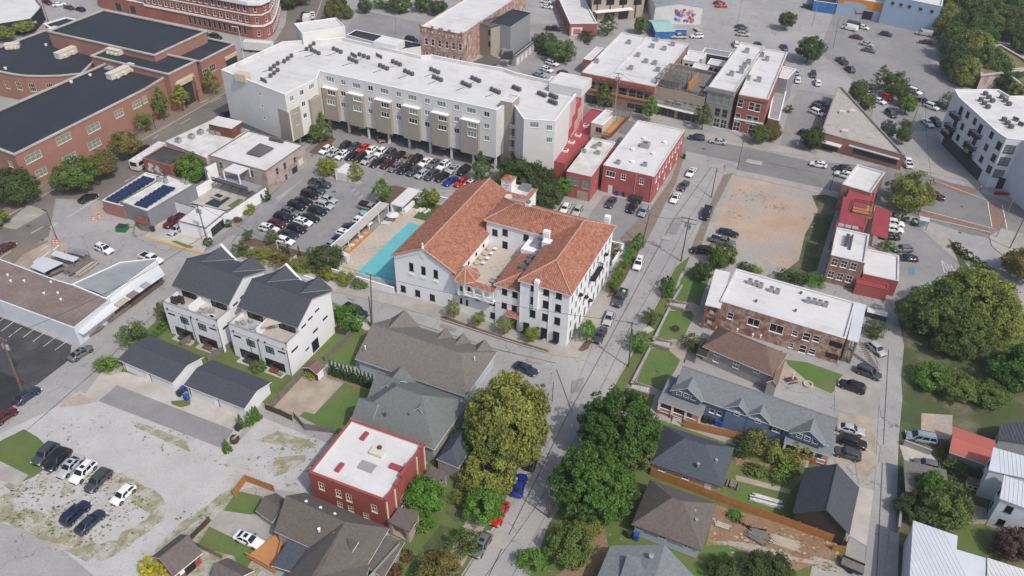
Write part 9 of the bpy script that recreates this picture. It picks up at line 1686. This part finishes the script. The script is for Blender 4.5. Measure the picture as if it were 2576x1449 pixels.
def lamp(bx,by,h,label,tx=None,m=q0_,arm=.9,az=0):
 p=g(bx,by);r=empty('street_lamp',z3(p,0),label,'lamp');b=MB();b.tube((p[0],p[1],0),(p[0],p[1],h),.09,.06,6);b.mk('post',m,r);b=MB();b.ob(p[:2]+NA([math.cos(az),math.sin(az)])*arm*.5,(math.cos(az),math.sin(az)),arm,.22,h,h+.12);b.mk('lamp_head',m,r)
lamp(*T(1,1,810,365),3.2,'white lamp post in the lower car park island beside the white box');lamp(*T(1,1,228,1105),3.4,'white lamp post in the planting bed at the car park corner');lamp(*T(0,1,578,965),7.5,'grey street lamp leaning over the avenue by the traffic barrels',m=q7_,az=2.6,arm=1.6);lamp(*T(1,0,1410,340),7,'thin lamp post in the bollard lined car park',m=q27_);lamp(*T(0,0,2460,610),11,'tall white street lamp at the apartment end of the school',m=q0_,arm=2.5,az=2.8);lamp(*T(0,0,1565,1295),4,'small dark street lamp by the school windows',m=q7_);lamp(*T(0,0,2005,1045),4,'small dark street lamp by the school entrance',m=q7_);lamp(*T(3,1,620,470),4.5,'black street lamp at the main street beside the narrow building',m=q15_);lamp(*T(1,1,765,220),6,'dark lamp post between car rows in the upper hotel car park',m=q7_);lamp(*T(3,0,1035,1165),6,'dark lamp post at the diagonal wall of the wedge building',m=q7_);lamp(*T(0,2,530,440),4,'small pole with box against the pale blue workshop wall',m=q7_,arm=.5);lamp(*T(1,0,770,1400),4,'thin dark lamp in the upper island by the apartment corner',m=q7_)
# ------------------------ small things
def bin_(x,y,m,label,s=1):
 p=g(x,y,.4)[:2];furn('wheelie_bin','bin',label,p,.05,[('body',m,[(-.3*s,-.33*s,.08,.3*s,.33*s,.95*s)]),('lid',m,[(-.34*s,-.38*s,.95*s,.34*s,.38*s,1.05*s)]),('wheels','tire',[(-.3*s,.28*s,0,.3*s,.4*s,.2)])],_t)
for x,y,i,j,m,l in((1845,1030,0,2,q42_,'blue wheelie bin between the two garages, farther'),(1808,1070,0,2,q34_,'green wheelie bin between the two garages'),(1880,1108,0,2,q42_,'blue wheelie bin between the two garages, nearer'),(2395,1415,0,2,q34_,'dark wheelie bin beside the clipped conifers'),(1945,1335,2,2,q34_,'left dark wheelie bin at the blue house'),(2000,1345,2,2,q34_,'right dark wheelie bin at the blue house'),(2060,1360,2,2,q42_,'left bright blue wheelie bin at the blue house'),(2100,1375,2,2,q42_,'right bright blue wheelie bin at the blue house'),(1180,1040,2,3,q34_,'dark wheelie bin at the lilac house'),(1250,1065,2,3,q42_,'blue wheelie bin at the lilac house'),(60,80,3,3,q42_,'blue wheelie bin under the alley end of the blue house'),(1060,500,2,1,q42_,'blue barrel at the back wall of the red building'),(1125,510,2,1,q34_,'black barrel at the back wall of the red building'),(1538,865,0,1,q34_,'dark green bin beside the lean-to shed'),(1730,135,2,1,q34_,'black litter bin on the red building corner sidewalk')):bin_(*T(i,j,x,y),m,l,1.15)
for i,j,x,y,m,l,w in((0,1,1230,850,'plastic_green','open green dumpster below the solar shop',2.2),(2,1,1245,560,q34_,'dark dumpsters behind the red building',3),(3,0,425,70,q34_,'long dark dumpster at the top beside the blue shed',6),(3,2,1090,270,q17_,'open dark trailer full of white bags behind the fourplex',4)):
 furn('dumpster','dumpster',l,g(*T(i,j,x,y),.6)[:2],0,[('body',m,[(-w/2,-.9,.15,w/2,.9,1.3)]),('lid',q34_ if m!=q17_ else q41_,[(-w/2+.05,-.85,1.3,w/2-.05,.85,1.36)]),('feet','tire',[(-w/2+.1,-.8,0,-w/2+.3,.8,.15),(w/2-.3,-.8,0,w/2-.1,.8,.15)])],_t+(.3 if w<3 else 0))
for k,(x,y)in enumerate(((935,755),(1000,735),(538,985),(570,985))):
 p=g(*T(0,1,x,y),.4)[:2];r=empty('traffic_barrel',z3(p,0),f"orange and white traffic barrel {['in front of the solar shop, nearer','in front of the solar shop, farther','left of the avenue lamp','touching the avenue lamp foot'][k]}",'traffic barrel')
 for s in range(5):b=MB();b.tube((0,0,s*.24),(0,0,s*.24+.24),.34-.03*s,.33-.03*s,10);b.mk('band','orange' if s%2==0 else q25_,r,local=True)
furn('storage_box','storage unit','white storage box in the lower car park island',g(*T(1,1,920,300),1)[:2],.1,[('box',q10_,[(-2,-2.4,0,2,2.4,2.3)]),('opening',q38_,[(-.2,1.0,2.3,1.6,2.1,2.32)])],_t)
furn('picnic_table','picnic table','wooden picnic table with closed umbrella on the tan patio',g(*T(3,2,240,925),.5)[:2],0,[('top',q33_,[(-.9,-.4,.7,.9,.4,.76)]),('benches',q33_,[(-.9,-.85,.4,.9,-.6,.45),(-.9,.6,.4,.9,.85,.45)]),('umbrella',q41_,[(-.12,-.12,.76,.12,.12,2.3)])],.3)
p=g(*T(3,2,405,970),.2);r=empty('fire_pit',z3(p,0),'round stone fire pit on the tan patio','fire pit')
for k in range(12):a=2*PI*k/12;b=MB();b.ob(p[:2]+NA([math.cos(a),math.sin(a)])*.75,(-math.sin(a),math.cos(a)),.36,.28,0,.4);b.mk('stone',q5_,r)
furn('garden_table','table','dark slatted garden table on the round patio beside the yellow house',g(*T(2,3,2225,525),.5)[:2],0,[('top',q1_,[(-.8,-.5,.7,.8,.5,.76)]),('legs',q1_,[(-.7,-.4,0,-.6,.4,.7),(.6,-.4,0,.7,.4,.7)]),('benches',q1_,[(-.8,-1.0,.38,.8,-.75,.44),(-.8,.75,.38,.8,1.0,.44)])],1.1)
lumber('stack of long white boards on the lawn beside the orange fence',g(*T(2,3,2400,660))[:2],g(*T(3,3,150,750))[:2],6,q25_,3,1.5,.05)
lumber('heap of grey branches and sticks in the brown garden, left one',g(*T(2,3,2370,1000))[:2],g(*T(2,3,2570,1120))[:2],8,q1_,3,2.2,.05);lumber('heap of pale firewood stacked beside the mesh fence in the garden',g(*T(3,3,20,1080))[:2],g(*T(3,3,310,1180))[:2],10,'wood_pale',3,1.8,.05);lumber('pile of pale offcuts on the deck behind the lilac house',g(*T(2,3,2020,910))[:2],g(*T(2,3,2200,970))[:2],4,'wood_pale',2,1.4,.1)
furn('utility_trailer','trailer','small empty mesh trailer parked on the dry verge by the alley',g(*T(3,3,845,1350),.4)[:2],0,[('bed',q1_,[(-1.6,-.9,.45,1.6,.9,.52)]),('rails',q7_,[(-1.6,-.95,.5,1.6,-.9,.95),(-1.6,.9,.5,1.6,.95,.95),(-1.6,-.9,.5,-1.55,.9,.95)]),('wheels','tire',[(-.3,-1.15,0,.3,-.97,.6),(-.3,.97,0,.3,1.15,.6)])],-.5)
furn('concrete_slab_marker','slab','white concrete slab on the kerb strip by the round street tree',g(*T(2,2,1368,425))[:2],.06,[('slab',q5_,[(-1.0,-.7,0,1.0,.7,.12)]),('edge',q8_,[(-1.05,-.75,0,1.05,.75,.05)])],_t+1.1)
p=g(*T(2,1,2140,235),2)[:2];r=empty('stop_sign',z3(p,0),'red stop sign at the mouth of the side street beside the dirt lot','sign');b=MB();b.tube((0,0,0),(0,0,2.4),.04);b.mk('post',q27_,r,local=True);b=MB();b.tube((0,-.03,2.3),(0,-.06,2.3),.38,n=8);b.mk('plate','red_bright',r,local=True);text('STOP',(p[0],p[1]-.075,2.3),.26,(PI/2,0,0),q25_,r)
for k,(x,y)in enumerate(((1185,500),(590,360))):pass
def person(x,y,z,top,leg,label,rz=0,sit=False):
 p=g(x,y,z)[:2];r=empty('person',(p[0],p[1],z),label,'person',None,rz)
 V=[(0,0,.95),(0,0,1.2),(0,0,1.42),(0,0,1.52),(0,.02,1.68),(.1,0,.9),(.12,.12,.5),(.11,-.02,.06),(-.1,0,.9),(-.12,-.14,.5),(-.11,-.22,.08),(.2,0,1.38),(.27,.03,1.1),(.24,.16,.88),(-.2,0,1.38),(-.27,-.03,1.1),(-.24,.1,.88),(.11,.12,.04),(-.11,-.08,.05)]
 E=[(0,1),(1,2),(2,3),(3,4),(0,5),(5,6),(6,7),(0,8),(8,9),(9,10),(2,11),(11,12),(12,13),(2,14),(14,15),(15,16),(7,17),(10,18)]
 Rd=[.14,.13,.14,.055,.11,.1,.07,.05,.1,.07,.05,.06,.045,.035,.06,.045,.035,.04,.04]
 b=MB();
 for a,c in E:b.tube(V[a],V[c],Rd[a],Rd[c],8,0 if(a in(1,2,11,12,14,15)and c!=3 and c not in(13,16))or(a,c)==(0,1)else(2 if c in(3,4,13,16)else 1))
 b.tube((0,.02,1.58),(0,.02,1.76),.1,.09,10,2);b.tube((0,.0,1.70),(0,.0,1.80),.11,.06,10,3)
 b.mk('body',[top,leg,'skin',q38_],r,local=True,smooth=True);return r
person(*T(3,1,2130,470),.12,q49_,q17_,'person in grey walking on the sidewalk by the apartment entrance');person(*T(0,0,2432,365),.12,q17_,'mural_blue','person in dark clothes at the rounded corner brick block',1.2);person(*T(3,0,650,160),0,'red_bright',q17_,'person near the van side of the mural wall',.4);person(*T(0,0,1290,130),.05,q38_,q17_,'person in black by the dark shop doorway at the top left',2)
# ------------------------ air
b=MB();b.box(-1510,-210,-1,1510,2610,106.5);hz=b.mk('haze','iron',kind='stuff');hm=bpy.data.materials.new('haze');hm.use_nodes=True;n=hm.node_tree.nodes;n.remove(n['Principled BSDF']);v=n.new('ShaderNodeVolumePrincipled');v.inputs['Density'].default_value=.00024;v.inputs['Color'].default_value=(.95,.96,1,1);v.inputs['Anisotropy'].default_value=.3
hm.node_tree.links.new(v.outputs[0],n['Material Output'].inputs['Volume']);hz.data.materials.clear();hz.data.materials.append(hm)
